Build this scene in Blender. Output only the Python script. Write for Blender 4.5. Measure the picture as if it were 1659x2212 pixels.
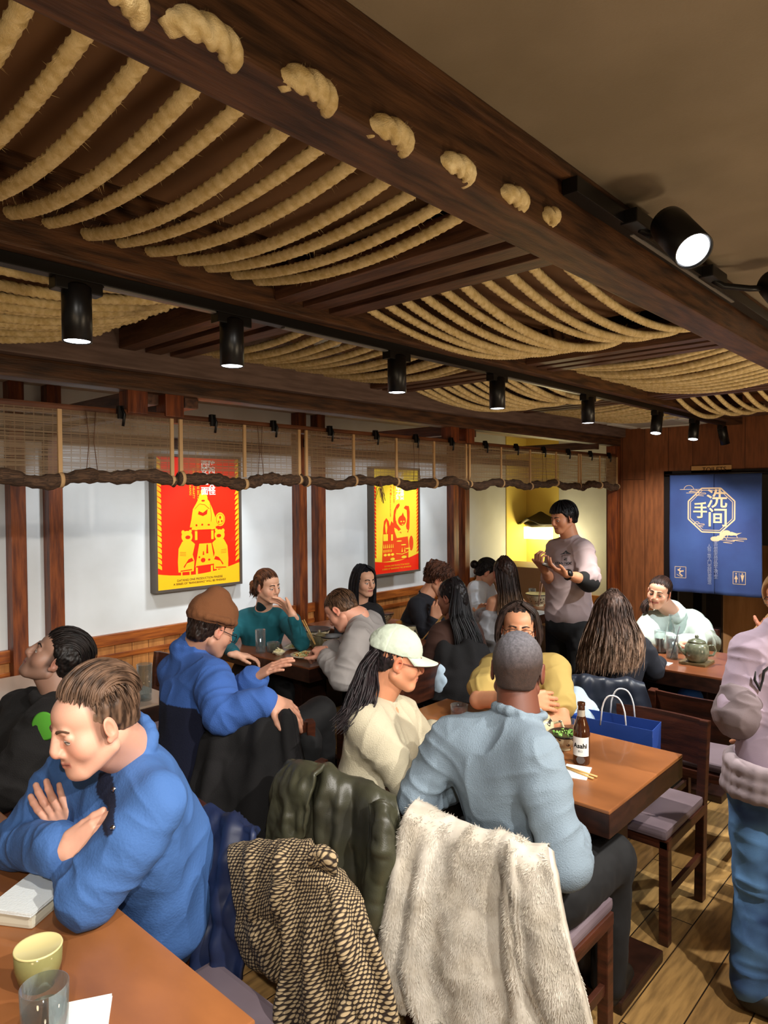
import bpy, bmesh, math, random
import numpy as np
from mathutils import Vector, Matrix, Euler
for o in list(bpy.data.objects): bpy.data.objects.remove(o)
SC = bpy.context.scene; COL = SC.collection
R_ = math.radians
# ------------------------------------------------------------------ camera
AZ = R_(42.4); PITCH = R_(1.25); ROLL = R_(-0.45); FPX = 1500.0; CAMZ = 1.75
cam_d = bpy.data.cameras.new('camera'); cam = bpy.data.objects.new('camera', cam_d); COL.objects.link(cam)
cam_d.sensor_fit = 'HORIZONTAL'; cam_d.sensor_width = 36; cam_d.lens = 36*FPX/1659; cam_d.clip_start = .02
CM = Matrix.Translation((0, 0, CAMZ)) @ Matrix.Rotation(AZ-math.pi/2, 4, 'Z') @ Matrix.Rotation(math.pi/2-PITCH, 4, 'X') @ Matrix.Rotation(ROLL, 4, 'Z')
cam.matrix_world = CM
SC.camera = cam
# ------------------------------------------------------------------ world, exposure, lights
SC.view_settings.view_transform = 'Standard'; SC.view_settings.look = 'None'
SC.view_settings.exposure = 0.4; SC.view_settings.gamma = 1.0; SC.view_settings.use_curve_mapping = False
wd = bpy.data.worlds.new('world'); SC.world = wd; wd.use_nodes = True
wd.node_tree.nodes['Background'].inputs[0].default_value = (1.0, .80, .58, 1)
wd.node_tree.nodes['Background'].inputs[1].default_value = 0.09
def look(o, tgt):
    d = Vector(tgt)-Vector(o.location); o.rotation_euler = d.to_track_quat('-Z', 'Y').to_euler()
def spot(name, loc, tgt, power, angle=60, blend=.6, col=(1, .97, .93), rad=.03):
    l = bpy.data.lights.new(name, 'SPOT'); l.energy = power; l.spot_size = R_(angle); l.spot_blend = blend
    l.color = col; l.shadow_soft_size = rad
    o = bpy.data.objects.new(name, l); COL.objects.link(o); o.location = loc; look(o, tgt); return o
def plight(name, loc, power, col, rad=.12):
    l = bpy.data.lights.new(name, 'POINT'); l.energy = power; l.color = col; l.shadow_soft_size = rad
    o = bpy.data.objects.new(name, l); COL.objects.link(o); o.location = loc; return o
COOL = (.86, .93, 1.0); NEUT = (1, .95, .88); WARM = (1, .72, .42)
# ceiling spots of the room (the ones on the tracks that light the tables), and unseen spots added over the aisle behind the viewer
for i, (x, y, tx, ty, p, a) in enumerate([
    (-.5, -.7, .45, 1.6, 70, 70), (.9, -.5, 1.2, 1.5, 90, 75), (2.0, -.2, 1.9, 1.3, 80, 75), (3.2, -.1, 3.0, 1.3, 80, 80),
    (4.5, .0, 4.5, 1.5, 80, 80), (.2, .35, .75, 1.6, 34, 80)]):
    spot('added_aisle_spot', (x, y, 2.4), (tx, ty, .8), p*1.7, a, .6, NEUT if i != 4 else COOL, .018)
for i, (x, tx, ty, p) in enumerate([(.77, 1.3, 2.6, 34), (1.24, 2.0, 3.0, 40), (2.02, 2.9, 3.2, 60), (2.70, 3.5, 3.1, 60), (3.59, 4.3, 3.2, 60), (4.6, 4.9, 1.6, 60), (5.3, 6.28, 1.6, 110), (5.0, 6.28, 2.4, 60), (4.3, 4.5, 1.75, 70), (3.0, 3.3, .5, 60)]):  # last three are added fill, with no spotlight head on the track
    spot('track_and_fill_spot', (x, 1.76, 2.16), (tx, ty, .8), p*1.65, 75, .6, NEUT, .018)
# wall washers of the booths, high up behind the blinds
for x in (.75, 1.9, 2.75, 3.55, 4.45, 5.4):
    spot('wall_wash_light', (x, 3.55, 2.3), (x+.05, 4.4, 1.15), 31, 95, .9, COOL, .05)
spot('poster_light', (2.83, 3.6, 2.28), (2.83, 4.39, 1.35), 34, 55, .6, COOL)
spot('poster_light', (5.06, 3.6, 2.28), (5.06, 4.39, 1.35), 26, 55, .6, COOL)
plight('warm_fill_light', (-.6, .4, 1.5), 11, WARM); plight('warm_fill_light', (2.2, -.6, 1.3), 12, WARM)  # added warm fill around the viewer's side, no lamps stand here
plight('warm_fill_light', (4.6, .2, 1.4), 10, WARM)
for x, y, p in ((-.2, -.6, 34), (1.9, -.5, 40), (3.8, .1, 40)):
    l = spot('bounce_fill_light', (x, y, .9), (x+.35, y+1.2, 2.5), p, 130, .8, (1, .80, .55), .15)  # added upward fill, imitates warm light bounced onto ropes and ceiling

# ------------------------------------------------------------------ projection helpers (photo pixel + metric distance -> place in the room)
RT = CM.to_3x3(); C0 = Vector((0, 0, CAMZ))
def W(px, py, d):
    return C0 + RT @ Vector(((px-829.5)/FPX*d, -(py-1106)/FPX*d, -d))
def Zp(px, py, z):
    r = RT @ Vector(((px-829.5)/FPX, -(py-1106)/FPX, -1.0)); t = (z-CAMZ)/r.z
    return C0 + r*t
def Xp(px, py, x):
    r = RT @ Vector(((px-829.5)/FPX, -(py-1106)/FPX, -1.0)); return C0 + r*(x/r.x)
def Yp(px, py, y):
    r = RT @ Vector(((px-829.5)/FPX, -(py-1106)/FPX, -1.0)); return C0 + r*(y/r.y)
CR = RT @ Vector((1, 0, 0)); CU = Vector((0, 0, 1)); CF = CU.cross(CR).normalized()   # image right, up, away from the viewer
CR = CF.cross(CU).normalized()
def cdir(r, u, f): return (CR*r+CU*u+CF*f).normalized()
# ------------------------------------------------------------------ noise
def hash3(i, j, k, s=0):
    h = (i*374761393 + j*668265263 + k*2147483647 + s*1274126177) & 0xffffffff
    h = ((h ^ (h >> 13))*1274126177) & 0xffffffff
    return ((h ^ (h >> 16)) & 0xffff)/32767.5-1
def vnoise(P, s=0):
    P = np.asarray(P, float); I = np.floor(P).astype(np.int64); F = P-I; F = F*F*(3-2*F); out = 0
    for a in (0, 1):
        for b in (0, 1):
            for c in (0, 1):
                w = (F[:, 0] if a else 1-F[:, 0])*(F[:, 1] if b else 1-F[:, 1])*(F[:, 2] if c else 1-F[:, 2])
                out = out + w*hash3(I[:, 0]+a, I[:, 1]+b, I[:, 2]+c, s)
    return out
def fbm(P, f, s=0, o=3):
    P = np.asarray(P)*f; r = 0; a = 1
    for i in range(o): r = r+a*vnoise(P, s+i); P = P*2.03; a *= .5
    return r
# ------------------------------------------------------------------ object helpers
def link(o, parent=None):
    COL.objects.link(o)
    if parent is not None: o.parent = parent
    return o
def tag(o, label=None, cat=None, group=None, kind=None):
    if label: o['label'] = label
    if cat: o['category'] = cat
    if group: o['group'] = group
    if kind: o['kind'] = kind
    return o
def empty(name, loc=(0, 0, 0), label=None, cat=None, group=None, rz=0):
    o = bpy.data.objects.new(name, None); o.empty_display_size = .05; o.location = loc; o.rotation_euler = (0, 0, rz)
    COL.objects.link(o); return tag(o, label, cat, group)
def mesh_obj(name, V, F, m, parent=None, smooth=False, cols=None, uv=None):
    me = bpy.data.meshes.new(name); me.from_pydata([tuple(v) for v in V], [], [tuple(f) for f in F])
    if smooth: me.polygons.foreach_set('use_smooth', [True]*len(me.polygons))
    if cols is not None: add_cols(me, cols)
    if uv is not None:
        L = me.uv_layers.new(name='uv'); li = np.zeros(len(me.loops), int); me.loops.foreach_get('vertex_index', li)
        L.data.foreach_set('uv', np.asarray(uv, float)[li].ravel())
    me.materials.append(m); me.update(); o = bpy.data.objects.new(name, me); return link(o, parent)
def add_cols(me, cols):
    a = me.color_attributes.new('Col', 'FLOAT_COLOR', 'POINT')
    c = np.ones((len(me.vertices), 4), np.float32); c[:, :3] = cols; a.data.foreach_set('color', c.ravel())
class MB:
    """collects shapes into one mesh"""
    def __init__(s): s.V = []; s.F = []; s.sm = []
    def add(s, V, F, smooth=False):
        b = len(s.V); s.V += [tuple(v) for v in V]; s.F += [tuple(i+b for i in f) for f in F]; s.sm += [smooth]*len(F); return s
    def box(s, x0, x1, y0, y1, z0, z1, bev=.0, M=None):
        if bev <= 0:
            V = [(x, y, z) for x in (x0, x1) for y in (y0, y1) for z in (z0, z1)]
            F = [(0, 1, 3, 2), (4, 6, 7, 5), (0, 4, 5, 1), (2, 3, 7, 6), (0, 2, 6, 4), (1, 5, 7, 3)]
        else:
            bm = bmesh.new(); bmesh.ops.create_cube(bm, size=1)
            for v in bm.verts: v.co = Vector(((x0+x1)/2+v.co.x*(x1-x0), (y0+y1)/2+v.co.y*(y1-y0), (z0+z1)/2+v.co.z*(z1-z0)))
            bmesh.ops.bevel(bm, geom=bm.edges[:], offset=bev, segments=2, affect='EDGES', profile=.7)
            bm.verts.ensure_lookup_table(); V = [v.co.copy() for v in bm.verts]; F = [[v.index for v in f.verts] for f in bm.faces]
            bm.free()
        if M is not None: V = [M @ Vector(v) for v in V]
        return s.add(V, F)
    def bar(s, a, b, w, t, up=(0, 0, 1), bev=.0):
        a = Vector(a); b = Vector(b); d = (b-a); L = d.length; d.normalize(); u = Vector(up); x = d.cross(u)
        if x.length < 1e-4: x = d.cross(Vector((1, 0, 0)))
        x.normalize(); u = x.cross(d)
        M = Matrix((x, d, u)).transposed().to_4x4(); M.translation = a
        return s.box(-w/2, w/2, 0, L, -t/2, t/2, bev, M)
    def tube(s, pts, rad, n=10, cap=True, prof=None):
        pts = [Vector(p) for p in pts]; N = len(pts)
        rad = [rad]*N if not hasattr(rad, '__len__') else rad
        T = [(pts[min(i+1, N-1)]-pts[max(i-1, 0)]).normalized() for i in range(N)]
        x = T[0].cross(Vector((0, 0, 1)));
        if x.length < .05: x = T[0].cross(Vector((1, 0, 0)))
        x.normalize(); V = []; F = []
        for i in range(N):
            x = (x-T[i]*x.dot(T[i])).normalized(); y = T[i].cross(x)
            for k in range(n):
                a = 2*math.pi*k/n; q = rad[i]*(prof(i, a) if prof else 1)
                V.append(pts[i]+x*math.cos(a)*q+y*math.sin(a)*q)
        for i in range(N-1):
            for k in range(n):
                F.append((i*n+k, i*n+(k+1) % n, (i+1)*n+(k+1) % n, (i+1)*n+k))
        if cap: F.append(tuple(range(n-1, -1, -1))); F.append(tuple((N-1)*n+k for k in range(n)))
        return s.add(V, F, True)
    def lathe(s, prof, c=(0, 0, 0), n=32, M=None, sx=1, sy=1, fn=None):
        c = Vector(c); V = []; F = []
        for i, (r, z) in enumerate(prof):
            for k in range(n):
                a = 2*math.pi*k/n; q = r*(fn(i, a) if fn else 1)
                p = Vector((q*math.cos(a)*sx, q*math.sin(a)*sy, z))
                V.append((M @ p if M is not None else p)+c)
        for i in range(len(prof)-1):
            for k in range(n): F.append((i*n+k, i*n+(k+1) % n, (i+1)*n+(k+1) % n, (i+1)*n+k))
        if prof[0][0] > 1e-4: F.append(tuple(range(n-1, -1, -1)))
        if prof[-1][0] > 1e-4: F.append(tuple((len(prof)-1)*n+k for k in range(n)))
        return s.add(V, F, True)
    def poly(s, pts, th=0, nrm=(0, 0, 1)):
        n = len(pts)
        if not th: return s.add(pts, [tuple(range(n))])
        nv = Vector(nrm)*th
        V = [Vector(p) for p in pts]+[Vector(p)+nv for p in pts]
        return s.add(V, [tuple(range(n-1, -1, -1)), tuple(range(n, 2*n))]+[(i, (i+1) % n, n+(i+1) % n, n+i) for i in range(n)])
    def build(s, name, m, parent=None):
        me = bpy.data.meshes.new(name); me.from_pydata(s.V, [], s.F); me.polygons.foreach_set('use_smooth', s.sm)
        if isinstance(m, (list, tuple)):
            for q in m: me.materials.append(q)
        else: me.materials.append(m)
        me.update(); return link(bpy.data.objects.new(name, me), parent)
def smooth_auto(o, ang=40):
    me = o.data; me.polygons.foreach_set('use_smooth', [True]*len(me.polygons))
    try: me.set_sharp_from_angle(angle=R_(ang))
    except Exception: pass
    return o
def copy_tree(o, parent=None):
    c = o.copy(); COL.objects.link(c)
    if parent is not None: c.parent = parent
    for ch in [q for q in bpy.data.objects if q.parent == o and q is not c]: copy_tree(ch, c)
    return c
def text_mesh(s, size, m, name='lettering', parent=None, M=None, ext=.0004, align='CENTER', bold=0):
    cu = bpy.data.curves.new(name, 'FONT'); cu.body = s; cu.size = size; cu.extrude = ext; cu.align_x = align; cu.align_y = 'CENTER'
    cu.offset = bold; cu.resolution_u = 3
    t = bpy.data.objects.new(name, cu); COL.objects.link(t)
    bpy.context.view_layer.update()
    me = bpy.data.meshes.new_from_object(t.evaluated_get(bpy.context.evaluated_depsgraph_get()))
    bpy.data.objects.remove(t); me.name = name; me.materials.clear(); me.materials.append(m)
    o = bpy.data.objects.new(name, me); link(o, parent)
    if M is not None: me.transform(M)
    return o
def frame_M(o, x, y):
    x = Vector(x).normalized(); y = Vector(y).normalized(); z = x.cross(y).normalized()
    M = Matrix((x, y, z)).transposed().to_4x4(); M.translation = Vector(o); return M
# ------------------------------------------------------------------ materials
MATS = {}
def lin(c):
    if isinstance(c, str): c = [int(c[i:i+2], 16)/255 for i in (0, 2, 4)]
    return tuple(((v/12.92) if v <= .04045 else ((v+.055)/1.055)**2.4) for v in c)
def mat(name, col=(.5, .5, .5), rough=.6, metal=0, col2=None, nscale=8, stretch=(1, 1, 1), bump=0, bscale=80, bstretch=(1, 1, 1), attr=False,
        trans=0, ior=1.45, emit=None, estr=0, sheen=0, coat=0, sss=0, alpha=1, coords='Object', contrast=(.35, .65), spec=None, ndetail=4):
    if name in MATS: return MATS[name]
    m = bpy.data.materials.new(name); m.use_nodes = True; nt = m.node_tree; N = nt.nodes; L = nt.links
    b = N['Principled BSDF']; c = lin(col)
    b.inputs['Base Color'].default_value = (*c, 1); b.inputs['Roughness'].default_value = rough; b.inputs['Metallic'].default_value = metal
    b.inputs['IOR'].default_value = ior; b.inputs['Transmission Weight'].default_value = trans
    b.inputs['Sheen Weight'].default_value = sheen; b.inputs['Coat Weight'].default_value = coat
    if sss: b.inputs['Subsurface Weight'].default_value = sss; b.inputs['Subsurface Radius'].default_value = (.012, .005, .003); b.inputs['Subsurface Scale'].default_value = 1
    if spec is not None: b.inputs['Specular IOR Level'].default_value = spec
    if emit: b.inputs['Emission Color'].default_value = (*lin(emit), 1); b.inputs['Emission Strength'].default_value = estr
    if alpha < 1: b.inputs['Alpha'].default_value = alpha
    tc = N.new('ShaderNodeTexCoord')
    def mp(sc):
        q = N.new('ShaderNodeMapping'); q.inputs['Scale'].default_value = sc; L.new(tc.outputs[coords], q.inputs[0]); return q.outputs[0]
    src = None
    if attr:
        a = N.new('ShaderNodeAttribute'); a.attribute_name = 'Col'; src = a.outputs['Color']
    if col2 is not None:
        n = N.new('ShaderNodeTexNoise'); n.inputs['Scale'].default_value = nscale; n.inputs['Detail'].default_value = ndetail; L.new(mp(stretch), n.inputs[0])
        r = N.new('ShaderNodeMapRange'); r.inputs[1].default_value = contrast[0]; r.inputs[2].default_value = contrast[1]; L.new(n.outputs[0], r.inputs[0])
        x = N.new('ShaderNodeMix'); x.data_type = 'RGBA'; L.new(r.outputs[0], x.inputs[0])
        if src is not None:
            x.blend_type = 'MULTIPLY'; L.new(src, x.inputs[6]); x.inputs[7].default_value = (*lin(col2), 1)
        else:
            x.inputs[6].default_value = (*c, 1); x.inputs[7].default_value = (*lin(col2), 1)
        src = x.outputs[2]
    if src is not None: L.new(src, b.inputs['Base Color'])
    if bump:
        n = N.new('ShaderNodeTexNoise'); n.inputs['Scale'].default_value = bscale; n.inputs['Detail'].default_value = 3; L.new(mp(bstretch), n.inputs[0])
        bp = N.new('ShaderNodeBump'); bp.inputs['Strength'].default_value = min(1, bump); bp.inputs['Distance'].default_value = .004; L.new(n.outputs[0], bp.inputs['Height'])
        L.new(bp.outputs[0], b.inputs['Normal'])
    MATS[name] = m; return m
WOODD = mat('dark_wood', '4a2415', .42, col2='2a130b', nscale=5, stretch=(1, 1, 8), bump=.15, bscale=40, bstretch=(1, 1, 6))
WOODX = mat('beam_wood_along_x', '5a3a22', .5, col2='2e1b0f', nscale=6, stretch=(1, 9, 9), bump=.3, bscale=30, bstretch=(1, 8, 8))
WOODY = mat('beam_wood_along_y', '5c3c2a', .5, col2='382014', nscale=6, stretch=(9, 1, 9), bump=.3, bscale=30, bstretch=(8, 1, 8))
WOODZ = mat('post_wood', '7c3d16', .42, col2='4c200c', nscale=5, stretch=(8, 8, 1), bump=.25, bscale=30, bstretch=(8, 8, 1))
RAILW = mat('rail_wood', 'a0561d', .4, col2='6d3210', nscale=5, stretch=(1, 8, 8), bump=.2, bscale=30, bstretch=(1, 8, 8))
BLACK = mat('black_metal', '0e0d0d', .35, spec=.4)
PLAST = mat('plaster_white', 'd3d4d2', .9, col2='c6c6c2', nscale=2, bump=.05, bscale=60)
# ================================================================== SETTING
def struct(name, mb, m, parent=None):
    o = mb.build(name, m, parent)
    if parent is None: o['kind'] = 'structure'
    return o
YW, XF, XE = 4.4, 6.3, 7.37     # booth wall, wood end wall, far end of the recess
# floor: wide planks
def planks(name, c1, c2, c3, sx, sy, rot=0, rough=.45, gap='1c120a'):
    m = mat(name, c1, rough, bump=0); nt = m.node_tree; N = nt.nodes; L = nt.links; b = N['Principled BSDF']
    tc = N.new('ShaderNodeTexCoord'); mp = N.new('ShaderNodeMapping'); mp.inputs['Rotation'].default_value = rot if hasattr(rot, '__len__') else (0, 0, rot); L.new(tc.outputs['Object'], mp.inputs[0])
    br = N.new('ShaderNodeTexBrick'); br.inputs['Scale'].default_value = 1; br.inputs['Brick Width'].default_value = sx; br.inputs['Row Height'].default_value = sy
    br.inputs['Mortar Size'].default_value = .0025; br.inputs['Color1'].default_value = (*lin(c1), 1); br.inputs['Color2'].default_value = (*lin(c2), 1)
    br.inputs['Mortar'].default_value = (*lin(gap), 1); br.offset = .37; L.new(mp.outputs[0], br.inputs[0])
    mp2 = N.new('ShaderNodeMapping'); mp2.inputs['Scale'].default_value = (2, 14, 14); L.new(mp.outputs[0], mp2.inputs[0])
    n = N.new('ShaderNodeTexNoise'); n.inputs['Scale'].default_value = 3; n.inputs['Detail'].default_value = 6; L.new(mp2.outputs[0], n.inputs[0])
    r = N.new('ShaderNodeMapRange'); r.inputs[1].default_value = .4; r.inputs[2].default_value = .65; L.new(n.outputs[0], r.inputs[0])
    x = N.new('ShaderNodeMix'); x.data_type = 'RGBA'; L.new(r.outputs[0], x.inputs[0]); L.new(br.outputs[0], x.inputs[6]); x.inputs[7].default_value = (*lin(c3), 1)
    q = N.new('ShaderNodeMath'); q.operation = 'MULTIPLY'; q.inputs[1].default_value = .55; L.new(r.outputs[0], q.inputs[0]); L.new(q.outputs[0], x.inputs[0])
    L.new(x.outputs[2], b.inputs['Base Color'])
    bp = N.new('ShaderNodeBump'); bp.inputs['Strength'].default_value = .2; bp.inputs['Distance'].default_value = .003; L.new(n.outputs[0], bp.inputs['Height']); L.new(bp.outputs[0], b.inputs['Normal'])
    return m
FLOORM = planks('floor_planks', 'c09a5e', '7a5832', '4a3620', 1.1, .16, 0, .38)
WALLW = planks('wall_planks', '8a5330', '6b3c20', '54301b', 3.0, .21, (0, math.pi/2, 0), .45, '3a1e10')
WAINS = planks('wainscot_planks', 'b0743c', '9a5f2e', '7c4a22', 3.0, .12, (math.pi/2, 0, math.pi/2), .45, '5a3015')
struct('floor', MB().box(-2.5, 8.5, -3, 4.6, -.06, 0), FLOORM)
CEILM = mat('ceiling_paint', '7d6f5c', .95, col2='6f624f', nscale=3, bump=.25, bscale=220)
struct('ceiling', MB().box(-2.5, XF, -3, .76, 2.475, 2.56), CEILM)
DARKC = mat('dark_ceiling', '33231a', .9)
struct('ceiling', MB().box(-2.5, XF, .76, 2.86, 2.64, 2.7), DARKC)
BOOTHC = mat('booth_ceiling_paint', 'b09c88', .9)
struct('ceiling', MB().box(-2.5, 7.5, 2.86, 4.6, 2.44, 2.5), BOOTHC)
struct('wall_left', MB().box(-2.5, XE+.1, YW, YW+.1, 0, 2.5), PLAST)
YEL = mat('yellow_paint', 'ead06a', .8)
struct('wall_recess', MB().box(XE, XE+.1, 2.6, YW, 0, 2.5), PLAST)
struct('trim_1', MB().box(XE-.012, XE, 3.96, YW, .62, 2.44).box(6.92, XE, YW-.012, YW, .62, 2.44), YEL)
struct('wall_end', MB().box(XF, XF+.1, 2.33, 2.75, 0, 2.64).box(XF, XF+.1, -3, 1.36, 0, 2.64).box(XF, XF+.1, 1.36, 2.33, 1.95, 2.64), WALLW)
struct('wall_return', MB().box(XF+.1, XE, 2.65, 2.75, 0, 2.5), PLAST)
# toilet doorway: frame, passage behind
BLKW = mat('black_frame_paint', '120c0c', .4)
struct('door_1', MB().box(XF-.02, XF+.12, 2.27, 2.34, 0, 1.958).box(XF-.02, XF+.12, 1.36, 1.42, 0, 1.958).box(XF-.02, XF+.12, 1.36, 2.34, 1.91, 1.958), BLKW)
TANP = mat('tan_panel', 'b98a5c', .6, col2='a97b4e', nscale=4, stretch=(6, 6, 1))
struct('wall_passage', MB().box(XF+1.1, XF+1.2, .8, 2.6, 0, 2.5), mat('passage_paint', '8c8578', .9))
struct('trim_2', MB().box(XF+.35, XF+.38, 1.2, 1.98, 0, 1.3), TANP)
struct('trim_3', MB().box(XF+.3, XF+.36, 1.95, 2.08, 0, 2.0).box(XF+.5, XF+.56, 2.2, 2.26, 0, 2.0).box(XF+.5, XF+.56, 2.1, 2.14, 0, 2.0), BLKW)
# chair rail + wainscot + posts on the booth wall
struct('baseboard_left', MB().box(-2.5, XE, YW-.03, YW, 0, .12), RAILW)
w = MB().box(-2.5, 6.9, YW-.035, YW, .79, .865, .004).box(-2.5, 6.9, YW-.03, YW, .70, .735, .003)
struct('trim_4', w, RAILW)
struct('wainscot', MB().box(-2.5, 6.9, YW-.02, YW, .1, .79), WAINS)
struct('trim_5', MB().box(XE-.03, XE, 2.75, YW, .1, .62), WAINS)
def wallpost(x, y=YW-.05, w=.085):
    o = MB().box(x-w/2, x+w/2, y-.04, y+.05, 0, 2.44, .004).build('wall_post', WOODZ); o['kind'] = 'structure'; return o
for px in (42, 123, 656, 697, 986, 1010): wallpost(Yp(px, 1200, YW-.09).x)
for x, y in ((XF-.03, 2.80), (XF+.12, 2.88)):
    o = MB().box(x-.045, x+.045, y-.045, y+.045, 0, 2.45, .004).build('corner_post', WOODZ); o['kind'] = 'structure'
# ---- ceiling lattice
ROWS = [(.87, 1.70), (1.82, 2.70)]
BAYS = [(.10, 1.36), (1.68, 2.84), (3.12, 4.28), (4.56, 5.72)]
beamtags = [('heavy brown ceiling beam with rope loops, nearest and rightmost of the long beams', .76, .87), ('long brown ceiling beam carrying the black track with hanging spotlights', 1.70, 1.82), ('grey-brown ceiling beam running above the bamboo blinds', 2.70, 2.86)]
for i, (lab, y0, y1) in enumerate(beamtags):
    z0 = (2.33, 2.33, 2.285)[i]
    mb = MB().box(-2.5, XF, y0, y1, z0, 2.64, .006)
    o = mb.build('ceiling_beam', (WOODX, WOODX, mat('fascia_wood', '6f5a52', .6, col2='58453e', nscale=6, stretch=(1, 9, 9)))[i]); tag(o, lab, 'beam', 'ceiling beams')
    if i == 0:
        mb = MB().box(-2.5, XF, y0-.03, y0-.001, 2.45, 2.475, .003); mb.build('top_moulding', WOODX, o)
sl = 0
slab = ['nearest slatted ceiling divider', 'second nearest slatted ceiling divider', 'third slatted ceiling divider', 'farthest slatted ceiling divider']
for bi, (bx0, bx1) in enumerate(BAYS):
    nx = BAYS[bi+1][0] if bi+1 < len(BAYS) else 6.0
    for ri, (y0, y1) in enumerate(ROWS):
        e = empty('slat_divider', (bx1, y0, 2.38), slab[bi]+(', beside the big beam' if ri == 0 else ', between middle beam and blinds'), 'slats', 'ceiling slat dividers')
        g = (nx-bx1); wd_ = g*.22
        for k in range(3):
            x = bx1+.01+k*(g-.02-wd_)/2
            MB().box(x-bx1, x+wd_-bx1, 0, y1-y0, -.02, .06, .003).build('slat', WOODY, e)
        MB().box(-.01, g+.01, .001, .02, .04, .12).build('crosspiece', WOODY, e)
# soffit panels above the ropes
PANM = mat('soffit_panel', '6b4a2c', .8, col2='5a3d24', nscale=3)
for bi, (bx0, bx1) in enumerate(BAYS):
    for ri, (y0, y1) in enumerate(ROWS):
        o = MB().box(bx0+.02, bx1-.02, y0+.0, y1-.10, 2.50, 2.53).build('trim_6', PANM); o['kind'] = 'structure'
        if bi == 0 and ri == 0: o.data.transform(Matrix.Translation((.12, 0, 0)))
# ---- ropes
ROPE = mat('sisal_rope', 'dcc695', .9, col2='bfa56e', nscale=60, bump=.5, bscale=500)
def rope_mesh(name, L, sag, R=.0145, loop=False, seed=0):
    N = int(L/.009); pts = [(0, t*L, -sag*4*t*(1-t)) for t in [i/N for i in range(N+1)]]
    tw = 2*math.pi/.062
    mb = MB(); rnd = random.Random(seed)
    prof = lambda i, a: 1-.34*(1-abs(math.cos(1.5*(a-tw*i*L/N))))**1.3
    mb.tube(pts, R, 12, True, prof)
    for k in range(int(L*130)):     # loose fibres
        t = rnd.random(); c = Vector((0, t*L, -sag*4*t*(1-t))); a = rnd.uniform(0, 2*math.pi); n = Vector((math.cos(a), 0, math.sin(a)))
        d = (n+Vector((rnd.uniform(-.8, .8), rnd.uniform(-1.5, 1.5), rnd.uniform(-.8, .3)))).normalized(); l = rnd.uniform(.005, .017)
        p = c+n*R*.85; s_ = d.cross(Vector((.3, .5, .8))).normalized()*.0003
        mb.add([p-s_, p+s_, p+d*l], [(0, 1, 2)])
    me = bpy.data.meshes.new(name); me.from_pydata(mb.V, [], mb.F); me.polygons.foreach_set('use_smooth', mb.sm); me.materials.append(ROPE); return me
rY = [[rope_mesh('rope', y1-y0+.02, .05, seed=s) for s in range(3)] for (y0, y1) in ROWS]
rX = [rope_mesh('rope', 1.18, .085, seed=s) for s in range(3)]
ordn = ['first', 'second', 'third', 'fourth', 'fifth', 'sixth', 'seventh', 'eighth', 'ninth', 'tenth', 'eleventh', 'twelfth', 'thirteenth', 'fourteenth']
panel = {(0, 0): 'nearest rope panel', (0, 1): 'second panel beside the big beam', (0, 2): 'third panel beside the big beam', (0, 3): 'far right panel by the wood wall',
         (1, 0): 'left panel behind the hanging spotlights', (1, 1): 'middle panel above the blinds', (1, 2): 'far panel above the blinds', (1, 3): 'farthest panel above the blinds'}
def place_rope(ri, bi, k, n):
    y0, y1 = ROWS[ri]; x0, x1 = BAYS[bi]; alongY = (ri+bi) % 2 == 0
    if ri == 0 and bi == 0: xs = [.355, .44, .523, .609, .694, .781, .868, .955, 1.042, 1.130, 1.215, 1.295]; n = len(xs); x = xs[k]
    elif alongY: x = x0+.05+(x1-x0-.1)*k/(n-1)
    j = random.Random(k*7+bi*31+ri*101)
    if alongY:
        o = bpy.data.objects.new('rope', rY[ri][k % 3]); o.location = (x+j.uniform(-.005, .005), y0-.01, 2.405)
    else:
        o = bpy.data.objects.new('rope', rX[k % 3]); o.rotation_euler = (0, 0, -math.pi/2)
        o.location = (x0-.01, y0+.06+(y1-y0-.12)*k/(n-1)+j.uniform(-.005, .005), 2.405)
    COL.objects.link(o)
    o.scale = (1, 1, 1+j.uniform(-.12, .25))
    tag(o, '%s rope %s in the %s' % (ordn[k], 'from the left' if alongY else 'from the camera side', panel[(ri, bi)]), 'rope', 'ropes of the '+panel[(ri, bi)])
for ri in (0, 1):
    for bi in range(4):
        n = 12 if (ri+bi) % 2 == 0 else (10 if ri == 0 else 12)
        for k in range(n): place_rope(ri, bi, k, n)
# rope loops coming through the near face of the big beam
loops = [(463, 66, 150), (686, 182, 122), (862, 282, 104), (1003, 358, 88), (1124, 424, 76), (1199, 465, 26), (250, -40, 150)]
for i, (px, py, w_) in enumerate(loops):
    c = Yp(px, py, .745); dd = (c-C0).dot(RT @ Vector((0, 0, -1))); Lx = w_/FPX*dd*1.05
    N = 44; pts = []
    for q in range(N+1):
        t = q/N; pts.append(Vector((c.x+(t-.5)*Lx*1.0, .778-.027*math.sin(math.pi*t)**.42, c.z+.002-.004*t)))
    mb = MB(); mb.tube(pts, [.0195*(.9+.1*math.sin(math.pi*q/N)) for q in range(N+1)], 14, True, lambda i_, a: 1-.38*(1-abs(math.cos(1.5*(a-i_*.17))))**1.3)
    rr = random.Random(i)
    for k in range(90):
        p = pts[rr.randrange(N)]; d = Vector((rr.uniform(-1, 1), rr.uniform(-1, 0), rr.uniform(-1, 1))).normalized(); s_ = d.cross(Vector((.3, .5, .8))).normalized()*.0003
        mb.add([p-s_, p+s_, p+d*rr.uniform(.018, .027)], [(0, 1, 2)])
    o = mb.build('rope_loop', ROPE); tag(o, '%s rope loop from the top left on the big ceiling beam' % (['first', 'second', 'third', 'fourth', 'fifth', 'smallest and last', 'cut off'][i]), 'rope', 'rope loops on the big beam')
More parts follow.
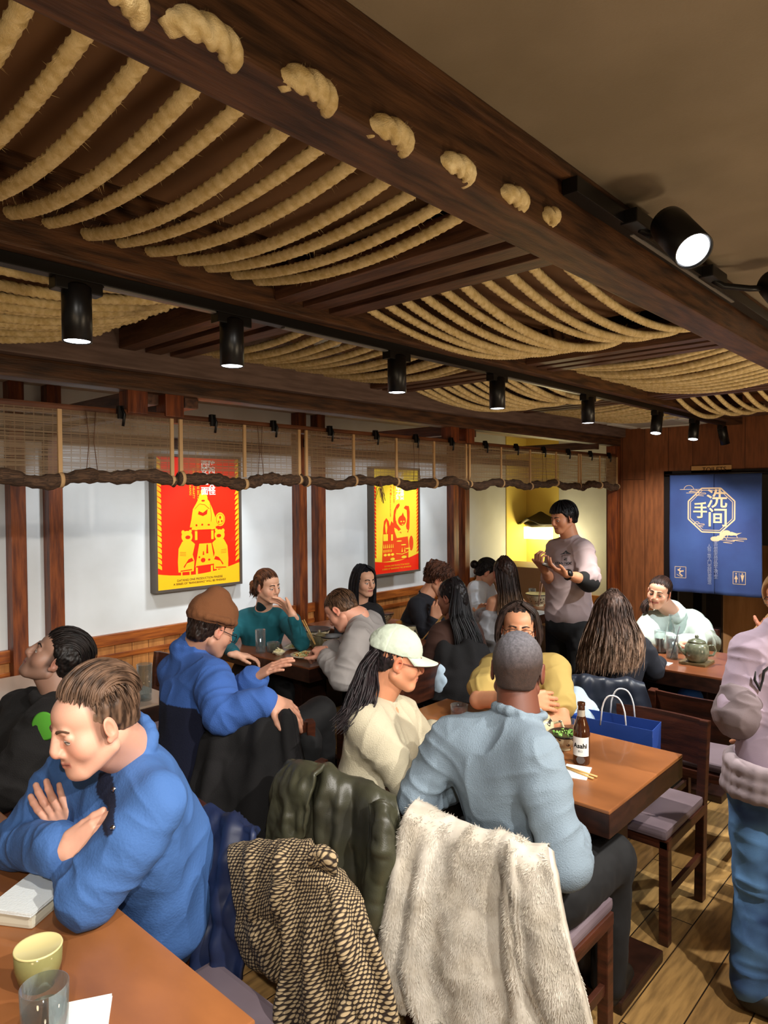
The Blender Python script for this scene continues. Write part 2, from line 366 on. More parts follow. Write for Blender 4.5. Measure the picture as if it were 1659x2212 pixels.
# ---- tracks and spotlights
TR = empty('light_track', (0, 1.76, 2.33), 'long black lighting track under the middle ceiling beam', 'lighting track')
MB().box(-1, XF-.3, -.018, .018, -.03, 0, .002).build('rail', BLACK, TR)
for a_, b_ in ((.85, 1.22), (1.45, 2.0), (2.75, 3.5)): MB().box(a_, b_, -.010, .010, -.034, -.03).build('conductor_strip', mat('track_strip', '8d8a86', .4, .6), TR)
T2 = empty('light_track', (0, .735, 2.415), 'black lighting track along the near side of the big beam at right', 'lighting track')
MB().box(1.42, XF-.3, -.018, .018, .0, .035, .002).build('rail', BLACK, T2)
MB().box(1.75, 2.6, -.006, .004, -.003, 0).build('conductor_strip', mat('track_strip', '8d8a86', .4, .6), T2)
LENS = mat('lamp_lens', 'ffffff', .3, emit='f4f8ff', estr=9)
CHR = mat('chrome', 'c8c8c8', .15, 1)
def spothead(base, aim, on=True, r=.037, L=.15, label='', arm=.05):
    base = Vector(base); aim = Vector(aim).normalized()
    e = empty('track_spotlight', base, label, 'spotlight', 'track spotlights')
    hub = Vector((0, 0, -arm))
    MB().box(-.06, .06, -.02, .02, -.03, 0, .003).build('adapter', BLACK, e)
    MB().tube([(0, 0, -.02), hub], .008, 8).build('stem', BLACK, e)
    x = aim.cross(Vector((0, 1, .01))).normalized(); y = aim.cross(x); M = Matrix((x, y, aim)).transposed().to_4x4()
    M.translation = hub-aim*.02
    mb = MB().lathe([(0, 0), (r*.8, 0), (r, .006), (r, L), (r*.93, L), (r*.9, L-.006), (0, L-.006)], M=M, n=28)
    mb.build('housing', BLACK, e)
    MB().lathe([(0, L-.004), (r*.86, L-.004), (r*.86, L-.002), (0, L-.0015)], M=M, n=28).build('lens', LENS if on else BLACK, e)
    return e
names = ['nearest and largest black spotlight on the middle track, far left', 'second black spotlight on the middle track, above the red poster', 'third black spotlight on the middle track, in front of the middle ropes', 'fourth black spotlight on the middle track', 'fifth black spotlight on the middle track, left of the ceiling air unit', 'black spotlight hanging in front of the ceiling air unit', 'small far spotlight right of the ceiling air unit', 'unlit dark spotlight tilted to the right, above the toilet curtain']
for i, (px, top, bot) in enumerate([(165, 620, 745), (500, 683, 798), (857, 765, 852), (1074, 808, 884), (1270, 856, 913), (1420, 887, 940), (1500, 905, 950), (1560, 912, 958)]):
    p = Yp(px, top, 1.76); aim = (0, 0, -1) if i < 5 else ((-.25, 0, -1) if i in (5, 6) else (.35, -.1, -1))
    a = max(.03, 2.30-p.z); spothead((p.x, 1.76, 2.30), aim, i != 7, .036, .142, names[i], a)
def sidehead(p0, p1, base, on, label):
    p0, p1, base = Vector(p0), Vector(p1), Vector(base); a = (p1-p0).normalized(); L = (p1-p0).length; r = .043
    e = empty('track_spotlight', base, label, 'spotlight', 'track spotlights')
    MB().box(-.07, .07, -.03, .012, -.005, .03, .004).build('adapter', BLACK, e)
    MB().tube([(0, -.01, .0), (.03, -.03, -.015), (p0-base+a*.05)*.6+Vector((0, 0, -.01)), p0-base+a*.05], .010, 8).build('stem', BLACK, e)
    x = a.cross(Vector((0, 0, 1))).normalized(); y = a.cross(x); M = Matrix((x, y, a)).transposed().to_4x4(); M.translation = p0-base
    MB().lathe([(0, 0), (r*.7, 0), (r*.95, .012), (r, .03), (r, L), (r*.93, L), (r*.9, L-.01), (0, L-.01)], M=M, n=32).build('housing', BLACK, e)
    MB().lathe([(0, L-.008), (r*.86, L-.008), (r*.84, L-.004), (0, L-.003)], M=M, n=32).build('lens', LENS if on else BLACK, e)
sidehead(Yp(1437, 478, .63), Yp(1499, 543, .54), Yp(1375, 497, .715), True, 'large black spotlight at upper right with a bright tilted lens, beside the big beam')
sidehead((2.42, .58, 2.42), (2.36, .50, 2.30), (2.30, .715, 2.415), True, 'black spotlight cut by the right edge of the photo, under the ceiling')
# ---- ceiling air unit (cassette) and white ceiling plate
e = empty('ceiling_air_unit', (5.95, 2.28, 2.36), 'white square ceiling air conditioning unit beyond the last spotlights', 'air conditioner')
WHT = mat('white_plastic', 'c9c9c4', .5)
MB().box(-.40, .36, -.36, .38, 0, .04, .01).build('casing', WHT, e)
for k in range(4):
    M = Matrix.Rotation(k*math.pi/2, 4, 'Z'); MB().box(-.25, .25, .27, .33, -.012, .0, .003, M).build('louver', WHT, e)
MB().box(-.22, .22, -.22, .22, -.008, 0, .002).build('grille', mat('grille_grey', 'a8a8a4', .6), e)
p = Zp(706, 742, 2.48)
tag(MB().lathe([(0, 0), (.06, 0), (.068, .012), (.068, .03), (0, .03)], c=(p.x, p.y, 2.47)).build('smoke_detector', WHT), 'round white detector above the middle ropes', 'detector')
# small white wall thing at right edge under ceiling
tag(MB().box(3.0, 3.4, .45, .66, 2.455, 2.498, .01).build('ceiling_vent', WHT), 'white ceiling vent at the right edge beside the black track', 'vent')
# ---- booth timber: upper wooden beam, blind rail, short posts, cross beams
YB = 2.79
struct('trim_7', MB().box(-2.5, XF, YB-.045, YB+.055, 2.205, 2.285, .012), WOODX)
struct('trim_8', MB().box(-2.5, XF, YB-.03, YB+.03, 2.085, 2.125, .01), mat('log_rail', '6e3f22', .5, col2='45230f', nscale=6, stretch=(1, 8, 8)))
k = 0
for px in (288, 367, 972, 1006):
    x = Yp(px, 850, YB).x; o = MB().box(x-.045, x+.045, YB-.04, YB+.04, 2.11, 2.22, .004).build('short_post', WOODZ); o['kind'] = 'structure'
for x in (.2, 1.56, 1.76, 3.78, 3.98, 5.9):
    o = MB().box(x-.035, x+.035, YB, YW, 2.16, 2.23, .006).build('cross_beam', WOODY); o['kind'] = 'structure'
o = MB().box(-2.5, XE, YW-.05, YW, 2.10, 2.17, .005).build('trim_9', WOODX); o['kind'] = 'structure'
# ---- bamboo blinds
def blind_mat():
    m = mat('bamboo_reed', 'b08a5a', .7); nt = m.node_tree; N = nt.nodes; L = nt.links; b = N['Principled BSDF']; out = N['Material Output']
    tc = N.new('ShaderNodeTexCoord'); mp = N.new('ShaderNodeMapping'); mp.inputs['Scale'].default_value = (.7, 1, 170); L.new(tc.outputs['Object'], mp.inputs[0])
    n = N.new('ShaderNodeTexNoise'); n.inputs['Scale'].default_value = 2.2; n.inputs['Detail'].default_value = 3; L.new(mp.outputs[0], n.inputs[0])
    r = N.new('ShaderNodeMapRange'); r.inputs[1].default_value = .34; r.inputs[2].default_value = .50; L.new(n.outputs[0], r.inputs[0])
    cr = N.new('ShaderNodeMix'); cr.data_type = 'RGBA'; cr.inputs[6].default_value = (*lin('5e4632'), 1); cr.inputs[7].default_value = (*lin('b39a78'), 1); L.new(n.outputs[0], cr.inputs[0]); L.new(cr.outputs[2], b.inputs['Base Color'])
    w = N.new('ShaderNodeTexWave'); w.bands_direction = 'X'; w.inputs['Scale'].default_value = 9; w.inputs['Distortion'].default_value = .3; L.new(tc.outputs['Object'], w.inputs[0])
    g = N.new('ShaderNodeMath'); g.operation = 'GREATER_THAN'; g.inputs[1].default_value = .96; L.new(w.outputs[1], g.inputs[0])
    mx = N.new('ShaderNodeMath'); mx.operation = 'MAXIMUM'; L.new(r.outputs[0], mx.inputs[0]); L.new(g.outputs[0], mx.inputs[1])
    sc = N.new('ShaderNodeMath'); sc.operation = 'MULTIPLY'; sc.inputs[1].default_value = .78; L.new(mx.outputs[0], sc.inputs[0])
    tr = N.new('ShaderNodeBsdfTransparent'); mix = N.new('ShaderNodeMixShader'); L.new(sc.outputs[0], mix.inputs[0]); L.new(tr.outputs[0], mix.inputs[1])
    tl = N.new('ShaderNodeBsdfTranslucent'); L.new(cr.outputs[2], tl.inputs[0]); m2 = N.new('ShaderNodeMixShader'); m2.inputs[0].default_value = .45
    L.new(b.outputs[0], m2.inputs[1]); L.new(tl.outputs[0], m2.inputs[2]); L.new(m2.outputs[0], mix.inputs[2]); L.new(mix.outputs[0], out.inputs[0])
    return m
BLM = blind_mat(); ROLL = mat('rolled_reed', '5d4430', .8, col2='2c1d12', nscale=14, stretch=(1, 12, 12), bump=.8, bscale=60, bstretch=(1, 8, 8))
TAPE = mat('binding_tape', 'b99568', .8)
bl = [(-.4, .62), (.65, 1.64), (1.66, 2.37), (2.395, 3.84), (3.855, 5.46), (5.475, 6.22)]
blab = ['bamboo blind cut by the left edge of the photo', 'bamboo blind at far left, in front of the paired posts', 'bamboo blind in front of the red poster', 'wide bamboo blind in front of the yellow poster', 'bamboo blind right of the yellow poster', 'last bamboo blind, against the corner post']
CLIPM = mat('clip_black', '0b0b0b', .4)
for bi, (x0, x1) in enumerate(bl):
    e = empty('bamboo_blind', (x0, YB-.045, 2.10), blab[bi], 'blind', 'rolled up bamboo blinds'); L_ = x1-x0; rnd = random.Random(bi)
    nu, nv = 40, 8; V = []; F = []
    sag = lambda u: .012*math.sin(u*9+bi)+.008*math.sin(u*21+2*bi)
    for j in range(nv+1):
        for i in range(nu+1):
            u = i/nu*L_; v = j/nv; V.append((u, .008*math.sin(u*14+bi)*v, -.0-.245*v+sag(u)*v))
    for j in range(nv):
        for i in range(nu): a = j*(nu+1)+i; F.append((a, a+1, a+nu+2, a+nu+1))
    mesh_obj('reed_sheet', V, F, BLM, e, True)
    pts = [(u, 0, -.265+sag(u)) for u in [L_*i/60 for i in range(61)]]
    rad = [.027+.004*math.sin(i*.7+bi)+.003*math.sin(i*1.9) for i in range(61)]
    MB().tube(pts, rad, 14).build('roll', ROLL, e)
    nt_ = max(2, int(L_/.36))
    for i in range(nt_+1):
        u = min(L_-.012, max(.012, L_*i/nt_)); mb = MB(); mb.box(u-.008, u+.008, -.006, .004, -.25, .0)
        q = int(u/L_*60); mb.lathe([(rad[q]+.002, -.007), (rad[q]+.003, .007)], M=frame_M((u, 0, pts[q][2]), (0, 1, 0), (0, 0, 1)), n=14)
        mb.build('binding', TAPE, e)
    for i in range(max(1, int(L_/.33))):
        u = L_*(i+.5)/max(1, int(L_/.33))
        MB().box(u-.012, u+.012, -.012, .012, -.02, .035, .003).tube([(u, -.01, .03), (u+.01, -.02, .0), (u+.004, -.016, -.05)], .006, 6).build('clip', CLIPM, e)
    MB().tube([(L_*.6, -.012, 0), (L_*.6+.01, -.014, -.12), (L_*.6-.004, -.016, -.25)], .0015, 5).tube([(L_*.64, -.012, 0), (L_*.64-.01, -.014, -.12), (L_*.64+.004, -.016, -.25)], .0015, 5).build('cord', mat('cord_brown', '5a3a24', .8), e)
# dangling tassel of tangled cord under the wide blind
x = Yp(815, 1060, YB-.06).x; mb = MB(); rr = random.Random(5)
for k in range(7):
    a = rr.uniform(-.03, .03); mb.tube([(x+a*.2, YB-.08, 1.84), (x+a, YB-.08, 1.80), (x+a*1.5, YB-.085, 1.76-rr.uniform(0, .05)), (x+a*.3, YB-.08, 1.80)], .0016, 5)
tag(mb.build('tangled_cord', mat('cord_brown', '5a3a24', .8)), 'tangled dark cord dangling under the blind at the yellow poster', 'cord')
# ================================================================== POSTERS, CURTAIN, LANTERN
RED = mat('poster_red', 'f0240a', .35, coat=.4); YLW = mat('poster_yellow', 'f3b81c', .35, coat=.4); PWHITE = mat('print_white', 'f5ead8', .5); INK = mat('print_dark', '2c1408', .5)
BRIGHTY = mat('poster_bright_yellow', 'f7d233', .35, coat=.4); ORED = mat('poster_orange_red', 'e8400e', .4)
def poster(x0, x1, z0, z1, bg, fg, label, art):
    W_, H_ = x1-x0, z1-z0; y = YW-.075
    e = empty('framed_poster', (x0, y, z0), label, 'poster')
    fm = mat('pewter_frame', '5a5046', .4, .3)
    mb = MB(); t = .018
    mb.box(-t, 0, 0, .075, -t, H_+t).box(W_, W_+t, 0, .075, -t, H_+t).box(0, W_, 0, .075, -t, 0).box(0, W_, 0, .075, H_, H_+t)
    mb.build('frame', fm, e)
    MB().box(0, W_, .012, .02, 0, H_).build('print', bg, e)
    L = .0115
    def P(pts, m=fg, off=0, nm='artwork'):
        return [(u*W_, L-off, v*H_) for u, v in pts]
    return e, W_, H_, P, L
def seg(mb, W_, H_, y, a, b, w):
    ax, az, bx, bz = a[0]*W_, a[1]*H_, b[0]*W_, b[1]*H_; dx, dz = bx-ax, bz-az; l = math.hypot(dx, dz) or 1; nx, nz = -dz/l*w/2, dx/l*w/2
    mb.add([(ax+nx, y, az+nz), (bx+nx, y, bz+nz), (bx-nx, y, bz-nz), (ax-nx, y, az-nz)], [(0, 1, 2, 3)])
def outline(mb, W_, H_, y, pts, w, close=True):
    for i in range(len(pts) if close else len(pts)-1): seg(mb, W_, H_, y, pts[i], pts[(i+1) % len(pts)], w)
def ell(cx, cy, rx, ry, n=20): return [(cx+rx*math.cos(2*math.pi*i/n), cy+ry*math.sin(2*math.pi*i/n)) for i in range(n)]
def ropes_border(e, W_, H_, P, u0, u1, m, v0=.17, v1=1.0, n=20):
    mb = MB()
    for i in range(n):
        a = v0+(v1-v0)*i/n; b = v0+(v1-v0)*(i+.93)/n
        if u0 < .5: mb.add(P([(u0, a), (u1, a-.02), (u1, a+.005), (u1-.015, b-.02), (u0, b)]), [(0, 1, 2, 3, 4)])
        else: mb.add(P([(u0, a-.0), (u1, a+.02), (u1, b+.02), (u0+.015, b-.01)]), [(0, 1, 2, 3)])
    mb.build('rope_border', m, e)
# red poster
pL, pR = Yp(340, 1200, YW-.07).x, Yp(518, 1200, YW-.07).x; z0 = Yp(345, 1276, YW-.07).z; z1 = Yp(345, 985, YW-.07).z
e, W_, H_, P, L = poster(pL, pR, z0, z1, RED, YLW, 'red framed poster with yellow folk figures dining, on the white wall', None)
mb = MB(); n = 14; arc = [(i/n, .085+.045*((i/n)-.45)**2*4+.02*(i/n)) for i in range(n+1)]
mb.add(P([(0, 0), (1, 0)]+arc[::-1]), [tuple(range(n+3))]); mb.build('ground_band', YLW, e)
ropes_border(e, W_, H_, P, .0, .055, YLW); ropes_border(e, W_, H_, P, .945, 1.0, YLW)
mb = MB(); dk = MB(); rd = MB()
def fill(pts, o=None): mb.add(P(pts, off=len(mb.F)*2e-5), [tuple(range(len(pts)))])
def cut(pts, o=.0008): rd.add(P(pts, off=o), [tuple(range(len(pts)))])
# seated figure at the top behind a table, two at the sides, table in front
fill([(.38, .46), (.40, .52), (.42, .60), (.47, .655), (.50, .70), (.57, .70), (.62, .66), (.66, .60), (.70, .52), (.71, .46)])
fill(ell(.545, .685, .055, .045)); fill(ell(.545, .735, .03, .022)); fill([(.40, .44), (.70, .44), (.69, .50), (.42, .50)])
fill(ell(.755, .515, .062, .055)); fill([(.70, .47), (.72, .46), (.75, .50), (.73, .51)])
fill([(.44, .36), (.47, .36), (.47, .44), (.44, .44)]); fill([(.64, .36), (.67, .36), (.67, .44), (.64, .44)])
for s, ox in ((1, 0), (-1, 1.09)):
    q = lambda pts: [((u*s+ox), v) for u, v in pts]
    fill(q([(.24, .12), (.42, .12), (.43, .20), (.41, .25), (.44, .33), (.38, .365), (.29, .355), (.245, .30), (.235, .20)]))
    fill(q(ell(.345, .39, .065, .045))); fill(q(ell(.30, .425, .02, .016))); fill(q(ell(.385, .43, .018, .013)))
    fill(q([(.27, .06), (.285, .06), (.285, .13), (.27, .13)])); fill(q([(.37, .06), (.385, .06), (.385, .13), (.37, .13)]))
    cut(q([(.34, .185), (.42, .20), (.40, .225), (.36, .215), (.30, .16), (.31, .15)])); cut(q(ell(.355, .385, .03, .014))); cut(q([(.265, .125), (.40, .13), (.40, .138), (.265, .133)]))
    for k in range(3): outline(rd, W_, H_, L-.0010, q([(.26, .25+k*.012), (.33, .245+k*.012)]), .0022, False)
fill([(.44, .15), (.68, .16), (.64, .33), (.49, .33)]); fill([(.445, .09), (.47, .09), (.47, .16), (.445, .16)]); fill([(.63, .09), (.655, .09), (.655, .16), (.63, .16)])
cut([(.45, .145), (.67, .155), (.67, .165), (.45, .157)]); cut(ell(.535, .20, .028, .018)); cut([(.53, .24), (.55, .24), (.545, .27), (.535, .27)]); cut([(.575, .25), (.60, .25), (.595, .32), (.58, .32)]); cut(ell(.61, .20, .015, .008)); cut(ell(.49, .225, .01, .008))
cut(ell(.545, .665, .022, .007)); cut([(.49, .585), (.54, .57), (.60, .60), (.59, .56), (.54, .545), (.48, .56)]); cut(ell(.46, .475, .012, .008)); cut(ell(.53, .478, .012, .008)); cut(ell(.61, .475, .015, .006)); cut([(.44, .43), (.67, .43), (.67, .437), (.44, .437)])
outline(rd, W_, H_, L-.0010, ell(.755, .515, .05, .043), .003); cut(ell(.755, .53, .012, .012)); cut(ell(.775, .50, .009, .009)); cut(ell(.735, .495, .008, .01))
outline(rd, W_, H_, L-.0010, [(.44, .60), (.50, .64), (.56, .635), (.62, .60)], .003, False); outline(rd, W_, H_, L-.0010, [(.63, .64), (.645, .55), (.64, .50)], .003, False)
mb.build('figures', YLW, e); rd.build('figure_lines', RED, e)
def flat(u, v): return frame_M((u*W_, L-.001, v*H_), (1, 0, 0), (0, 0, 1))
for i, ch in enumerate('陕西八大怪'): text_mesh(ch, .062, PWHITE, 'lettering', e, flat(.655, .945-i*.052), bold=.0012)
for i, ch in enumerate('西安第一面'): text_mesh(ch, .062, PWHITE, 'lettering', e, flat(.565, .945-i*.052), bold=.0012)
R90 = Matrix.Rotation(-math.pi/2, 4, 'Z')
text_mesh('NOODLES AS WIDE AS BELTS', .026, YLW, 'lettering', e, flat(.485, .86) @ R90); text_mesh('SIMPLE BUT HEARTY', .024, YLW, 'lettering', e, flat(.43, .80) @ R90); text_mesh('IN SHAANXI', .024, YLW, 'lettering', e, flat(.39, .78) @ R90)
text_mesh('DATANG ONE PRODUCTION FINESSE', .022, INK, 'lettering', e, flat(.5, .058)); text_mesh('A SERIES OF "BIANGBIANG" WILL BE FINISHED', .021, INK, 'lettering', e, flat(.5, .032))
# yellow poster
pL, pR = Yp(809, 1200, YW-.07).x, Yp(905, 1200, YW-.07).x; z0 = Yp(809, 1242, YW-.07).z; z1 = Yp(809, 1012, YW-.07).z
e, W_, H_, P, L = poster(pL, pR, z0, z1, BRIGHTY, RED, 'yellow framed poster with a red folk figure by shop towers, on the white wall', None)
mb = MB(); arc = [(i/n, .10+.05*((i/n)-.4)**2*3+.01*(i/n)) for i in range(n+1)]; mb.add(P([(0, 0), (1, 0)]+arc[::-1]), [tuple(range(n+3))]); mb.build('ground_band', RED, e)
ropes_border(e, W_, H_, P, .0, .05, RED, .17, .85, 20); ropes_border(e, W_, H_, P, .95, 1.0, RED, .17, .85, 20)
mb = MB(); rd = MB()
fill([(.17, .11), (.20, .42), (.22, .50), (.27, .53), (.32, .50), (.345, .45), (.38, .50), (.43, .47), (.45, .40), (.50, .33), (.75, .34), (.77, .25), (.76, .12)])
fill([(.42, .44), (.42, .52), (.44, .60), (.50, .655), (.56, .67), (.57, .645), (.50, .60), (.47, .54), (.50, .47), (.60, .41), (.60, .37), (.50, .42)])
fill([(.66, .62), (.70, .645), (.78, .64), (.80, .58), (.79, .42), (.75, .37), (.71, .44), (.74, .52), (.73, .60), (.70, .61)])
fill(ell(.62, .50, .09, .05)); fill([(.60, .54), (.64, .58), (.67, .54)]); fill(ell(.83, .27, .05, .075))
cut([(.24, .46), (.27, .50), (.29, .44), (.27, .37), (.25, .40)]); cut([(.20, .31), (.30, .31), (.30, .375), (.20, .375)]); cut([(.37, .31), (.41, .31), (.41, .37), (.37, .37)])
for k in range(8): outline(rd, W_, H_, L-.0010, [(.20+.025*k, .20), (.20+.025*k, .225)], .006, False)
for k in range(6): cut([(.20+.04*k, .24), (.222+.04*k, .24), (.215+.04*k, .28), (.205+.04*k, .27)])
for k in range(3): cut(ell(.24+.08*k, .175, .034, .012)); cut(ell(.55+.10*k, .30-.04*k, .06, .006))
cut(ell(.40, .13, .05, .014)); cut(ell(.66, .14, .06, .013)); cut([(.50, .385), (.76, .395), (.74, .41), (.58, .41)]); cut(ell(.60, .49, .02, .007)); cut(ell(.66, .49, .02, .007)); cut([(.60, .465), (.66, .465), (.63, .455)])
cut([(.60, .19), (.63, .19), (.62, .24)]); cut([(.66, .19), (.69, .19), (.68, .24)]); outline(rd, W_, H_, L-.0010, [(.48, .18), (.62, .17), (.76, .19)], .006, False); outline(rd, W_, H_, L-.0010, [(.48, .50), (.47, .56), (.50, .62)], .005, False)
mb.build('figures', ORED, e); rd.build('figure_lines', BRIGHTY, e)
def flat(u, v): return frame_M((u*W_, L-.001, v*H_), (1, 0, 0), (0, 0, 1))
for i, ch in enumerate('辣子一道菜'): text_mesh(ch, .062, PWHITE, 'lettering', e, flat(.62, .945-i*.055), bold=.001)
for i, ch in enumerate('油泼辣子好'): text_mesh(ch, .062, PWHITE, 'lettering', e, flat(.53, .945-i*.055), bold=.001)
for i, ch in enumerate('八大怪'): text_mesh(ch, .03, ORED, 'lettering', e, flat(.37, .83-i*.036))
text_mesh('CHILI OIL IS A DISH', .02, ORED, 'lettering', e, flat(.44, .76) @ R90); text_mesh('OIL AND CHILI AS A DISH', .017, ORED, 'lettering', e, flat(.36, .64) @ R90)
text_mesh('DATANG ONE PRODUCTION FINESSE', .021, YLW, 'lettering', e, flat(.5, .066)); text_mesh('A SERIES OF "BIANGBIANG" WILL BE FINISHED', .020, YLW, 'lettering', e, flat(.5, .038))
# toilet curtain (noren)
NAVY = mat('navy_curtain_cloth', '3c5590', .9, col2='34467c', nscale=3, bump=.3, bscale=400)
CREAM = mat('print_cream', 'd8bd97', .8)
yl = Xp(1447, 1030, XF-.06).y; yr = Xp(1646, 1030, XF-.06).y; zt = Xp(1545, 1024, XF-.06).z; zb = Xp(1545, 1284, XF-.06).z
e = empty('toilet_curtain', (XF-.06, yl, zb), 'dark blue hanging curtain with cream octagon and Chinese characters over the toilet door', 'curtain')
Wc = yl-yr; Hc = zt-zb
def cy(u, v): return -.012*math.sin(u*11+v*2)*(1-v*.7)-.008*math.sin(u*23+v*5)*(1-v)
def cpt(u, v, off=0): return Vector((cy(u, v)-off, -u*Wc, v*Hc))
for a, b in ((0, .498), (.502, 1)):
    V = []; F = []; nu, nv = 30, 30
    for j in range(nv+1):
        for i in range(nu+1): V.append(cpt(a+(b-a)*i/nu, j/nv))
    for j in range(nv):
        for i in range(nu): q = j*(nu+1)+i; F.append((q, q+1, q+nu+2, q+nu+1))
    o = mesh_obj('cloth_panel', V, F, NAVY, e, True); s_ = o.modifiers.new('t', 'SOLIDIFY'); s_.thickness = .002
MB().tube([(0, .04, Hc+.005), (0, -Wc-.04, Hc+.005)], .008, 8).build('rod', BLKW, e)
def strip(mb, pts, w, close=False):
    n = len(pts); P2 = []
    for i in range(n if close else n-1):
        a, b = pts[i], pts[(i+1) % n]; m_ = max(1, int(math.hypot(b[0]-a[0], b[1]-a[1])/.04))
        for k in range(m_):
            p = (a[0]+(b[0]-a[0])*k/m_, a[1]+(b[1]-a[1])*k/m_); q = (a[0]+(b[0]-a[0])*(k+1)/m_, a[1]+(b[1]-a[1])*(k+1)/m_)
            dx, dy = (q[0]-p[0])*Wc, (q[1]-p[1])*Hc; l = math.hypot(dx, dy) or 1; nx, ny = -dy/l*w/2/Wc, dx/l*w/2/Hc
            mb.add([cpt(p[0]+nx, p[1]+ny, .004), cpt(q[0]+nx, q[1]+ny, .004), cpt(q[0]-nx, q[1]-ny, .004), cpt(p[0]-nx, p[1]-ny, .004)], [(0, 1, 2, 3)])
asp = Wc/Hc
def oc(cx, cyy, r): return [(cx+r*math.cos(R_(22.5+45*k)), cyy+r*math.sin(R_(22.5+45*k))*asp) for k in range(8)]
mb = MB(); strip(mb, oc(.47, .70, .275), .011, True); strip(mb, oc(.47, .70, .25), .005, True)
# clouds
for cx, cyy, s in ((.24, .875, 1), (.30, .845, .9), (.72, .475, 1), (.62, .455, .8), (.33, .585, .5)):
    strip(mb, [(cx-.12*s, cyy), (cx+.12*s, cyy), (cx+.13*s, cyy-.008), (cx-.02*s, cyy-.018), (cx+.1*s, cyy-.026)], .004)
    strip(mb, [(cx+.055*s*math.cos(R_(a))-.02, cyy+.035*s*math.sin(R_(a))) for a in range(0, 181, 30)], .004)
def blob(cx, cyy, rx, ry):
    pts = [cpt(cx+rx*math.cos(2*math.pi*i/14), cyy+ry*math.sin(2*math.pi*i/14), .005) for i in range(14)]; mb.add(pts, [tuple(range(14))])
for b_ in ((.52, .462, .055, .022), (.57, .475, .04, .018), (.64, .515, .045, .022), (.60, .50, .035, .02), (.69, .505, .035, .012)): blob(*b_)
mb.add([cpt(.66, .50, .005), cpt(.74, .495, .005), cpt(.80, .52, .005), cpt(.75, .512, .005), cpt(.69, .525, .005)], [(0, 1, 2, 3, 4)])
# icons
strip(mb, [(.07, .12), (.19, .12), (.19, .215), (.07, .215)], .004, True); strip(mb, [(.71, .10), (.84, .10), (.84, .20), (.71, .20)], .004, True)
strip(mb, [(.775, .11), (.775, .19)], .003); strip(mb, [(.10, .19), (.13, .175), (.165, .18)], .012); strip(mb, [(.13, .175), (.12, .155), (.155, .135)], .010); strip(mb, [(.115, .185), (.13, .205)], .008); strip(mb, [(.09, .15), (.12, .135), (.15, .13)], .004)
blob(.742, .185, .008, .006); blob(.808, .185, .008, .006)
mb.add([cpt(.742, .178, .005), cpt(.722, .14, .005), cpt(.762, .14, .005)], [(0, 1, 2)]); mb.add([cpt(.788, .176, .005), cpt(.828, .176, .005), cpt(.808, .115, .005)], [(0, 1, 2)]); strip(mb, [(.742, .14), (.742, .112)], .01)
mb.build('printed_emblem', CREAM, e)
def FT(u, v): return frame_M(cpt(u, v, .006), (0, -1, 0), (0, 0, 1))
for ch, u, v, s in (('洗', .535, .785, .17), ('手', .365, .69, .15), ('间', .545, .63, .17)): text_mesh(ch, s, CREAM, 'lettering', e, FT(u, v), bold=.002)
PALE = mat('print_pale', '8f97b4', .8)
for i, ch in enumerate('人有三急入门先敲轻重缓急'): text_mesh(ch, .036, PALE, 'lettering', e, FT(.45, .40-i*.028))
for i, ch in enumerate('来也匆匆去也从容干净卫生'): text_mesh(ch, .036, PALE, 'lettering', e, FT(.525, .43-i*.026))
y0 = Xp(1512, 1010, XF-.015).y; y1 = Xp(1575, 1010, XF-.015).y; z = Xp(1545, 1013, XF-.015).z
e = empty('toilets_sign', (XF-.012, (y0+y1)/2, z), 'small wooden sign reading TOILETS above the dark blue curtain', 'sign')
MB().box(-.008, .008, (y1-y0)/2*1.15, -(y1-y0)/2*1.6, -.03, .03).build('plate', mat('sign_wood', 'c79a62', .5), e)
text_mesh('TOILETS', .052, INK, 'lettering', e, frame_M((-.010, 0, -.004), (0, -1, 0), (0, 0, 1)))
# pagoda lantern in the recess
c = W(1172, 1142, 8.3); e = empty('pagoda_lantern', (c.x, c.y, 2.44), 'hanging pagoda-roofed lantern glowing yellow behind the waiter', 'lantern')
def Lc(px, py): return W(px, py, 8.3).z-2.44
MB().tube([(0, 0, 0), (0, 0, Lc(1172, 1103))], .004, 6).build('cord', BLACK, e)
V = []; F = []; n = 8
zt_, zb_ = Lc(1172, 1103), Lc(1172, 1132); rr_ = .235
for j in range(9):
    t = j/8
    for k in range(32):
        a = 2*math.pi*k/32; cor = abs(math.cos(2*a)); r = (.012+.30*t**.8)*(1+.16*(cor**6)*t); z = zt_+(zb_-zt_)*(t**.6)+.075*(cor**8)*t**3
        V.append((r*math.cos(a), r*math.sin(a), z))
for j in range(8):
    for k in range(32): F.append((j*32+k, j*32+(k+1) % 32, (j+1)*32+(k+1) % 32, (j+1)*32+k))
o = mesh_obj('roof', V, F, mat('lantern_roof', '3c3524', .6), e, True); o.modifiers.new('s', 'SOLIDIFY').thickness = .012
mb = MB(); mb.lathe([(.25, zb_-.03), (.29, zb_+.0), (.26, zb_+.02)], n=4).build('eave', mat('lantern_roof', '3c3524', .6), e)
GLOW = mat('lantern_glow', 'fff0c0', .6, emit='ffe9a0', estr=5)
zl = Lc(1172, 1163)
MB().box(-.16, .16, -.16, .16, zl, zb_-.03, .004).build('shade', GLOW, e)
plight('lantern_light', (c.x-.28, c.y-.30, 2.44+zl-.06), 12, (1, .88, .5), .1)
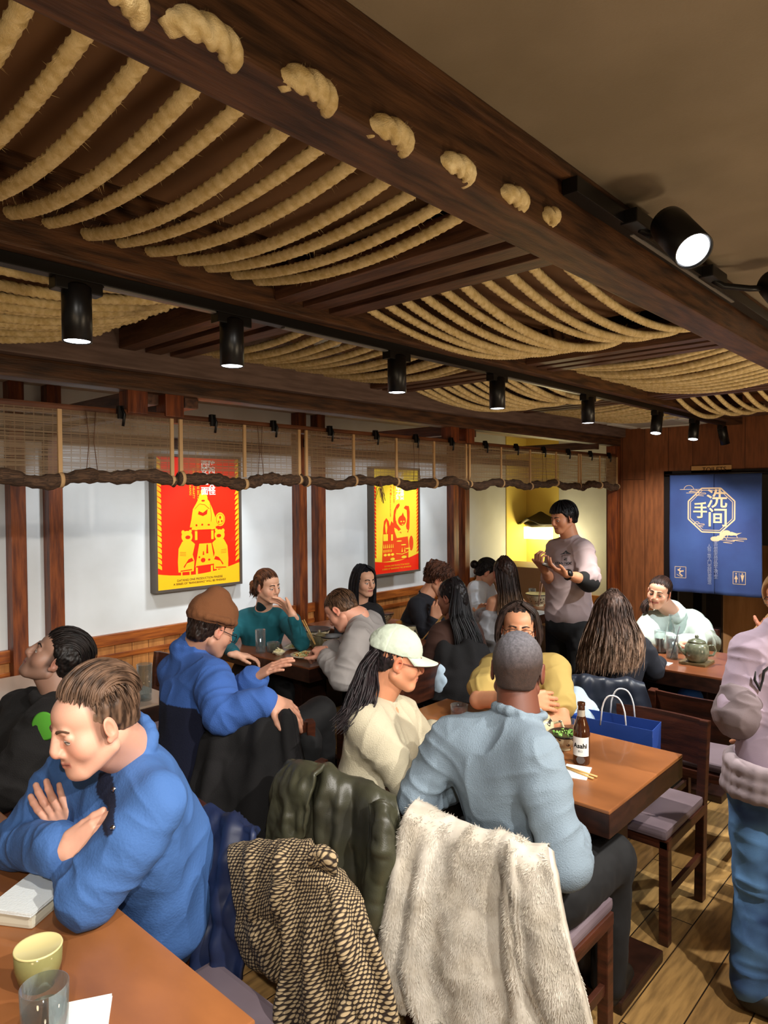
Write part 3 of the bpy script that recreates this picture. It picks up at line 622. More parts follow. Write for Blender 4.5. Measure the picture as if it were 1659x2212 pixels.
# ================================================================== IMPLICIT SURFACES (for bodies, clothes, coats)
def nv(v): return np.array([v[0], v[1], v[2]], float)
class Vol:
    def __init__(s, h, margin=.05): s.h = h; s.p = []; s.m = margin
    def cone(s, a, b, ra, rb, k=.02, flat=None):      # flat=(axis, factor): squashed across that axis
        s.p.append(('c', nv(a), nv(b), ra, rb, k, flat)); return s
    def chain(s, pts, rad, k=.02, flat=None):
        for i in range(len(pts)-1): s.cone(pts[i], pts[i+1], rad[i], rad[i+1], k, flat)
        return s
    def ell(s, c, r, M=None, k=.02, neg=False):
        s.p.append(('n' if neg else 'e', nv(c), np.array(r, float), np.array(M.to_3x3()) if M is not None else np.eye(3), 0, k, None)); return s
    def plane(s, c, n, k=.01): s.p.append(('p', nv(c), nv(n)/np.linalg.norm(nv(n)), 0, 0, k, None)); return s   # cuts away the side the normal points to
    def mesh(s):
        lo = np.full(3, 1e9); hi = -lo
        for q in s.p:
            if q[0] == 'c': R = max(q[3], q[4])+.01; lo = np.minimum(lo, np.minimum(q[1], q[2])-R); hi = np.maximum(hi, np.maximum(q[1], q[2])+R)
            elif q[0] == 'e': R = q[2].max()+.01; lo = np.minimum(lo, q[1]-R); hi = np.maximum(hi, q[1]+R)
        h = s.h; lo -= 2*h; n = np.ceil((hi-lo)/h).astype(int)+3
        ax = [lo[i]+h*np.arange(n[i]) for i in range(3)]
        F = np.full(n, .05, np.float32)
        for q in s.p:
            t = q[0]; k = q[5]
            if t == 'c': R = max(q[3], q[4])+k+.012; a = np.minimum(q[1], q[2])-R; b = np.maximum(q[1], q[2])+R
            elif t in 'en': R = q[2].max()+k+.012; a = q[1]-R; b = q[1]+R
            else: a = lo; b = hi+1
            i0 = np.clip(np.floor((a-lo)/h).astype(int), 0, n-1); i1 = np.clip(np.ceil((b-lo)/h).astype(int)+1, 1, n)
            if (i1 <= i0).any(): continue
            sl = tuple(slice(i0[i], i1[i]) for i in range(3))
            X = ax[0][sl[0]][:, None, None]; Y = ax[1][sl[1]][None, :, None]; Z = ax[2][sl[2]][None, None, :]
            if t == 'c':
                A, B, ra, rb, _, flat = q[1], q[2], q[3], q[4], k, q[6]; d = B-A; L2 = max(d @ d, 1e-9)
                px, py, pz = X-A[0], Y-A[1], Z-A[2]; tt = np.clip((px*d[0]+py*d[1]+pz*d[2])/L2, 0, 1)
                qx, qy, qz = px-tt*d[0], py-tt*d[1], pz-tt*d[2]
                if flat is not None:
                    fa, ff = nv(flat[0]), flat[1]; dt = (qx*fa[0]+qy*fa[1]+qz*fa[2])*(1/ff-1); qx, qy, qz = qx+dt*fa[0], qy+dt*fa[1], qz+dt*fa[2]
                D = np.sqrt(qx*qx+qy*qy+qz*qz)-(ra+(rb-ra)*tt)
                if flat is not None: D = D*(.5+.5*q[6][1])
            elif t in 'en':
                M = q[3]; r = q[2]; px, py, pz = X-q[1][0], Y-q[1][1], Z-q[1][2]
                u = [(px*M[0, j]+py*M[1, j]+pz*M[2, j]) for j in range(3)]
                k0 = np.sqrt(sum((u[j]/r[j])**2 for j in range(3)))+1e-9; k1 = np.sqrt(sum((u[j]/r[j]**2)**2 for j in range(3)))+1e-9
                D = k0*(k0-1)/k1
            else:
                D = (X-q[1][0])*q[2][0]+(Y-q[1][1])*q[2][1]+(Z-q[1][2])*q[2][2]
            G = F[sl]
            if t in 'ce':
                hh = np.clip(.5+.5*(G-D)/k, 0, 1); F[sl] = G*(1-hh)+D*hh-k*hh*(1-hh)
            else:
                if t == 'n': D = -D
                hh = np.clip(.5-.5*(G-D)/k, 0, 1); F[sl] = G*(1-hh)+D*hh+k*hh*(1-hh)
        return surfnet(F, lo, h)
def surfnet(F, lo, h):
    n = F.shape; S = F < 0; c = [x-1 for x in n]
    cnt = np.zeros(c, np.int8)
    for i in (0, 1):
        for j in (0, 1):
            for k in (0, 1): cnt += S[i:c[0]+i, j:c[1]+j, k:c[2]+k]
    act = (cnt > 0) & (cnt < 8); I = np.argwhere(act); idx = np.full(c, -1, np.int64); idx[act] = np.arange(len(I))
    P = np.zeros((len(I), 3)); Wt = np.zeros(len(I))
    for ax in range(3):
        o1, o2 = [a for a in range(3) if a != ax]
        for a in (0, 1):
            for b in (0, 1):
                A = I.copy(); A[:, o1] += a; A[:, o2] += b; B = A.copy(); B[:, ax] += 1
                fa = F[A[:, 0], A[:, 1], A[:, 2]]; fb = F[B[:, 0], B[:, 1], B[:, 2]]; m = (fa < 0) != (fb < 0)
                t = np.where(m, fa/(fa-fb+1e-12), 0); Q = A.astype(float); Q[:, ax] += t; P[m] += Q[m]; Wt[m] += 1
    V = P/Wt[:, None]*h+lo; Fs = []
    for ax in range(3):
        o1, o2 = [(1, 2), (2, 0), (0, 1)][ax]
        sA = [slice(None)]*3; sB = [slice(None)]*3; sA[ax] = slice(0, -1); sB[ax] = slice(1, None)
        a = S[tuple(sA)]; b = S[tuple(sB)]; E = np.argwhere(a != b)
        ok = (E[:, o1] > 0) & (E[:, o2] > 0) & (E[:, o1] < c[o1]) & (E[:, o2] < c[o2]); E = E[ok]
        flip = ~a[E[:, 0], E[:, 1], E[:, 2]]
        def g(d1, d2):
            Q = E.copy(); Q[:, o1] -= d1; Q[:, o2] -= d2; return idx[Q[:, 0], Q[:, 1], Q[:, 2]]
        q = np.stack([g(1, 1), g(0, 1), g(0, 0), g(1, 0)], 1); q[flip] = q[flip][:, ::-1]; Fs.append(q)
    return V, np.concatenate(Fs)
def vnormals(V, F):
    a, b, c, d = (V[F[:, i]] for i in range(4)); n = np.cross(c-a, d-b); N = np.zeros_like(V)
    for i in range(4): np.add.at(N, F[:, i], n)
    return N/(np.linalg.norm(N, axis=1, keepdims=True)+1e-12)
def np_obj(name, V, F, m, parent=None, cols=None, smooth=True):
    me = bpy.data.meshes.new(name); k = F.shape[1]
    me.vertices.add(len(V)); me.vertices.foreach_set('co', np.asarray(V, np.float32).ravel())
    me.loops.add(F.size); me.loops.foreach_set('vertex_index', F.ravel().astype(np.int32))
    me.polygons.add(len(F)); me.polygons.foreach_set('loop_start', np.arange(0, F.size, k, dtype=np.int32))
    me.polygons.foreach_set('use_smooth', np.ones(len(F), bool)*smooth)
    me.update(calc_edges=True); me.validate()
    if cols is not None: add_cols(me, cols)
    for q in (m if isinstance(m, (list, tuple)) else [m]): me.materials.append(q)
    o = bpy.data.objects.new(name, me); return link(o, parent)
def join_np(parts):
    V = []; F = []; b = 0
    for v, f in parts: V.append(v); F.append(f+b); b += len(v)
    return np.concatenate(V), np.concatenate(F)
# ================================================================== FURNITURE
def rot_empty(name, x, y, rz, label, cat, group=None): return empty(name, (x, y, 0), label, cat, group, rz)
SEATM = mat('seat_vinyl', '75676d', .4, col2='605258', nscale=3)
def make_chair(x, y, rz, label, cushion=True):
    """chair; local +Y is the way a sitter faces, x,y is the middle of the back"""
    e = rot_empty('dining_chair', x, y, rz, label, 'chair', 'wooden dining chairs')
    w = .42; D = .42
    for s in (-1, 1):
        MB().bar((s*(w/2-.02), .02, 0), (s*(w/2-.02), .0, .45), .036, .045, (0, 1, 0), .004).bar((s*(w/2-.02), .0, .44), (s*(w/2-.02), -.045, .80), .036, .045, (0, 1, 0), .004).build('leg', WOODD, e)
        MB().bar((s*(w/2-.02), D, 0), (s*(w/2-.02), D, .43), .036, .04, (0, 1, 0), .004).build('leg', WOODD, e)
        MB().bar((s*(w/2-.02), .03, .20), (s*(w/2-.02), D-.02, .20), .018, .032, (0, 0, 1), .002).build('stretcher', WOODD, e)
    MB().box(-w/2, w/2, -.01, D+.02, .395, .435, .004).build('seat_frame', WOODD, e)
    MB().box(-w/2+.005, w/2-.005, .02, D+.03, .436, .475, .016).build('cushion', SEATM, e)
    mb = MB(); n = 8
    for k in range(n):
        t0, t1 = k/n*2-1, (k+1)/n*2-1; c0, c1 = .018*(t0*t0-1), .018*(t1*t1-1)
        def q(t, c, z): yy = -.0-.045*(z-.44)/.36+c; return [(t*(w/2-.03), yy-.009, z), (t*(w/2-.03), yy+.009, z)]
        a = q(t0, c0, .60)+q(t0, c0, .80); b = q(t1, c1, .60)+q(t1, c1, .80)
        mb.add(a+b, [(0, 2, 6, 4), (1, 5, 7, 3), (2, 3, 7, 6), (0, 4, 5, 1)]+([(0, 1, 3, 2)] if k == 0 else [])+([(4, 6, 7, 5)] if k == n-1 else []))
    mb.build('backrest', WOODD, e)
    return e
TABT = mat('table_top_wood', '9c6238', .3, col2='5a351d', nscale=2.2, stretch=(1.4, .7, 1), bump=.05, bscale=20, coat=.15, contrast=(.38, .68), ndetail=6)
TABS = mat('table_side_wood', '301910', .4, col2='1d0e08', nscale=5, stretch=(3, 3, 8))
def make_table(x0, x1, y0, y1, label, z=.75, th=.06, ped=(.22, .3), top=None):
    e = empty('dining_table', ((x0+x1)/2, (y0+y1)/2, 0), label, 'table', 'wooden dining tables'); a, b = (x1-x0)/2, (y1-y0)/2
    MB().box(-a, a, -b, b, z-.012, z, .004).build('tabletop', top or TABT, e)
    MB().box(-a, a, -b, b, z-th-.03, z-.0125, .003).build('edge_band', TABS, e)
    MB().box(-ped[0]/2, ped[0]/2, -b+ped[1], b-ped[1], .04, z-th-.03, .006).build('pedestal', TABS, e)
    MB().box(-a+.14, a-.14, -b+ped[1]-.1, b-ped[1]+.1, 0, .045, .01).build('foot_plate', TABS, e)
    return e
make_table(.12, .795, 1.07, 2.42, 'brown wooden table in the left foreground with napkins, cup and glass')
make_table(2.08, 2.73, .945, 2.08, 'orange-brown wooden table in the middle with beer bottle and bowls', ped=(.2, .12))
TAB2 = mat('table_top_wood_dark', '8a5232', .3, col2='6a3b22', nscale=2.5, bump=.05, bscale=20, coat=.15)
make_table(2.69, 3.30, 3.06, 4.2, 'table crowded with plates and bowls beside the red poster', top=TAB2)
make_table(1.12, 1.86, 3.10, 4.2, 'pale table with a glass pitcher at far left', top=mat('table_top_pale', 'a58f7c', .3, coat=.2))
make_table(3.62, 4.24, 3.02, 4.15, 'far table with a big noodle bowl and two glass bottles', top=TAB2)
make_table(5.15, 5.80, 2.98, 4.1, 'farthest table with a noodle bowl, by the yellow wall', top=TAB2)
make_table(4.0, 4.66, 1.02, 2.0, 'table with cola and teapot in front of the blue curtain', top=TAB2)
H = math.pi/2
make_chair(1.10, 1.43, H, 'empty chair under the brown dotted coat')
make_chair(1.14, 1.97, H, 'chair of the person in the blue quarter-zip')
make_chair(1.64, 1.14, -H, 'chair under the cream fleece coat')
make_chair(1.72, 1.66, -H, 'chair under the olive green coat')
make_chair(1.80, 2.34, -.45, 'chair under the black coat beside the beanie wearer')
make_chair(3.12, 1.19, H, 'empty chair at the orange-brown table with a blue bag on it').scale.z = .955
make_chair(3.12, 1.78, H, 'chair of the person in the yellow shirt')
make_chair(3.42, 1.12, -H, 'empty chair with grey seat, back towards the table with the blue bag')
make_chair(3.42, 1.72, -H, 'chair with a dark jacket, under the person with long brown hair')
make_chair(5.12, 1.75, H, 'chair of the person in the pale hoodie')
make_chair(.98, 2.92, 1.25, 'chair of the person in the black hoodie at far left')
make_chair(2.18, 3.75, H, 'wooden chair against the wainscot at left')
make_chair(3.0, 2.50, 0, 'chair of the person in the grey shirt')
make_chair(3.52, 2.62, -.3, 'chair of the person in the brown jacket')
make_chair(4.6, 3.1, -1.57, 'chair of the person with long hair and bare shoulder')
# wall bench behind the teal top / black hair
for x0, x1, lab in ((2.3, 4.9, 'long low wooden wall bench under the posters'), ):
    e = empty('wall_bench', ((x0+x1)/2, 4.2, 0), lab, 'bench'); a = (x1-x0)/2
    MB().box(-a, a, -.02, .15, .0, .40, .004).build('base', TABS, e); MB().box(-a, a, -.05, .15, .40, .46, .015).build('cushion', SEATM, e)
b = empty('bench_back', (6.25, 3.72, 0), 'brown high backed booth seat in front of the yellow wall', 'bench')
MB().box(-.06, .5, -.3, .6, 0, 1.02, .008).build('back_panel', mat('booth_brown', '6b4a2a', .5), b); MB().box(-.45, -.061, -.3, .6, 0, .45, .01).build('seat', TABS, b)
# ================================================================== PEOPLE
SKIN = mat('skin', (1, 1, 1), .5, attr=True, sss=.12, bump=.06, bscale=500)
HAIRM = mat('hair', (1, 1, 1), .45, attr=True, spec=.28)
CLOTH = mat('cloth_fine', (1, 1, 1), .88, attr=True, bump=.25, bscale=700)
KNIT = mat('cloth_knit', (1, 1, 1), .95, attr=True, bump=.6, bscale=260)
EYEM = mat('eye', (1, 1, 1), .15, attr=True)
FRAMEM = mat('glasses_frame', '24120f', .3)
LENSG = mat('glasses_lens', 'ffffff', .05, trans=1, ior=1.05, alpha=.25)
SHOEM = mat('shoe_leather', '17130f', .5)
def hframe(c, yaw, pitch, roll=0, s=1.0):
    """head frame: local +Y out of the face, +X to the person's left, +Z up; yaw 0 looks at the viewer, 90 to the picture's right"""
    rf = Vector((c.x, c.y, 0)).normalized(); rr = rf.cross(Vector((0, 0, 1)))
    y = (-rf*math.cos(R_(yaw))+rr*math.sin(R_(yaw))).normalized(); z = Vector((0, 0, 1)); x = y.cross(z)
    M = Matrix((x, y, z)).transposed().to_4x4()
    M = M @ Matrix.Rotation(-R_(pitch), 4, 'X') @ Matrix.Rotation(R_(roll), 4, 'Y') @ Matrix.Scale(s*.93, 4)
    M.translation = c; return M
def bdir(c, yaw):
    rf = Vector((c.x, c.y, 0)).normalized(); rr = rf.cross(Vector((0, 0, 1)))
    return (-rf*math.cos(R_(yaw))+rr*math.sin(R_(yaw))).normalized()
def xf(M, V): A = np.array(M.to_3x3()); return V @ A.T+np.array(M.translation)
def head_np(M, neck_to, skin, h=.003, lidopen=.5, lips='a85a50', smile=0, wide=1.0, stubble=0, fade=None, fy=.035, nr=.056, fem=False, chin=1.0):
    v = Vol(h); E = v.ell; C = v.cone
    E((0, -.018, .032), (.074*wide, .094, .084), k=.01)
    E((0, .022, -.03), (.060*wide, .066, .078), k=.03)
    E((0, .030, .045), (.062, .058, .045), k=.02)
    for s in (1, -1):
        E((s*.036*wide, .050, -.028), (.030, .030, .032), k=.025)      # cheekbones
        C((s*.050*wide, -.005, -.055), (s*.021, .060, -.090*chin), .021, .022, .02)   # jaw line
    E((0, .074, -.092*chin), (.023, .020, .020), k=.022)
    C((-.030, .079, .022), (.030, .079, .022), .010, .010, .012)      # brow
    for s in (1, -1):
        E((s*.031, .0985, .003), (.018, .016, .012), k=.010, neg=True)
        E((s*.031, .0735, .002+.004*(1-lidopen)), (.0155, .0130, .0125), k=.004)
    C((0, .089, .018), (0, .103, -.020), .0095, .0130, .012); E((0, .102, -.030), (.0115, .0115, .0105), k=.008)
    for s in (1, -1): E((s*.013, .093, -.033), (.0085, .0095, .0075), k=.006)
    E((0, .076, -.056), (.030, .018, .026), k=.018)
    w_ = .024+.005*smile
    for s in (1, -1):
        C((0, .0925, -.0560), (s*w_, .0825, -.0590+.006*smile), .0052, .0026, .006)
        C((0, .0910, -.0650), (s*(w_-.004), .0820, -.0610+.006*smile), .0058, .0028, .006)
        # ears
    for s in (1, -1):
        Me = Matrix.Rotation(s*R_(-18), 4, 'Z') @ Matrix.Rotation(R_(-12), 4, 'X')
        E((s*.0775*wide, -.006, -.004), (.007, .018, .031), Me, .005)
        E((s*.0845*wide, -.002, .000), (.006, .010, .019), Me, .004, neg=True)
        E((s*.0765*wide, .002, -.029), (.006, .009, .010), Me, .004)
    V, F = v.mesh(); N = vnormals(V, F)
    base = np.array(lin(skin)); cols = np.tile(base, (len(V), 1))
    def tint(mask, c, a): cols[:] = cols*(1-mask[:, None]*a)+np.array(lin(c))*mask[:, None]*a
    g = lambda c, r: np.exp(-(((V-np.array(c))/np.array(r))**2).sum(1))
    red = tuple(min(1, x) for x in (base[0]**.4545*1.02, base[1]**.4545*.72, base[2]**.4545*.66))
    for s in (1, -1):
        tint(g((s*.040, .062, -.030), (.022, .03, .020)), red, .35); tint(g((s*.08, 0, -.005), (.012, .025, .035)), red, .55)
        tint(g((s*.031, .088, -.010), (.018, .02, .010)), tuple(np.array(red)*.75), .3)
        tint(g((s*.031, .09, .003), (.017, .02, .004)), '4a2c22', .35+.2*(1-lidopen))
    tint(g((0, .106, -.030), (.014, .016, .012)), red, .3)
    lip = np.exp(-((np.abs(V[:, 2]+.0605-.006*smile*np.minimum(1, np.abs(V[:, 0])/.02)))/.0075)**4)*(np.abs(V[:, 0]) < w_+.002)*(V[:, 1] > .074)
    tint(lip, lips, .8)
    ln = np.exp(-((V[:, 2]+.0602-.003*smile-.1*smile*np.abs(V[:, 0])*np.abs(V[:, 0])*60)/.0018)**2)*(np.abs(V[:, 0]) < w_)*(V[:, 1] > .077); tint(ln, '3a1512', .8)
    if stubble:
        m = np.clip((-.035-V[:, 2])/.02, 0, 1)*np.clip((V[:, 1]+.02)/.03, 0, 1); tint(m, '4a3a34', stubble)
        m = g((0, .098, -.047), (.024, .02, .006)); tint(m, '4a3a34', stubble)
    if fade:
        m = np.clip((fy-V[:, 1])/.012, 0, 1)*np.clip((V[:, 2]+.052+.3*np.minimum(V[:, 1], 0))/.03, 0, 1)*np.clip(((V[:, 0]/.076)**2+((V[:, 1]+.006)/.03)**2*0 < .98)+((np.abs(V[:, 1]+.004) > .024) | (V[:, 2] > .03)), 0, 1)
        tint(m*(np.abs(V[:, 0]) < .0785), fade, .72)
    V = xf(M, V)
    # neck: separate piece, in world space, sunk into the skull base
    a = M @ Vector((0, -.022, -.035)); n2 = Vol(max(h*1.5, .004)); n2.cone(a, neck_to, nr*.98, nr*1.08, .02); n2.cone(M @ Vector((0, .03, -.075)), neck_to+(M.to_3x3() @ Vector((0, .01, 0))), .026, .05, .03)
    Vn, Fn = n2.mesh(); cn = np.tile(base*.96, (len(Vn), 1))
    return [(V, F, cols), (Vn, Fn, cn)]
def hand_prims(v, wrist, d, n, side, curl=(20, 25, 20), spread=6, s=1.0, thumb=(.55, .75, .25), fr=1.15, index=None):
    """wrist point, finger direction, palm-facing normal, side +1/-1 for the thumb"""
    d = Vector(d).normalized(); n = Vector(n); n = (n-d*n.dot(d)).normalized(); S = d.cross(n)*side
    P = lambda a, b, c: wrist+(d*a+S*b+n*c)*s
    v.cone(P(-.03, 0, 0), P(.012, 0, 0), .026*s, .025*s, .01, (n, .72))
    kn = [(.088, .030), (.092, .009), (.086, -.012), (.076, -.031)]
    for x, y in kn: v.cone(P(.015, y*.55, 0), P(x-.006, y, -.001), .0165*s, .0118*s, .012)
    v.cone(P(.02, .022, .006), P(.045, .030, .008), .014*s, .012*s, .012)
    lens = [(.042, .025, .020), (.046, .029, .021), (.043, .027, .021), (.034, .020, .018)]
    for i, ((x, y), L) in enumerate(zip(kn, lens)):
        a = R_((1.5-i)*spread*.6); dr = d*math.cos(a)+S*math.sin(a); p = P(x-.004, y, 0); c = 0; r = [.0088, .0080, .0074, .0064] if i < 3 else [.0075, .0068, .0062, .0055]
        cu = curl if not (index is not None and i == 0) else index
        for j in range(3):
            c += R_(cu[j]); q = p+(dr*math.cos(c)+n*math.sin(c))*L[j]*s; v.cone(p, q, r[j]*s*fr, r[j+1]*s*fr, .0035); p = q
    t = (d*thumb[0]+S*thumb[1]+n*thumb[2]).normalized(); p = P(.020, .024, .004)
    for L, r0, r1, bend in ((.038, .0145, .0105, 0), (.030, .0100, .0090, .25), (.024, .0090, .0072, .3)):
        t = (t+d*bend).normalized(); q = p+t*L*s; v.cone(p, q, r0*s*fr, r1*s*fr, .005); p = q
def arm_np(sh, el, wr, hand, skin, h=.0032, r=(.046, .038, .026), full=False):
    v = Vol(h)
    if full: v.cone(sh, el, r[0], r[1], .02)
    a = el if full else el.lerp(wr, .45)
    v.chain([a, el.lerp(wr, .55) if full else el.lerp(wr, .6), wr], [r[1]*(1 if full else .93), r[1]*.93, r[2]], .015)
    if hand: hand_prims(v, wr, *hand['a'], **{k: q for k, q in hand.items() if k != 'a'})
    V, F = v.mesh(); b = np.array(lin(skin)); cols = np.tile(b, (len(V), 1))
    if hand:
        tips = wr+Vector(hand['a'][0]).normalized()*.15; dd = np.linalg.norm(V-nv(tips), axis=1); m = np.exp(-(dd/.05)**2)[:, None]*.25
        cols = cols*(1-m)+np.array([b[0], b[1]*.7, b[2]*.65])*m
    cols *= (1+.06*fbm(V, 40, 3))[:, None]
    return V, F, cols
def wrinkle(V, N, arms, amp=.004, seed=0, fscale=7):
    n = fbm(V*np.array([1, 1, .8]), fscale, seed, 2); Q = V+.035*np.stack([vnoise(V*7, seed+1), vnoise(V*7, seed+2), vnoise(V*7, seed+3)], 1)
    rid = (1-np.abs(vnoise(Q*np.array([1, 1, .75])*14, seed+9)))**2; disp = amp*(.8*n+1.1*(rid-.4))
    for sh, el, wr in arms:
        for a, b, c, w, q in ((sh, el, .80, .10, 1), (el, wr, .15, .09, 1), (el, wr, .85, .07, .8), (sh, el, .12, .09, .7)):
            a_, b_ = nv(a), nv(b); d = (b_-a_); L = np.linalg.norm(d)+1e-6; d /= L; ctr = a_+d*L*c
            R = V-a_; t = R @ d; P = R-t[:, None]*d; wgt = np.exp(-((t-L*c)/w)**2)*np.exp(-(np.linalg.norm(V-ctr, axis=1)/.13)**2)
            U = P*8+d*((t+.25*P[:, 2]+.2*P[:, 0])*27)[:, None]+seed
            disp = disp+wgt*amp*q*1.9*((1-np.abs(vnoise(U, seed+20)))**2-.4)
    return V+N*disp[:, None]
def ring(v, c, axis, r, t, n=14, k=.008):
    axis = Vector(axis).normalized(); x = axis.cross(Vector((.3, .7, .2))).normalized(); y = axis.cross(x)
    P = [c+x*math.cos(2*math.pi*i/n)*r+y*math.sin(2*math.pi*i/n)*r for i in range(n+1)]
    for i in range(n): v.cone(P[i], P[i+1], t, t, k)
def garment(J, arms, loose=.014, h=.006, sleeve=1.0, collar=.012, hood=0, amp=.004, seed=0, fat=1.0, hem=None, armr=(.056, .047, .036), neckr=.062, shrug=0, extra=None):
    v = Vol(h); nk, pel, sl, sr = J['nk'], J['pel'], J['sl'], J['sr']
    ax = (sr-sl).normalized(); mid = (sl+sr)/2; sp = (nk-pel).normalized(); fw = sp.cross(ax).normalized(); ax2 = fw.cross(sp)
    M = Matrix((ax2, fw, sp)).transposed().to_4x4(); hw = (sr-sl).length/2; f = fat
    T = pel.lerp(nk, .5); Lt = (nk-pel).length
    che = pel.lerp(mid, .68)
    v.ell(che, (hw*.88+loose, .108*f+loose, Lt*.36), M, .04)
    v.ell(pel.lerp(mid, .33), (hw*.80*f+loose, .112*f+loose, Lt*.30), M, .05)
    v.ell(pel.lerp(mid, .08), (hw*.85*f+loose, .125*f+loose, Lt*.24), M, .05)
    for s_ in (sl, sr):
        v.cone(nk-Vector((0, 0, .035)), s_.lerp(nk, .10)+Vector((0, 0, shrug+.006)), .052+loose*.3, .050+loose*.5, .05); v.ell(s_.lerp(mid, .34).lerp(pel, .10), (.072, .072, .085), M, .07)
    for (sh, el, wr) in arms:
        r0, r1, r2 = [a+loose*.8 for a in armr]
        if sleeve > .5:
            q = el.lerp(wr, (sleeve-.5)*2); r3 = r1+(r2-r1)*(sleeve-.5)*2
            v.cone(sh, sh.lerp(el, .3), r0*.86, r0, .04); v.chain([sh.lerp(el, .3), el, q], [r0, r1, r3], .014); v.plane(q, q-el, .004) if False else None
        else: q = sh.lerp(el, sleeve*2); v.chain([sh, q], [r0*.9, r0*1.02], .035)
    if collar: ring(v, nk+(M.to_3x3() @ Vector((0, .012, .005))), sp+fw*.35, neckr, collar)
    if hood: v.ell(nk-fw*.055+sp*-.02, (.10, .055, .06), M, .03); v.ell(nk-fw*.03+sp*.03, (.085, .05, .04), M, .02)
    if extra: extra(v, M)
    V, F = v.mesh(); N = vnormals(V, F); V = wrinkle(V, N, arms, amp, seed)
    return V, F
def trousers_obj(pel, fdir, m, parent, knees=None, feet=None, name='trousers', r=(.10, .075, .058), h=.011, shoe=SHOEM):
    side = fdir.cross(Vector((0, 0, 1))); v = Vol(h); v.ell(pel+Vector((0, 0, -.02)), (.17, .15, .13), k=.05); SV = []
    for i, s in enumerate((-1, 1)):
        kn = knees[i] if knees else pel+fdir*.40+side*s*.11+Vector((0, 0, -(pel.z-.50)))
        ft = feet[i] if feet else Vector((kn.x, kn.y, .09))-fdir*.03
        v.chain([pel+side*s*.09-Vector((0, 0, .03)), kn, ft], list(r), .03)
        sv = Vol(.008); sv.cone(Vector((ft.x, ft.y, .055)), Vector((ft.x, ft.y, .045))+fdir*.14, .045, .036, .01); SV.append(sv)
    V, F = v.mesh(); N = vnormals(V, F); V = V+N*(.005*fbm(V, 14, 5))[:, None]
    o = np_obj(name, V, F, m, parent)
    for sv in SV: V, F = sv.mesh(); V[:, 2] = np.maximum(V[:, 2], .002); np_obj('shoe', V, F, shoe, parent)
    return o
# ---- hair
def tubes_np(paths, rads, n=5):
    """paths (K,N,3), rads (K,N) -> quads"""
    P = np.asarray(paths, float); K, N, _ = P.shape; T = np.gradient(P, axis=1); T /= np.linalg.norm(T, axis=2, keepdims=True)+1e-9
    ref = np.zeros_like(T); ref[..., 2] = 1; ref[np.abs(T[..., 2]) > .9] = (1, 0, 0); X = np.cross(T, ref); X /= np.linalg.norm(X, axis=2, keepdims=True)+1e-9; Y = np.cross(T, X)
    a = 2*np.pi*np.arange(n)/n; R = np.asarray(rads)[..., None, None]
    V = P[:, :, None, :]+(X[:, :, None, :]*np.cos(a)[None, None, :, None]+Y[:, :, None, :]*np.sin(a)[None, None, :, None])*R
    V = V.reshape(-1, 3); k, i, j = np.meshgrid(np.arange(K), np.arange(N-1), np.arange(n), indexing='ij'); b = k*N*n
    F = np.stack([b+i*n+j, b+i*n+(j+1) % n, b+(i+1)*n+(j+1) % n, b+(i+1)*n+j], -1).reshape(-1, 4); return V, F
HR = (.081, .101, .093)
def scalp(theta, phi, off=0.0):   # theta from the crown axis, phi: 0 front (+Y), 90 left(+X)
    th = np.asarray(theta); ph = np.asarray(phi); r = np.array(HR)+np.asarray(off)[..., None] if np.ndim(off) else np.array(HR)+off
    d = np.stack([np.sin(th)*np.sin(ph), np.sin(th)*np.cos(ph), np.cos(th)], -1); return d*r+np.array([0, -.018, .030])
def hair_cap(M, color, zside=-.02, znape=-.065, front=.062, thick=.0, h=.0035, noise=.003, curly=0, wide=1.0):
    v = Vol(h); v.ell((0, -.020, .032), (HR[0]*wide+thick, HR[1]-.002+thick, HR[2]+thick), k=.01)
    v.ell((0, -.055, -.02), (.064+thick, .060+thick, .075), k=.02)
    v.ell((0, .125, front-.100), (.088, .105, .095), k=.012, neg=True)
    v.ell((0, .085, front-.105), (.12, .060, .085), k=.012, neg=True)
    v.plane((0, 0, zside), (0, .75, -.66), .012); v.plane((0, -.06, znape), (0, .1, -1), .01)
    V, F = v.mesh(); N = vnormals(V, F); V = V+N*(noise*fbm(V*np.array([1, 1, .6]), 90 if not curly else 60, 2, 3))[:, None]
    return xf(M, V), F
def cut_front(front):
    return lambda ph: np.where(np.cos(ph) > .15, np.arccos(np.clip((front-.03)/HR[2], -1, 1))*(1+.22*(1-np.cos(ph)**2)), 0)
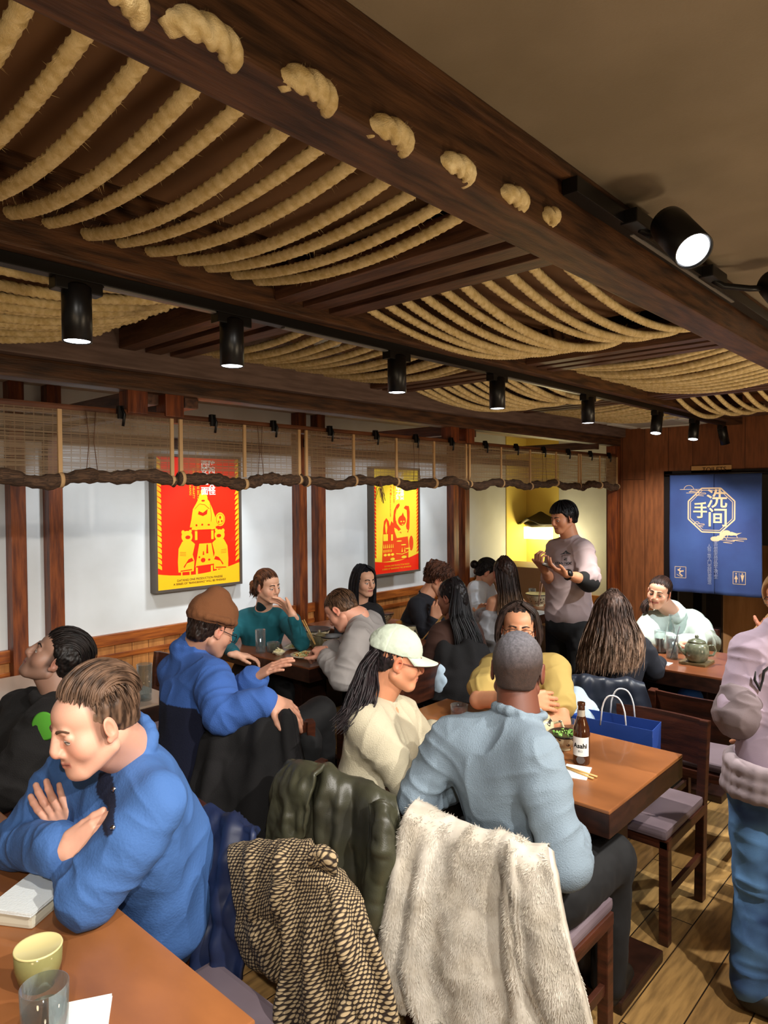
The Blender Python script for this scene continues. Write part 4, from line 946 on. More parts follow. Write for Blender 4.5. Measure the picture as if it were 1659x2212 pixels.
def hair_strands(M, n=260, front=.062, back_theta=2.25, side_theta=1.55, off=(.000, .010), r=.0022, seed=0, curl=0, flow='crown', part=0.0, N=12, wide=1.0):
    rg = np.random.RandomState(seed); P = []; R = []
    for i in range(n):
        t = np.linspace(0, 1, N)
        if flow == 'crown':
            ph = rg.uniform(-np.pi, np.pi); c = math.cos(ph)
            th1 = (math.acos(min(1, (front-.03)/HR[2])) if c > .55 else (side_theta if c > -.35 else back_theta))
            if .2 < c <= .55: th1 = side_theta*.85
            th1 *= rg.uniform(.85, 1.04) if c < .5 else rg.uniform(.93, 1.0); th0 = th1*rg.uniform(0, .75); th = th0+(th1-th0)*t; phv = ph+part*t+rg.normal(0, .08)*t
            p = scalp(th, phv, rg.uniform(*off)*np.ones(N))
        else:   # 'back': combed from the forehead over the top to the back
            x = rg.uniform(-1, 1); a0 = math.acos(min(1, (front-.03)/HR[2]))*rg.uniform(.2, 1.05); a1 = -rg.uniform(.5, 1.3) if rg.rand() < .7 else -back_theta*.8
            a = a0+(a1-a0)*t; xx = x*(1-.1*t)+part*t; s_ = np.sqrt(np.clip(1-(xx*.93)**2, .05, 1)); o_ = rg.uniform(*off)*(.25+1.1*np.sin(np.pi*np.clip((a0-a)/2.2, 0, 1))**.7)
            p = np.stack([xx*HR[0]*.96, (HR[1]+o_)*np.sin(a)*s_, (HR[2]+o_)*np.cos(a)*s_], -1)+np.array([0, -.018, .030])
        if curl: w_ = np.cumsum(rg.normal(0, curl, (N, 3)), 0); ph0 = rg.uniform(0, 6.3); p = p+w_*.3+curl*2*np.stack([np.sin(t*14+ph0), np.cos(t*17+ph0), np.sin(t*15+1+ph0)], -1)
        p[:, 0] *= wide; P.append(p); R.append(r*rg.uniform(.7, 1.4)*np.sin(np.pi*np.clip(t*.9+.08, 0, 1))**.5)
    V, F = tubes_np(P, R); return xf(M, V), F
def hair_sheet(guides, n=160, jit=.008, r=.0028, seed=0, wave=0, N=26, taper=True, spread=0):
    rg = np.random.RandomState(seed); G = []
    for g in guides:
        g = np.array([nv(p) for p in g]); s = np.r_[0, np.cumsum(np.linalg.norm(np.diff(g, axis=0), axis=1))]; s /= s[-1]; t = np.linspace(0, 1, N)
        # smooth resample
        G.append(np.stack([np.interp(t, s, g[:, k]) for k in range(3)], -1))
    G = np.array(G)
    for _ in range(4): G[:, 1:-1] = .5*G[:, 1:-1]+.25*(G[:, :-2]+G[:, 2:])
    P = []; R = []; t = np.linspace(0, 1, N)
    for i in range(n):
        u = rg.uniform(0, len(G)-1) if len(G) > 1 else 0; a = int(min(u, len(G)-2)) if len(G) > 1 else 0; f = u-a
        p = G[a]*(1-f)+G[min(a+1, len(G)-1)]*f if len(G) > 1 else G[0].copy()
        j = rg.normal(0, jit, 3)*(.5+1.0*t[:, None]*(1+spread)); p = p+j+np.cumsum(rg.normal(0, jit*.07, (N, 3)), 0)
        if wave: ph = rg.uniform(0, 1.5)+i*.02; p = p+wave*np.stack([np.sin(t*22+ph), np.cos(t*19+ph), 0*t], -1)*t[:, None]
        L = rg.uniform(.86, 1.0) if taper else 1
        p = np.stack([np.interp(t*L, t, p[:, k]) for k in range(3)], -1)
        P.append(p); R.append(r*rg.uniform(.7, 1.5)*(np.clip(1.15-t**6, .05, 1) if taper else 1))
    return tubes_np(P, R)
def hair_obj(parts, color, parent, c2=None, seed=0, name='hair', ref=None):
    V, F = join_np(parts); b = np.array(lin(color)); d = np.array(lin(c2)) if c2 else b*.45
    n = np.clip(.5+.9*fbm(V*np.array([1, 1, .25]), 130, seed, 2), 0, 1)[:, None]; return np_obj(name, V, F, HAIRM, parent, b*n+d*(1-n))
def eyes(M, parent, lidopen=.5, gaze=0, brow='3a2418', col='3a2417', lash=True):
    for s in (1, -1):
        V, F = [], []; n, m = 14, 10; R = .0122; c = np.array([s*.031, .0755, .000])
        mb = MB(); mb.lathe([(R*math.sin(math.pi*i/m)+1e-5, -R*math.cos(math.pi*i/m)) for i in range(m+1)], n=n)
        V = np.array([tuple(v) for v in mb.V]); cols = np.tile(np.array(lin('d8cfc8')), (len(V), 1)); g = np.array([gaze*.4, .95, -.18]); g /= np.linalg.norm(g); dd = (V/R) @ g
        cols[dd > .86] = lin(col); cols[dd > .955] = (.004, .004, .004)
        o = mesh_obj('eye', xf(M, V+c), mb.F, EYEM, parent, True, cols)
        if brow:
            pts = [M @ Vector((s*(.013+.036*t), .0905-.012*t*t-.002*t, .0235+.006*math.sin(math.pi*t*.8)-.004*t*t)) for t in [i/8 for i in range(9)]]
            MB().tube(pts, [.0046*(1-.6*(i/8)) for i in range(9)], 6).build('eyebrow', mat('brow_'+brow, brow, .8), parent)
        if lash:
            z = .002+.010*(lidopen-.5); pts = [M @ Vector((s*(.031+.015*t), .0868-.005*t*t-.0006, z+.0035*(1-t*t)-.002)) for t in [i/4-1 for i in range(9)]]
            MB().tube(pts, [.0010]*9, 5).build('eyelash', mat('lash', '1c100c', .7), parent)
def glasses(M, parent, col=None, z=0.0, w=.026, hh=.018):
    mb = MB(); m = mat('glasses_'+(col or 'dark'), col or '24120f', .3)
    for s in (1, -1):
        pts = [M @ Vector((s*.033+w*math.copysign(abs(math.cos(a))**.75, math.cos(a)), .104-.006*abs(math.cos(a)), z-.002+hh*math.copysign(abs(math.sin(a))**.75, math.sin(a)))) for a in [2*math.pi*i/24 for i in range(25)]]
        mb.tube(pts, .0016*M.to_scale().x, 6)
        mb.tube([M @ Vector((s*.060, .098, z+.006)), M @ Vector((s*.076, .05, z+.006)), M @ Vector((s*.082, -.005, z+.008))], .0018, 6)
    mb.tube([M @ Vector((-.008, .105, z+.004)), M @ Vector((0, .108, z+.006)), M @ Vector((.008, .105, z+.004))], .0018, 6)
    return mb.build('eyeglasses', m, parent)
def person(label, J, face, skin, arms, group=None):
    """J: joints in world space; returns the top-level Empty (feet/seat level) and adds the body"""
    base = J['pel'].copy(); base.z = 0; e = empty('person', base, label, 'person', group)
    parts = []; cols = []
    H = face['M']; hp = head_np(H, J['nk'], skin, **{k: v for k, v in face.items() if k != 'M'})
    for V, F, c in hp: parts.append((V, F)); cols.append(c)
    for a in arms:
        V, F, c = arm_np(*a['j'], a.get('hand'), skin, full=a.get('full', False), h=a.get('h', .0035), r=a.get('r', (.046, .038, .026))); parts.append((V, F)); cols.append(c)
    v = Vol(.014); ax = (J['sr']-J['sl']).normalized(); mid = (J['sl']+J['sr'])/2; sp = (J['nk']-J['pel']).normalized(); fw = sp.cross(ax).normalized(); Mt = Matrix((fw.cross(sp), fw, sp)).transposed().to_4x4()
    v.ell(J['pel'].lerp(mid, .65), ((J['sr']-J['sl']).length*.40, .085, .19), Mt, .04); v.cone(J['pel'], J['pel'].lerp(mid, .5), .10, .10, .03); v.cone(J['nk']-Vector((0, 0, .02)), J['sl'], .045, .045, .03); v.cone(J['nk']-Vector((0, 0, .02)), J['sr'], .045, .045, .03)
    for a in arms: v.chain([a['j'][0], a['j'][1], a['j'][1].lerp(a['j'][2], .6)], [.036, .030, .026], .02)
    V, F = v.mesh(); parts.append((V, F)); cols.append(np.tile(np.array(lin(skin)), (len(V), 1)))
    V, F = join_np(parts); V = V-nv(base)
    o = np_obj('body', V, F, SKIN, e, np.concatenate(cols)); return e
def fix(e):
    """children built in world space: bring them under the Empty"""
    inv = Matrix.Translation(-Vector(e.location))
    for c in [q for q in bpy.data.objects if q.parent == e and q.name.split('.')[0] != 'body']: c.data.transform(inv)
def flat_cols(V, c): return np.tile(np.array(lin(c)), (len(V), 1))
def wear(e, name, VF, col, m=None, cols=None):
    V, F = VF; return np_obj(name, V, F, m or CLOTH, e, cols if cols is not None else flat_cols(V, col))
def stick(VF, px, py, d0, off=.003):
    """the place on a garment's surface met by the sight line through a photo pixel"""
    r = (W(px, py, 1)-C0); r = nv(r)/np.linalg.norm(nv(r)); Q = VF-nv(C0); t = Q @ r; dist = np.linalg.norm(Q-t[:, None]*r, axis=1); m = dist < .012
    for g_ in (.03, .08, .3, 9):
        if not m.any(): m = dist < g_
    i = np.where(m)[0][np.argmin(t[m])]; return Vector(VF[i]-r*off)
Z_ = Vector((0, 0, 1))
# ---------------------------------------------------------------- 1 blue quarter-zip, arms crossed on the near table
nk = Vector((.885, 1.72, 1.085)); J = dict(nk=nk, pel=Vector((1.0, 1.85, .56)), sl=W(342, 1740, 1.68), sr=W(152, 1668, 1.95))
M = hframe(W(203, 1560, 1.66), -66, 15, 2, 1.04)
elL, wrL = W(190, 1935, 1.63), W(165, 1815, 1.80); elR, wrR = W(40, 1822, 1.90), W(140, 1838, 1.68)
arms = [(J['sl'], elL, wrL), (J['sr'], elR, wrR)]
hL = dict(a=(W(112, 1745, 1.80)-W(165, 1815, 1.79), -cdir(0, 0, -1)+cdir(.3, .1, 0)*.1, 1), curl=(6, 10, 8), spread=11, s=1.0, fr=1.25, thumb=(.8, .5, .0))
hR = dict(a=(W(225, 1800, 1.66)-W(140, 1838, 1.67), cdir(.2, -.3, 1), 1), curl=(14, 22, 16), spread=4, s=1.05, fr=1.25, thumb=(.9, .3, .1))
e = person('person in a bright blue quarter-zip top, arms crossed on the foreground table', J, dict(M=M, h=.0022, lidopen=.35, stubble=.10, lips='b9685c', nr=.060, fade='5a4234'), 'dca68e',
           [dict(j=arms[0], hand=hL, h=.0026), dict(j=arms[1], hand=hR, h=.0026)])
def ex(v, Mt):
    ring(v, nk+Vector((-.02, 0, .03)), (M.translation-nk).normalized(),   .074, .016, 18); v.cone(nk+Vector((.03, .0, -.10)), J['pel']+Vector((.06, -.04, .12)), .10, .145, .05)
VF = garment(J, arms, .020, .0048, .93, .016, amp=.0062, seed=3, armr=(.058, .050, .038), extra=ex, fat=1.06)
BLUEQ = mat('blue_quilted_jersey', (1, 1, 1), .85, attr=True, bump=.35, bscale=140)
V_, F_ = VF; cq = flat_cols(V_, '3f659f'); a_, b_ = nv(stick(V_, 214, 1700, 1)), nv(stick(V_, 222, 1790, 1)); t_ = np.clip(((V_-a_) @ (b_-a_))/((b_-a_) @ (b_-a_)), 0, 1); dd_ = np.linalg.norm(V_-a_-t_[:, None]*(b_-a_), axis=1)
cq[dd_ < .034-.016*t_] = lin('18203a'); wear(e, 'quarter_zip_top', VF, '', BLUEQ, cq)
hp_ = [hair_cap(M, 0, zside=-.004, znape=-.035, front=.084, thick=-.004, h=.0028, noise=.002), hair_strands(M, 700, .092, 1.9, 1.3, (.004, .020), .0028, 1, flow='back', part=.25), hair_strands(M, 420, .10, 1.85, 1.35, (-.002, .004), .0016, 2)]
hair_obj(hp_, '6e5442', e, '2c1f17')
eyes(M, e, .35, 0, '5a4030', '4a5a60')
trousers_obj(J['pel'], Vector((-1, .05, 0)).normalized(), mat('jeans_dark', '1a2438', .8), e)
mb = MB()
for px, py, d in ((238, 1700, 1), (238, 1778, 1)): mb.lathe([(0, 0), (.006, .0), (.006, .003), (0, .004)], M=frame_M(stick(V_, px, py, 1), CR, CU), n=12)
mb.build('snap_button', CHR, e)
fix(e)
# ---------------------------------------------------------------- 18 pale blue sweatshirt, back to the viewer
J = dict(nk=Vector((1.81, 1.11, 1.092)), pel=Vector((1.86, 1.11, .58)), sl=W(972, 1596, 2.18), sr=W(1160, 1636, 1.95))
M = hframe(W(1118, 1447, 2.15), 176, 12, 2, 1.06)
elL, wrL = W(905, 1722, 2.18), Vector((2.16, 1.36, .80)); elR, wrR = W(1224, 1866, 1.87), Vector((2.03, 1.05, .66))
arms = [(J['sl'], elL, wrL), (J['sr'], elR, wrR)]
e = person('person in a pale blue sweatshirt seen from behind, cropped grey hair', J, dict(M=M, h=.0028, nr=.060, fade='2a1c17', fy=.05), '663a2a',
           [dict(j=arms[0], hand=dict(a=((1, -.3, .0), (0, 0, -1), 1))), dict(j=arms[1], hand=dict(a=((.3, 1, 0), (0, 0, -1), -1)))])
VF = garment(J, arms, .018, .0055, .93, .011, amp=.007, seed=11, armr=(.054, .051, .040), fat=.90, neckr=.074)
V, F = VF; cols = flat_cols(V, '74838f')
wear(e, 'sweatshirt', VF, '74838f', KNIT)
V, F = hair_cap(M, 0, zside=-.005, znape=-.055, front=.06, thick=-.0035, h=.003, noise=.0008)
g = np.clip((V[:, 2]-(M.translation.z+.025))/.085, 0, 1)[:, None]; n = fbm(V, 260, 2, 2)[:, None]
np_obj('cropped_hair', V, F, mat('cropped_hair', (1, 1, 1), .7, attr=True, bump=1, bscale=900), e, np.clip(np.array(lin('3a261c'))*(1-g)+np.array(lin('75737a'))*g, 0, 1)*(1+.35*n))
trousers_obj(J['pel'], Vector((1, .05, 0)).normalized(), mat('trousers_black', '060608', .8), e); fix(e)
# ---------------------------------------------------------------- 16 pale cap, cream sweater, long ponytail
J = dict(nk=W(812, 1510, 2.50), pel=W(805, 1740, 2.42), sl=W(868, 1545, 2.68), sr=W(790, 1568, 2.30))
M = hframe(W(858, 1424, 2.47), 97, 14, 0, .97)
elR, wrR = W(880, 1690, 2.26), Vector((2.12, 1.50, .80)); elL, wrL = W(925, 1640, 2.7), Vector((2.22, 1.75, .80))
arms = [(J['sl'], elL, wrL), (J['sr'], elR, wrR)]
e = person('person in a pale green cap and cream sweater with a long dark ponytail', J, dict(M=M, h=.0026, lidopen=.5, fem=True, nr=.050, smile=.4, lips='b5615c'), 'c98a68',
           [dict(j=arms[0], hand=dict(a=((1, 0, 0), (0, 0, -1), 1))), dict(j=arms[1], hand=dict(a=((1, .2, 0), (0, 0, -1), -1)))])
wear(e, 'sweater', garment(J, arms, .016, .0055, .93, .009, amp=.0055, seed=21, armr=(.054, .046, .036), neckr=.058), 'b3aa92', KNIT)
CAPM = mat('cap_cotton', 'b4bdab', .9, bump=.3, bscale=500)
v = Vol(.0032); v.ell((0, -.018, .040), (.089, .110, .095), k=.01); v.plane((0, 0, .030), (0, -.05, -1), .003); v.ell((0, -.13, .02), (.035, .05, .030), k=.006, neg=True)
V, F = v.mesh(); N = vnormals(V, F); V = V+N*(.0022*fbm(V, 40, 3))[:, None]
th = np.arctan2(V[:, 0], V[:, 1]+.018); seam = np.minimum.reduce([np.abs(((th-a+np.pi) % (2*np.pi))-np.pi) for a in (0, 1.05, 2.1, 3.14, -1.05, -2.1)]); V = V-N*(.0016*np.exp(-(seam/.03)**2))[:, None]
V1, F1 = V, F
mb = MB(); nb = 18; Vb = []; 
for j in range(9):
    for i in range(nb+1):
        a = (i/nb-.5)*2*1.15; rr = 1+.72*(j/8)*math.cos(a)**.8 if math.cos(a) > 0 else 1
        x, y = .086*math.sin(a), .104*math.cos(a); yy = -.018+y+(j/8)*.078*max(0, math.cos(a*1.15))**.6
        Vb.append((x*(1+.02*j/8), yy, .036-.012*(j/8)-.020*(abs(x)/.086)**2*(j/8)-.004))
Fb = [(j*(nb+1)+i, j*(nb+1)+i+1, (j+1)*(nb+1)+i+1, (j+1)*(nb+1)+i) for j in range(8) for i in range(nb)]
o = np_obj('cap', xf(M, V1), F1, CAPM, e); o = mesh_obj('cap_brim', xf(M, np.array(Vb)), Fb, CAPM, e, True); o.modifiers.new('s', 'SOLIDIFY').thickness = .004
ct = lambda px, py, d: W(px, py, d)
gd = [[ct(812, 1405, 2.44), ct(790, 1430, 2.42), ct(778, 1480, 2.38), ct(762, 1530, 2.33), ct(735, 1565, 2.30)], [ct(812, 1410, 2.46), ct(800, 1440, 2.44), ct(800, 1490, 2.36), ct(782, 1540, 2.30), ct(742, 1570, 2.28)], [ct(812, 1408, 2.40), ct(782, 1440, 2.36), ct(765, 1490, 2.33), ct(750, 1540, 2.30), ct(730, 1562, 2.29)]]
hair_obj([hair_cap(M, 0, zside=-.004, znape=-.05, front=.055, thick=-.006, h=.003), hair_strands(M, 260, .05, 2.0, 1.6, (-.006, -.001), .0018, 3), hair_sheet(gd, 1000, .009, .0028, 4, wave=.005)], '2b2224', e, '0c0a0c')
glasses(M, e, '6e2a20', -.004); eyes(M, e, .5, 0, '2a1c18', '2a1a12'); trousers_obj(J['pel'], Vector((1, .1, 0)).normalized(), mat('trousers_black', '060608', .8), e); fix(e)
# ---------------------------------------------------------------- 17 yellow T-shirt, glasses, arms crossed
J = dict(nk=W(1135, 1425, 3.28), pel=W(1150, 1640, 3.30), sl=W(1200, 1448, 3.18), sr=W(1066, 1446, 3.22))
M = hframe(W(1120, 1356, 3.12), 2, 4, -2, 1.0)
elL, wrL = W(1212, 1560, 2.98), W(1165, 1560, 2.86); elR, wrR = W(1034, 1512, 3.08), W(1140, 1508, 2.84)
arms = [(J['sl'], elL, wrL), (J['sr'], elR, wrR)]
e = person('person with glasses and chin-length dark hair in a mustard yellow T-shirt', J, dict(M=M, h=.0028, lidopen=.25, smile=1, lips='a8594e', wide=1.05), 'c98e6c',
           [dict(j=arms[0], hand=dict(a=((-1, 0, .1), (0, 0, -1), -1)), full=True), dict(j=arms[1], full=True, hand=dict(a=(W(1222, 1516, 2.88)-W(1140, 1505, 2.84), cdir(0, -.3, 1), -1), curl=(18, 20, 14), spread=4, thumb=(.7, .6, 0)))])
wear(e, 't_shirt', garment(J, arms, .018, .0055, .30, .008, amp=.006, seed=31, armr=(.058, .055, .04), fat=1.0), 'b49c5a')
gd = []
for s in (1, -1):
    for y in (.020, -.01, -.05):
        gd.append([M @ Vector((s*.015, .02+y*.5, .125)), M @ Vector((s*.075, y+.02, .085)), M @ Vector((s*.098, y+.012, .0)), M @ Vector((s*.100, y+.005, -.06)), M @ Vector((s*.088, y+.02, -.09))])
hair_obj([hair_cap(M, 0, zside=-.05, znape=-.08, front=.082, thick=-.001), hair_strands(M, 700, .118, 2.2, 1.8, (-.001, .006), .0022, 5, part=.3)]+[hair_sheet(gd[:3], 200, .004, .0030, 6), hair_sheet(gd[3:], 200, .004, .003, 7)], '3e302b', e, '120d0c')
glasses(M, e, '1c1210', .0, .028, .019); eyes(M, e, .25, 0, '2a1c18', '1a100c'); trousers_obj(J['pel'], bdir(J['pel'], -12), mat('trousers_grey', '5a5a5e', .8), e); fix(e)
# ---------------------------------------------------------------- 3 beanie, blue and navy fleece
J = dict(nk=W(408, 1408, 2.98), pel=W(425, 1690, 2.88), sl=W(365, 1462, 2.95), sr=W(462, 1462, 2.86))
J['sl'] = W(378, 1452, 3.04); J['sr'] = W(462, 1468, 2.80)
M = hframe(W(458, 1358, 2.96), 118, 26, 0, 1.03)
elR, wrR = W(482, 1548, 2.66), W(585, 1512, 2.66); elL, wrL = W(520, 1510, 3.1), W(553, 1462, 3.0)
arms = [(J['sl'], elL, wrL), (J['sr'], elR, wrR)]
e = person('person in a brown beanie and blue fleece with a navy lower half', J, dict(M=M, h=.003, lidopen=.3, stubble=.15), 'b98870',
           [dict(j=arms[0], hand=dict(a=(W(592, 1440, 2.98)-wrL, cdir(0, -1, .3), 1), curl=(8, 10, 8))), dict(j=arms[1], hand=dict(a=(W(625, 1532, 2.66)-wrR, cdir(0, -1, .4), -1), curl=(28, 20, 10), spread=14))])
V, F = garment(J, arms, .024, .0055, .92, .024, amp=.006, seed=41, armr=(.060, .050, .038), neckr=.070, fat=1.05, extra=lambda v, Mt: v.cone(J['nk'], J['nk'].lerp(M.translation, .42), .074, .070, .015))
ylow = W(420, 1507, 2.9).z; tor = nv(J['nk']); ar = nv(J['sr']); 
d1 = np.minimum(np.linalg.norm(V-nv(arms[1][0].lerp(arms[1][1], .6)), axis=1), np.linalg.norm(V-nv(elR), axis=1)); d1 = np.minimum(d1, np.linalg.norm(V-nv(elR.lerp(wrR, .5)), axis=1)); d1 = np.minimum(d1, np.linalg.norm(V-nv(wrR), axis=1))
d2 = np.minimum(np.linalg.norm(V-nv(elL), axis=1), np.linalg.norm(V-nv(elL.lerp(wrL, .6)), axis=1))
navy = (V[:, 2] < ylow) & (d1 > .105) & (d2 > .10)
cols = flat_cols(V, '365a9e'); cols[navy] = lin('10142a'); wear(e, 'fleece_jacket', (V, F), '', KNIT, cols)
v = Vol(.0035); v.ell((0, -.020, .055), (.094, .114, .105), k=.01); v.ell((0, -.035, .155), (.04, .045, .028), k=.04); v.plane((0, 0, .022), (0, .12, -1), .004); ring(v, Vector((0, -.02, .045)), (0, -.12, 1), .097, .014, 20)
V, F = v.mesh(); V[:, 1] *= 1.04; N = vnormals(V, F); V = V+N*(.003*fbm(V, 26, 3))[:, None]; np_obj('beanie', xf(M, V), F, mat('beanie_knit', '6f4426', .95, bump=.6, bscale=300), e)
hair_obj([hair_cap(M, 0, zside=-.03, znape=-.075, front=.05, thick=-.003), hair_strands(M, 260, .05, 2.3, 1.85, (-.002, .006), .0026, 8)], '2a1c16', e)
glasses(M, e, '181010', -.004); eyes(M, e, .3, 0, '2a1c18'); trousers_obj(J['pel'], bdir(J['pel'], 110), mat('trousers_black', '060608', .8), e, knees=[W(655, 1600, 3.0), W(690, 1540, 3.3)], feet=[W(660, 1800, 3.0)*1, W(700, 1700, 3.35)*1]); fix(e)
# ---------------------------------------------------------------- 2 black hoodie, head thrown back, far left
J = dict(nk=W(128, 1500, 2.74), pel=W(80, 1750, 2.75), sl=W(45, 1540, 2.55), sr=W(90, 1520, 2.95))
J['sl'] = W(100, 1568, 2.56); J['sr'] = W(40, 1530, 2.9)
M = hframe(W(120, 1424, 2.76), -92, -36, 0, 1.04)
elL, wrL = W(20, 1700, 2.5), W(-60, 1700, 2.6); elR, wrR = W(-40, 1680, 3.0), W(-90, 1680, 2.8)
arms = [(J['sl'], elL, wrL), (J['sr'], elR, wrR)]
e = person('person in a black hoodie looking up, at the far left edge', J, dict(M=M, h=.003, lidopen=.3, stubble=.3, fade='1c1210'), '94705e', [dict(j=arms[0]), dict(j=arms[1])])
VF = garment(J, arms, .03, .006, .95, .022, hood=1, amp=.008, seed=51, armr=(.062, .052, .04), neckr=.075, fat=1.1); wear(e, 'hoodie', VF, '161414', KNIT); pst = stick(VF[0], 94, 1570, 2.5)
hair_obj([hair_cap(M, 0, zside=.0, znape=-.06, front=.066, thick=.006), hair_strands(M, 340, .066, 2.2, 1.5, (.002, .022), .0035, 9, flow='back')], '1d1512', e, '080606')
eyes(M, e, .3, 0, '1c1210'); trousers_obj(J['pel'], bdir(J['pel'], -80), mat('jeans_blue', '2c3c5c', .8), e)
mb = MB(); c = pst; mb.lathe([(0, -.004), (.044, -.003), (.046, .0), (.04, .003), (0, .004)], M=frame_M(c, CR, CU), n=24, sy=1.15); mb.build('green_print', mat('print_green', '4c9428', .8), e)
fix(e)
# ---------------------------------------------------------------- 4 teal turtleneck, hand at the mouth
J = dict(nk=W(568, 1318, 4.72), pel=W(560, 1440, 4.86), sl=W(614, 1336, 4.68), sr=W(523, 1338, 4.78))
M = hframe(W(578, 1266, 4.62), 42, 8, 4, .97)
elL, wrL = W(652, 1390, 4.40), W(632, 1328, 4.36); elR, wrR = W(486, 1392, 4.60), W(510, 1415, 4.36)
arms = [(J['sl'], elL, wrL), (J['sr'], elR, wrR)]
e = person('person in a teal turtleneck with tied brown hair, hand at the mouth', J, dict(M=M, h=.003, lidopen=.3, fem=True, nr=.048, lips='b0524c'), 'd6a488',
           [dict(j=arms[0], h=.003, hand=dict(a=(W(600, 1292, 4.40)-wrL, cdir(-.6, -.3, -.5), 1), curl=(18, 22, 12), spread=12, thumb=(.6, .8, 0))), dict(j=arms[1], hand=dict(a=((.5, -.3, -.1), (0, 0, -1), -1)))])
wear(e, 'turtleneck', garment(J, arms, .006, .005, .92, .014, amp=.0035, seed=61, armr=(.050, .042, .034), neckr=.050, fat=.95), '0f5660')
v = Vol(.005); v.cone(J['nk'], J['nk'].lerp(M @ Vector((0, -.01, -.09)), .55), .056, .052, .01); V, F = v.mesh(); wear(e, 'collar', (V, F), '06262c')
b = M @ Vector((.01, -.115, -.03)); v = Vol(.004); v.ell(b, (.045, .045, .055), k=.01); V, F = v.mesh(); N = vnormals(V, F); V = V+N*(.006*fbm(V, 60, 3))[:, None]
hair_obj([hair_cap(M, 0, zside=-.03, znape=-.07, front=.062, thick=-.001), hair_strands(M, 260, .062, 2.2, 1.8, (-.001, .006), .0026, 10, flow='back'), (V, F), hair_sheet([[M @ Vector((.03, -.09, .02)), M @ Vector((.03, -.13, -.02)), M @ Vector((.0, -.13, -.09))], [M @ Vector((-.03, -.09, .02)), M @ Vector((-.03, -.13, -.03)), M @ Vector((-.01, -.12, -.10))]], 120, .012, .003, 4, wave=.006)], '6a4228', e, '2a170e')
eyes(M, e, .35, 0, '3a2418'); trousers_obj(J['pel'], bdir(J['pel'], 10), mat('trousers_black', '060608', .8), e); fix(e)
# ---------------------------------------------------------------- 5 grey long-sleeve shirt, bent over the plate
J = dict(nk=W(775, 1332, 4.02), pel=W(830, 1490, 4.10), sl=W(748, 1368, 3.90), sr=W(800, 1340, 4.26))
J['sl'] = W(770, 1385, 3.78); J['sr'] = W(800, 1345, 4.2)
M = hframe(W(737, 1318, 4.02), -112, 42, 8, 1.0)
elL, wrL = W(742, 1466, 3.72), W(702, 1416, 3.86); elR, wrR = W(735, 1420, 4.2), W(712, 1400, 4.1)
arms = [(J['sl'], elL, wrL), (J['sr'], elR, wrR)]
e = person('person in a grey long-sleeved shirt bent over a plate of noodles', J, dict(M=M, h=.003, nr=.056, fade='5a4030'), 'c99078',
           [dict(j=arms[0], hand=dict(a=(W(690, 1404, 3.92)-wrL, cdir(0, -1, .5), 1), curl=(40, 40, 30))), dict(j=arms[1], hand=dict(a=(cdir(-1, -.1, 0), cdir(0, -1, 0), -1), curl=(40, 40, 30)))])
wear(e, 'long_sleeved_shirt', garment(J, arms, .022, .0055, .92, .007, amp=.006, seed=71, armr=(.060, .050, .038), fat=1.15), '8b8684')
hair_obj([hair_cap(M, 0, zside=-.01, znape=-.045, front=.066, thick=-.003), hair_strands(M, 420, .066, 2.0, 1.5, (-.002, .007), .0022, 11)], '5c4330', e, '2e1e14')
trousers_obj(J['pel'], bdir(J['pel'], -120), mat('trousers_black', '060608', .8), e, knees=[W(770, 1540, 3.9), W(800, 1500, 4.3)], feet=[W(775, 1690, 3.9), W(800, 1640, 4.3)]); fix(e)
# ---------------------------------------------------------------- 6 long straight black hair at the wall
J = dict(nk=W(776, 1306, 5.02), pel=W(775, 1430, 5.05), sl=W(812, 1325, 4.98), sr=W(740, 1325, 5.08))
M = hframe(W(786, 1256, 4.98), 38, 4, 0, .96)
arms = [(J['sl'], W(822, 1390, 4.9), W(800, 1400, 4.7)), (J['sr'], W(735, 1390, 5.0), W(760, 1400, 4.8))]
e = person('person in black with long straight black hair, below the white wall', J, dict(M=M, h=.003, lidopen=.5, fem=True, nr=.046, lips='a84848'), 'c9987c', [dict(j=a, hand=dict(a=((0, -1, 0), (0, 0, -1), 1))) for a in arms])
wear(e, 'black_top', garment(J, arms, .008, .006, .92, .008, seed=81, armr=(.048, .040, .032), fat=.92), '131215')
gA = [[M @ Vector((s*.01, -.02+y, .128)), M @ Vector((s*.07, y, .095)), M @ Vector((s*.092, y-.01, .0)), M @ Vector((s*.09, y-.01, -.12)), M @ Vector((s*.085, y-.0, -.26))] for s in (1, -1) for y in (.045, .0, -.06)]
hair_obj([hair_cap(M, 0, zside=-.05, znape=-.08, front=.066, thick=.0)]+[hair_sheet(gA[:3], 220, .005, .003, 12), hair_sheet(gA[3:], 220, .005, .003, 13)], '17151a', e, '070608')
eyes(M, e, .5, 0, '16100e'); trousers_obj(J['pel'], bdir(J['pel'], 10), mat('trousers_black', '060608', .8), e); fix(e)
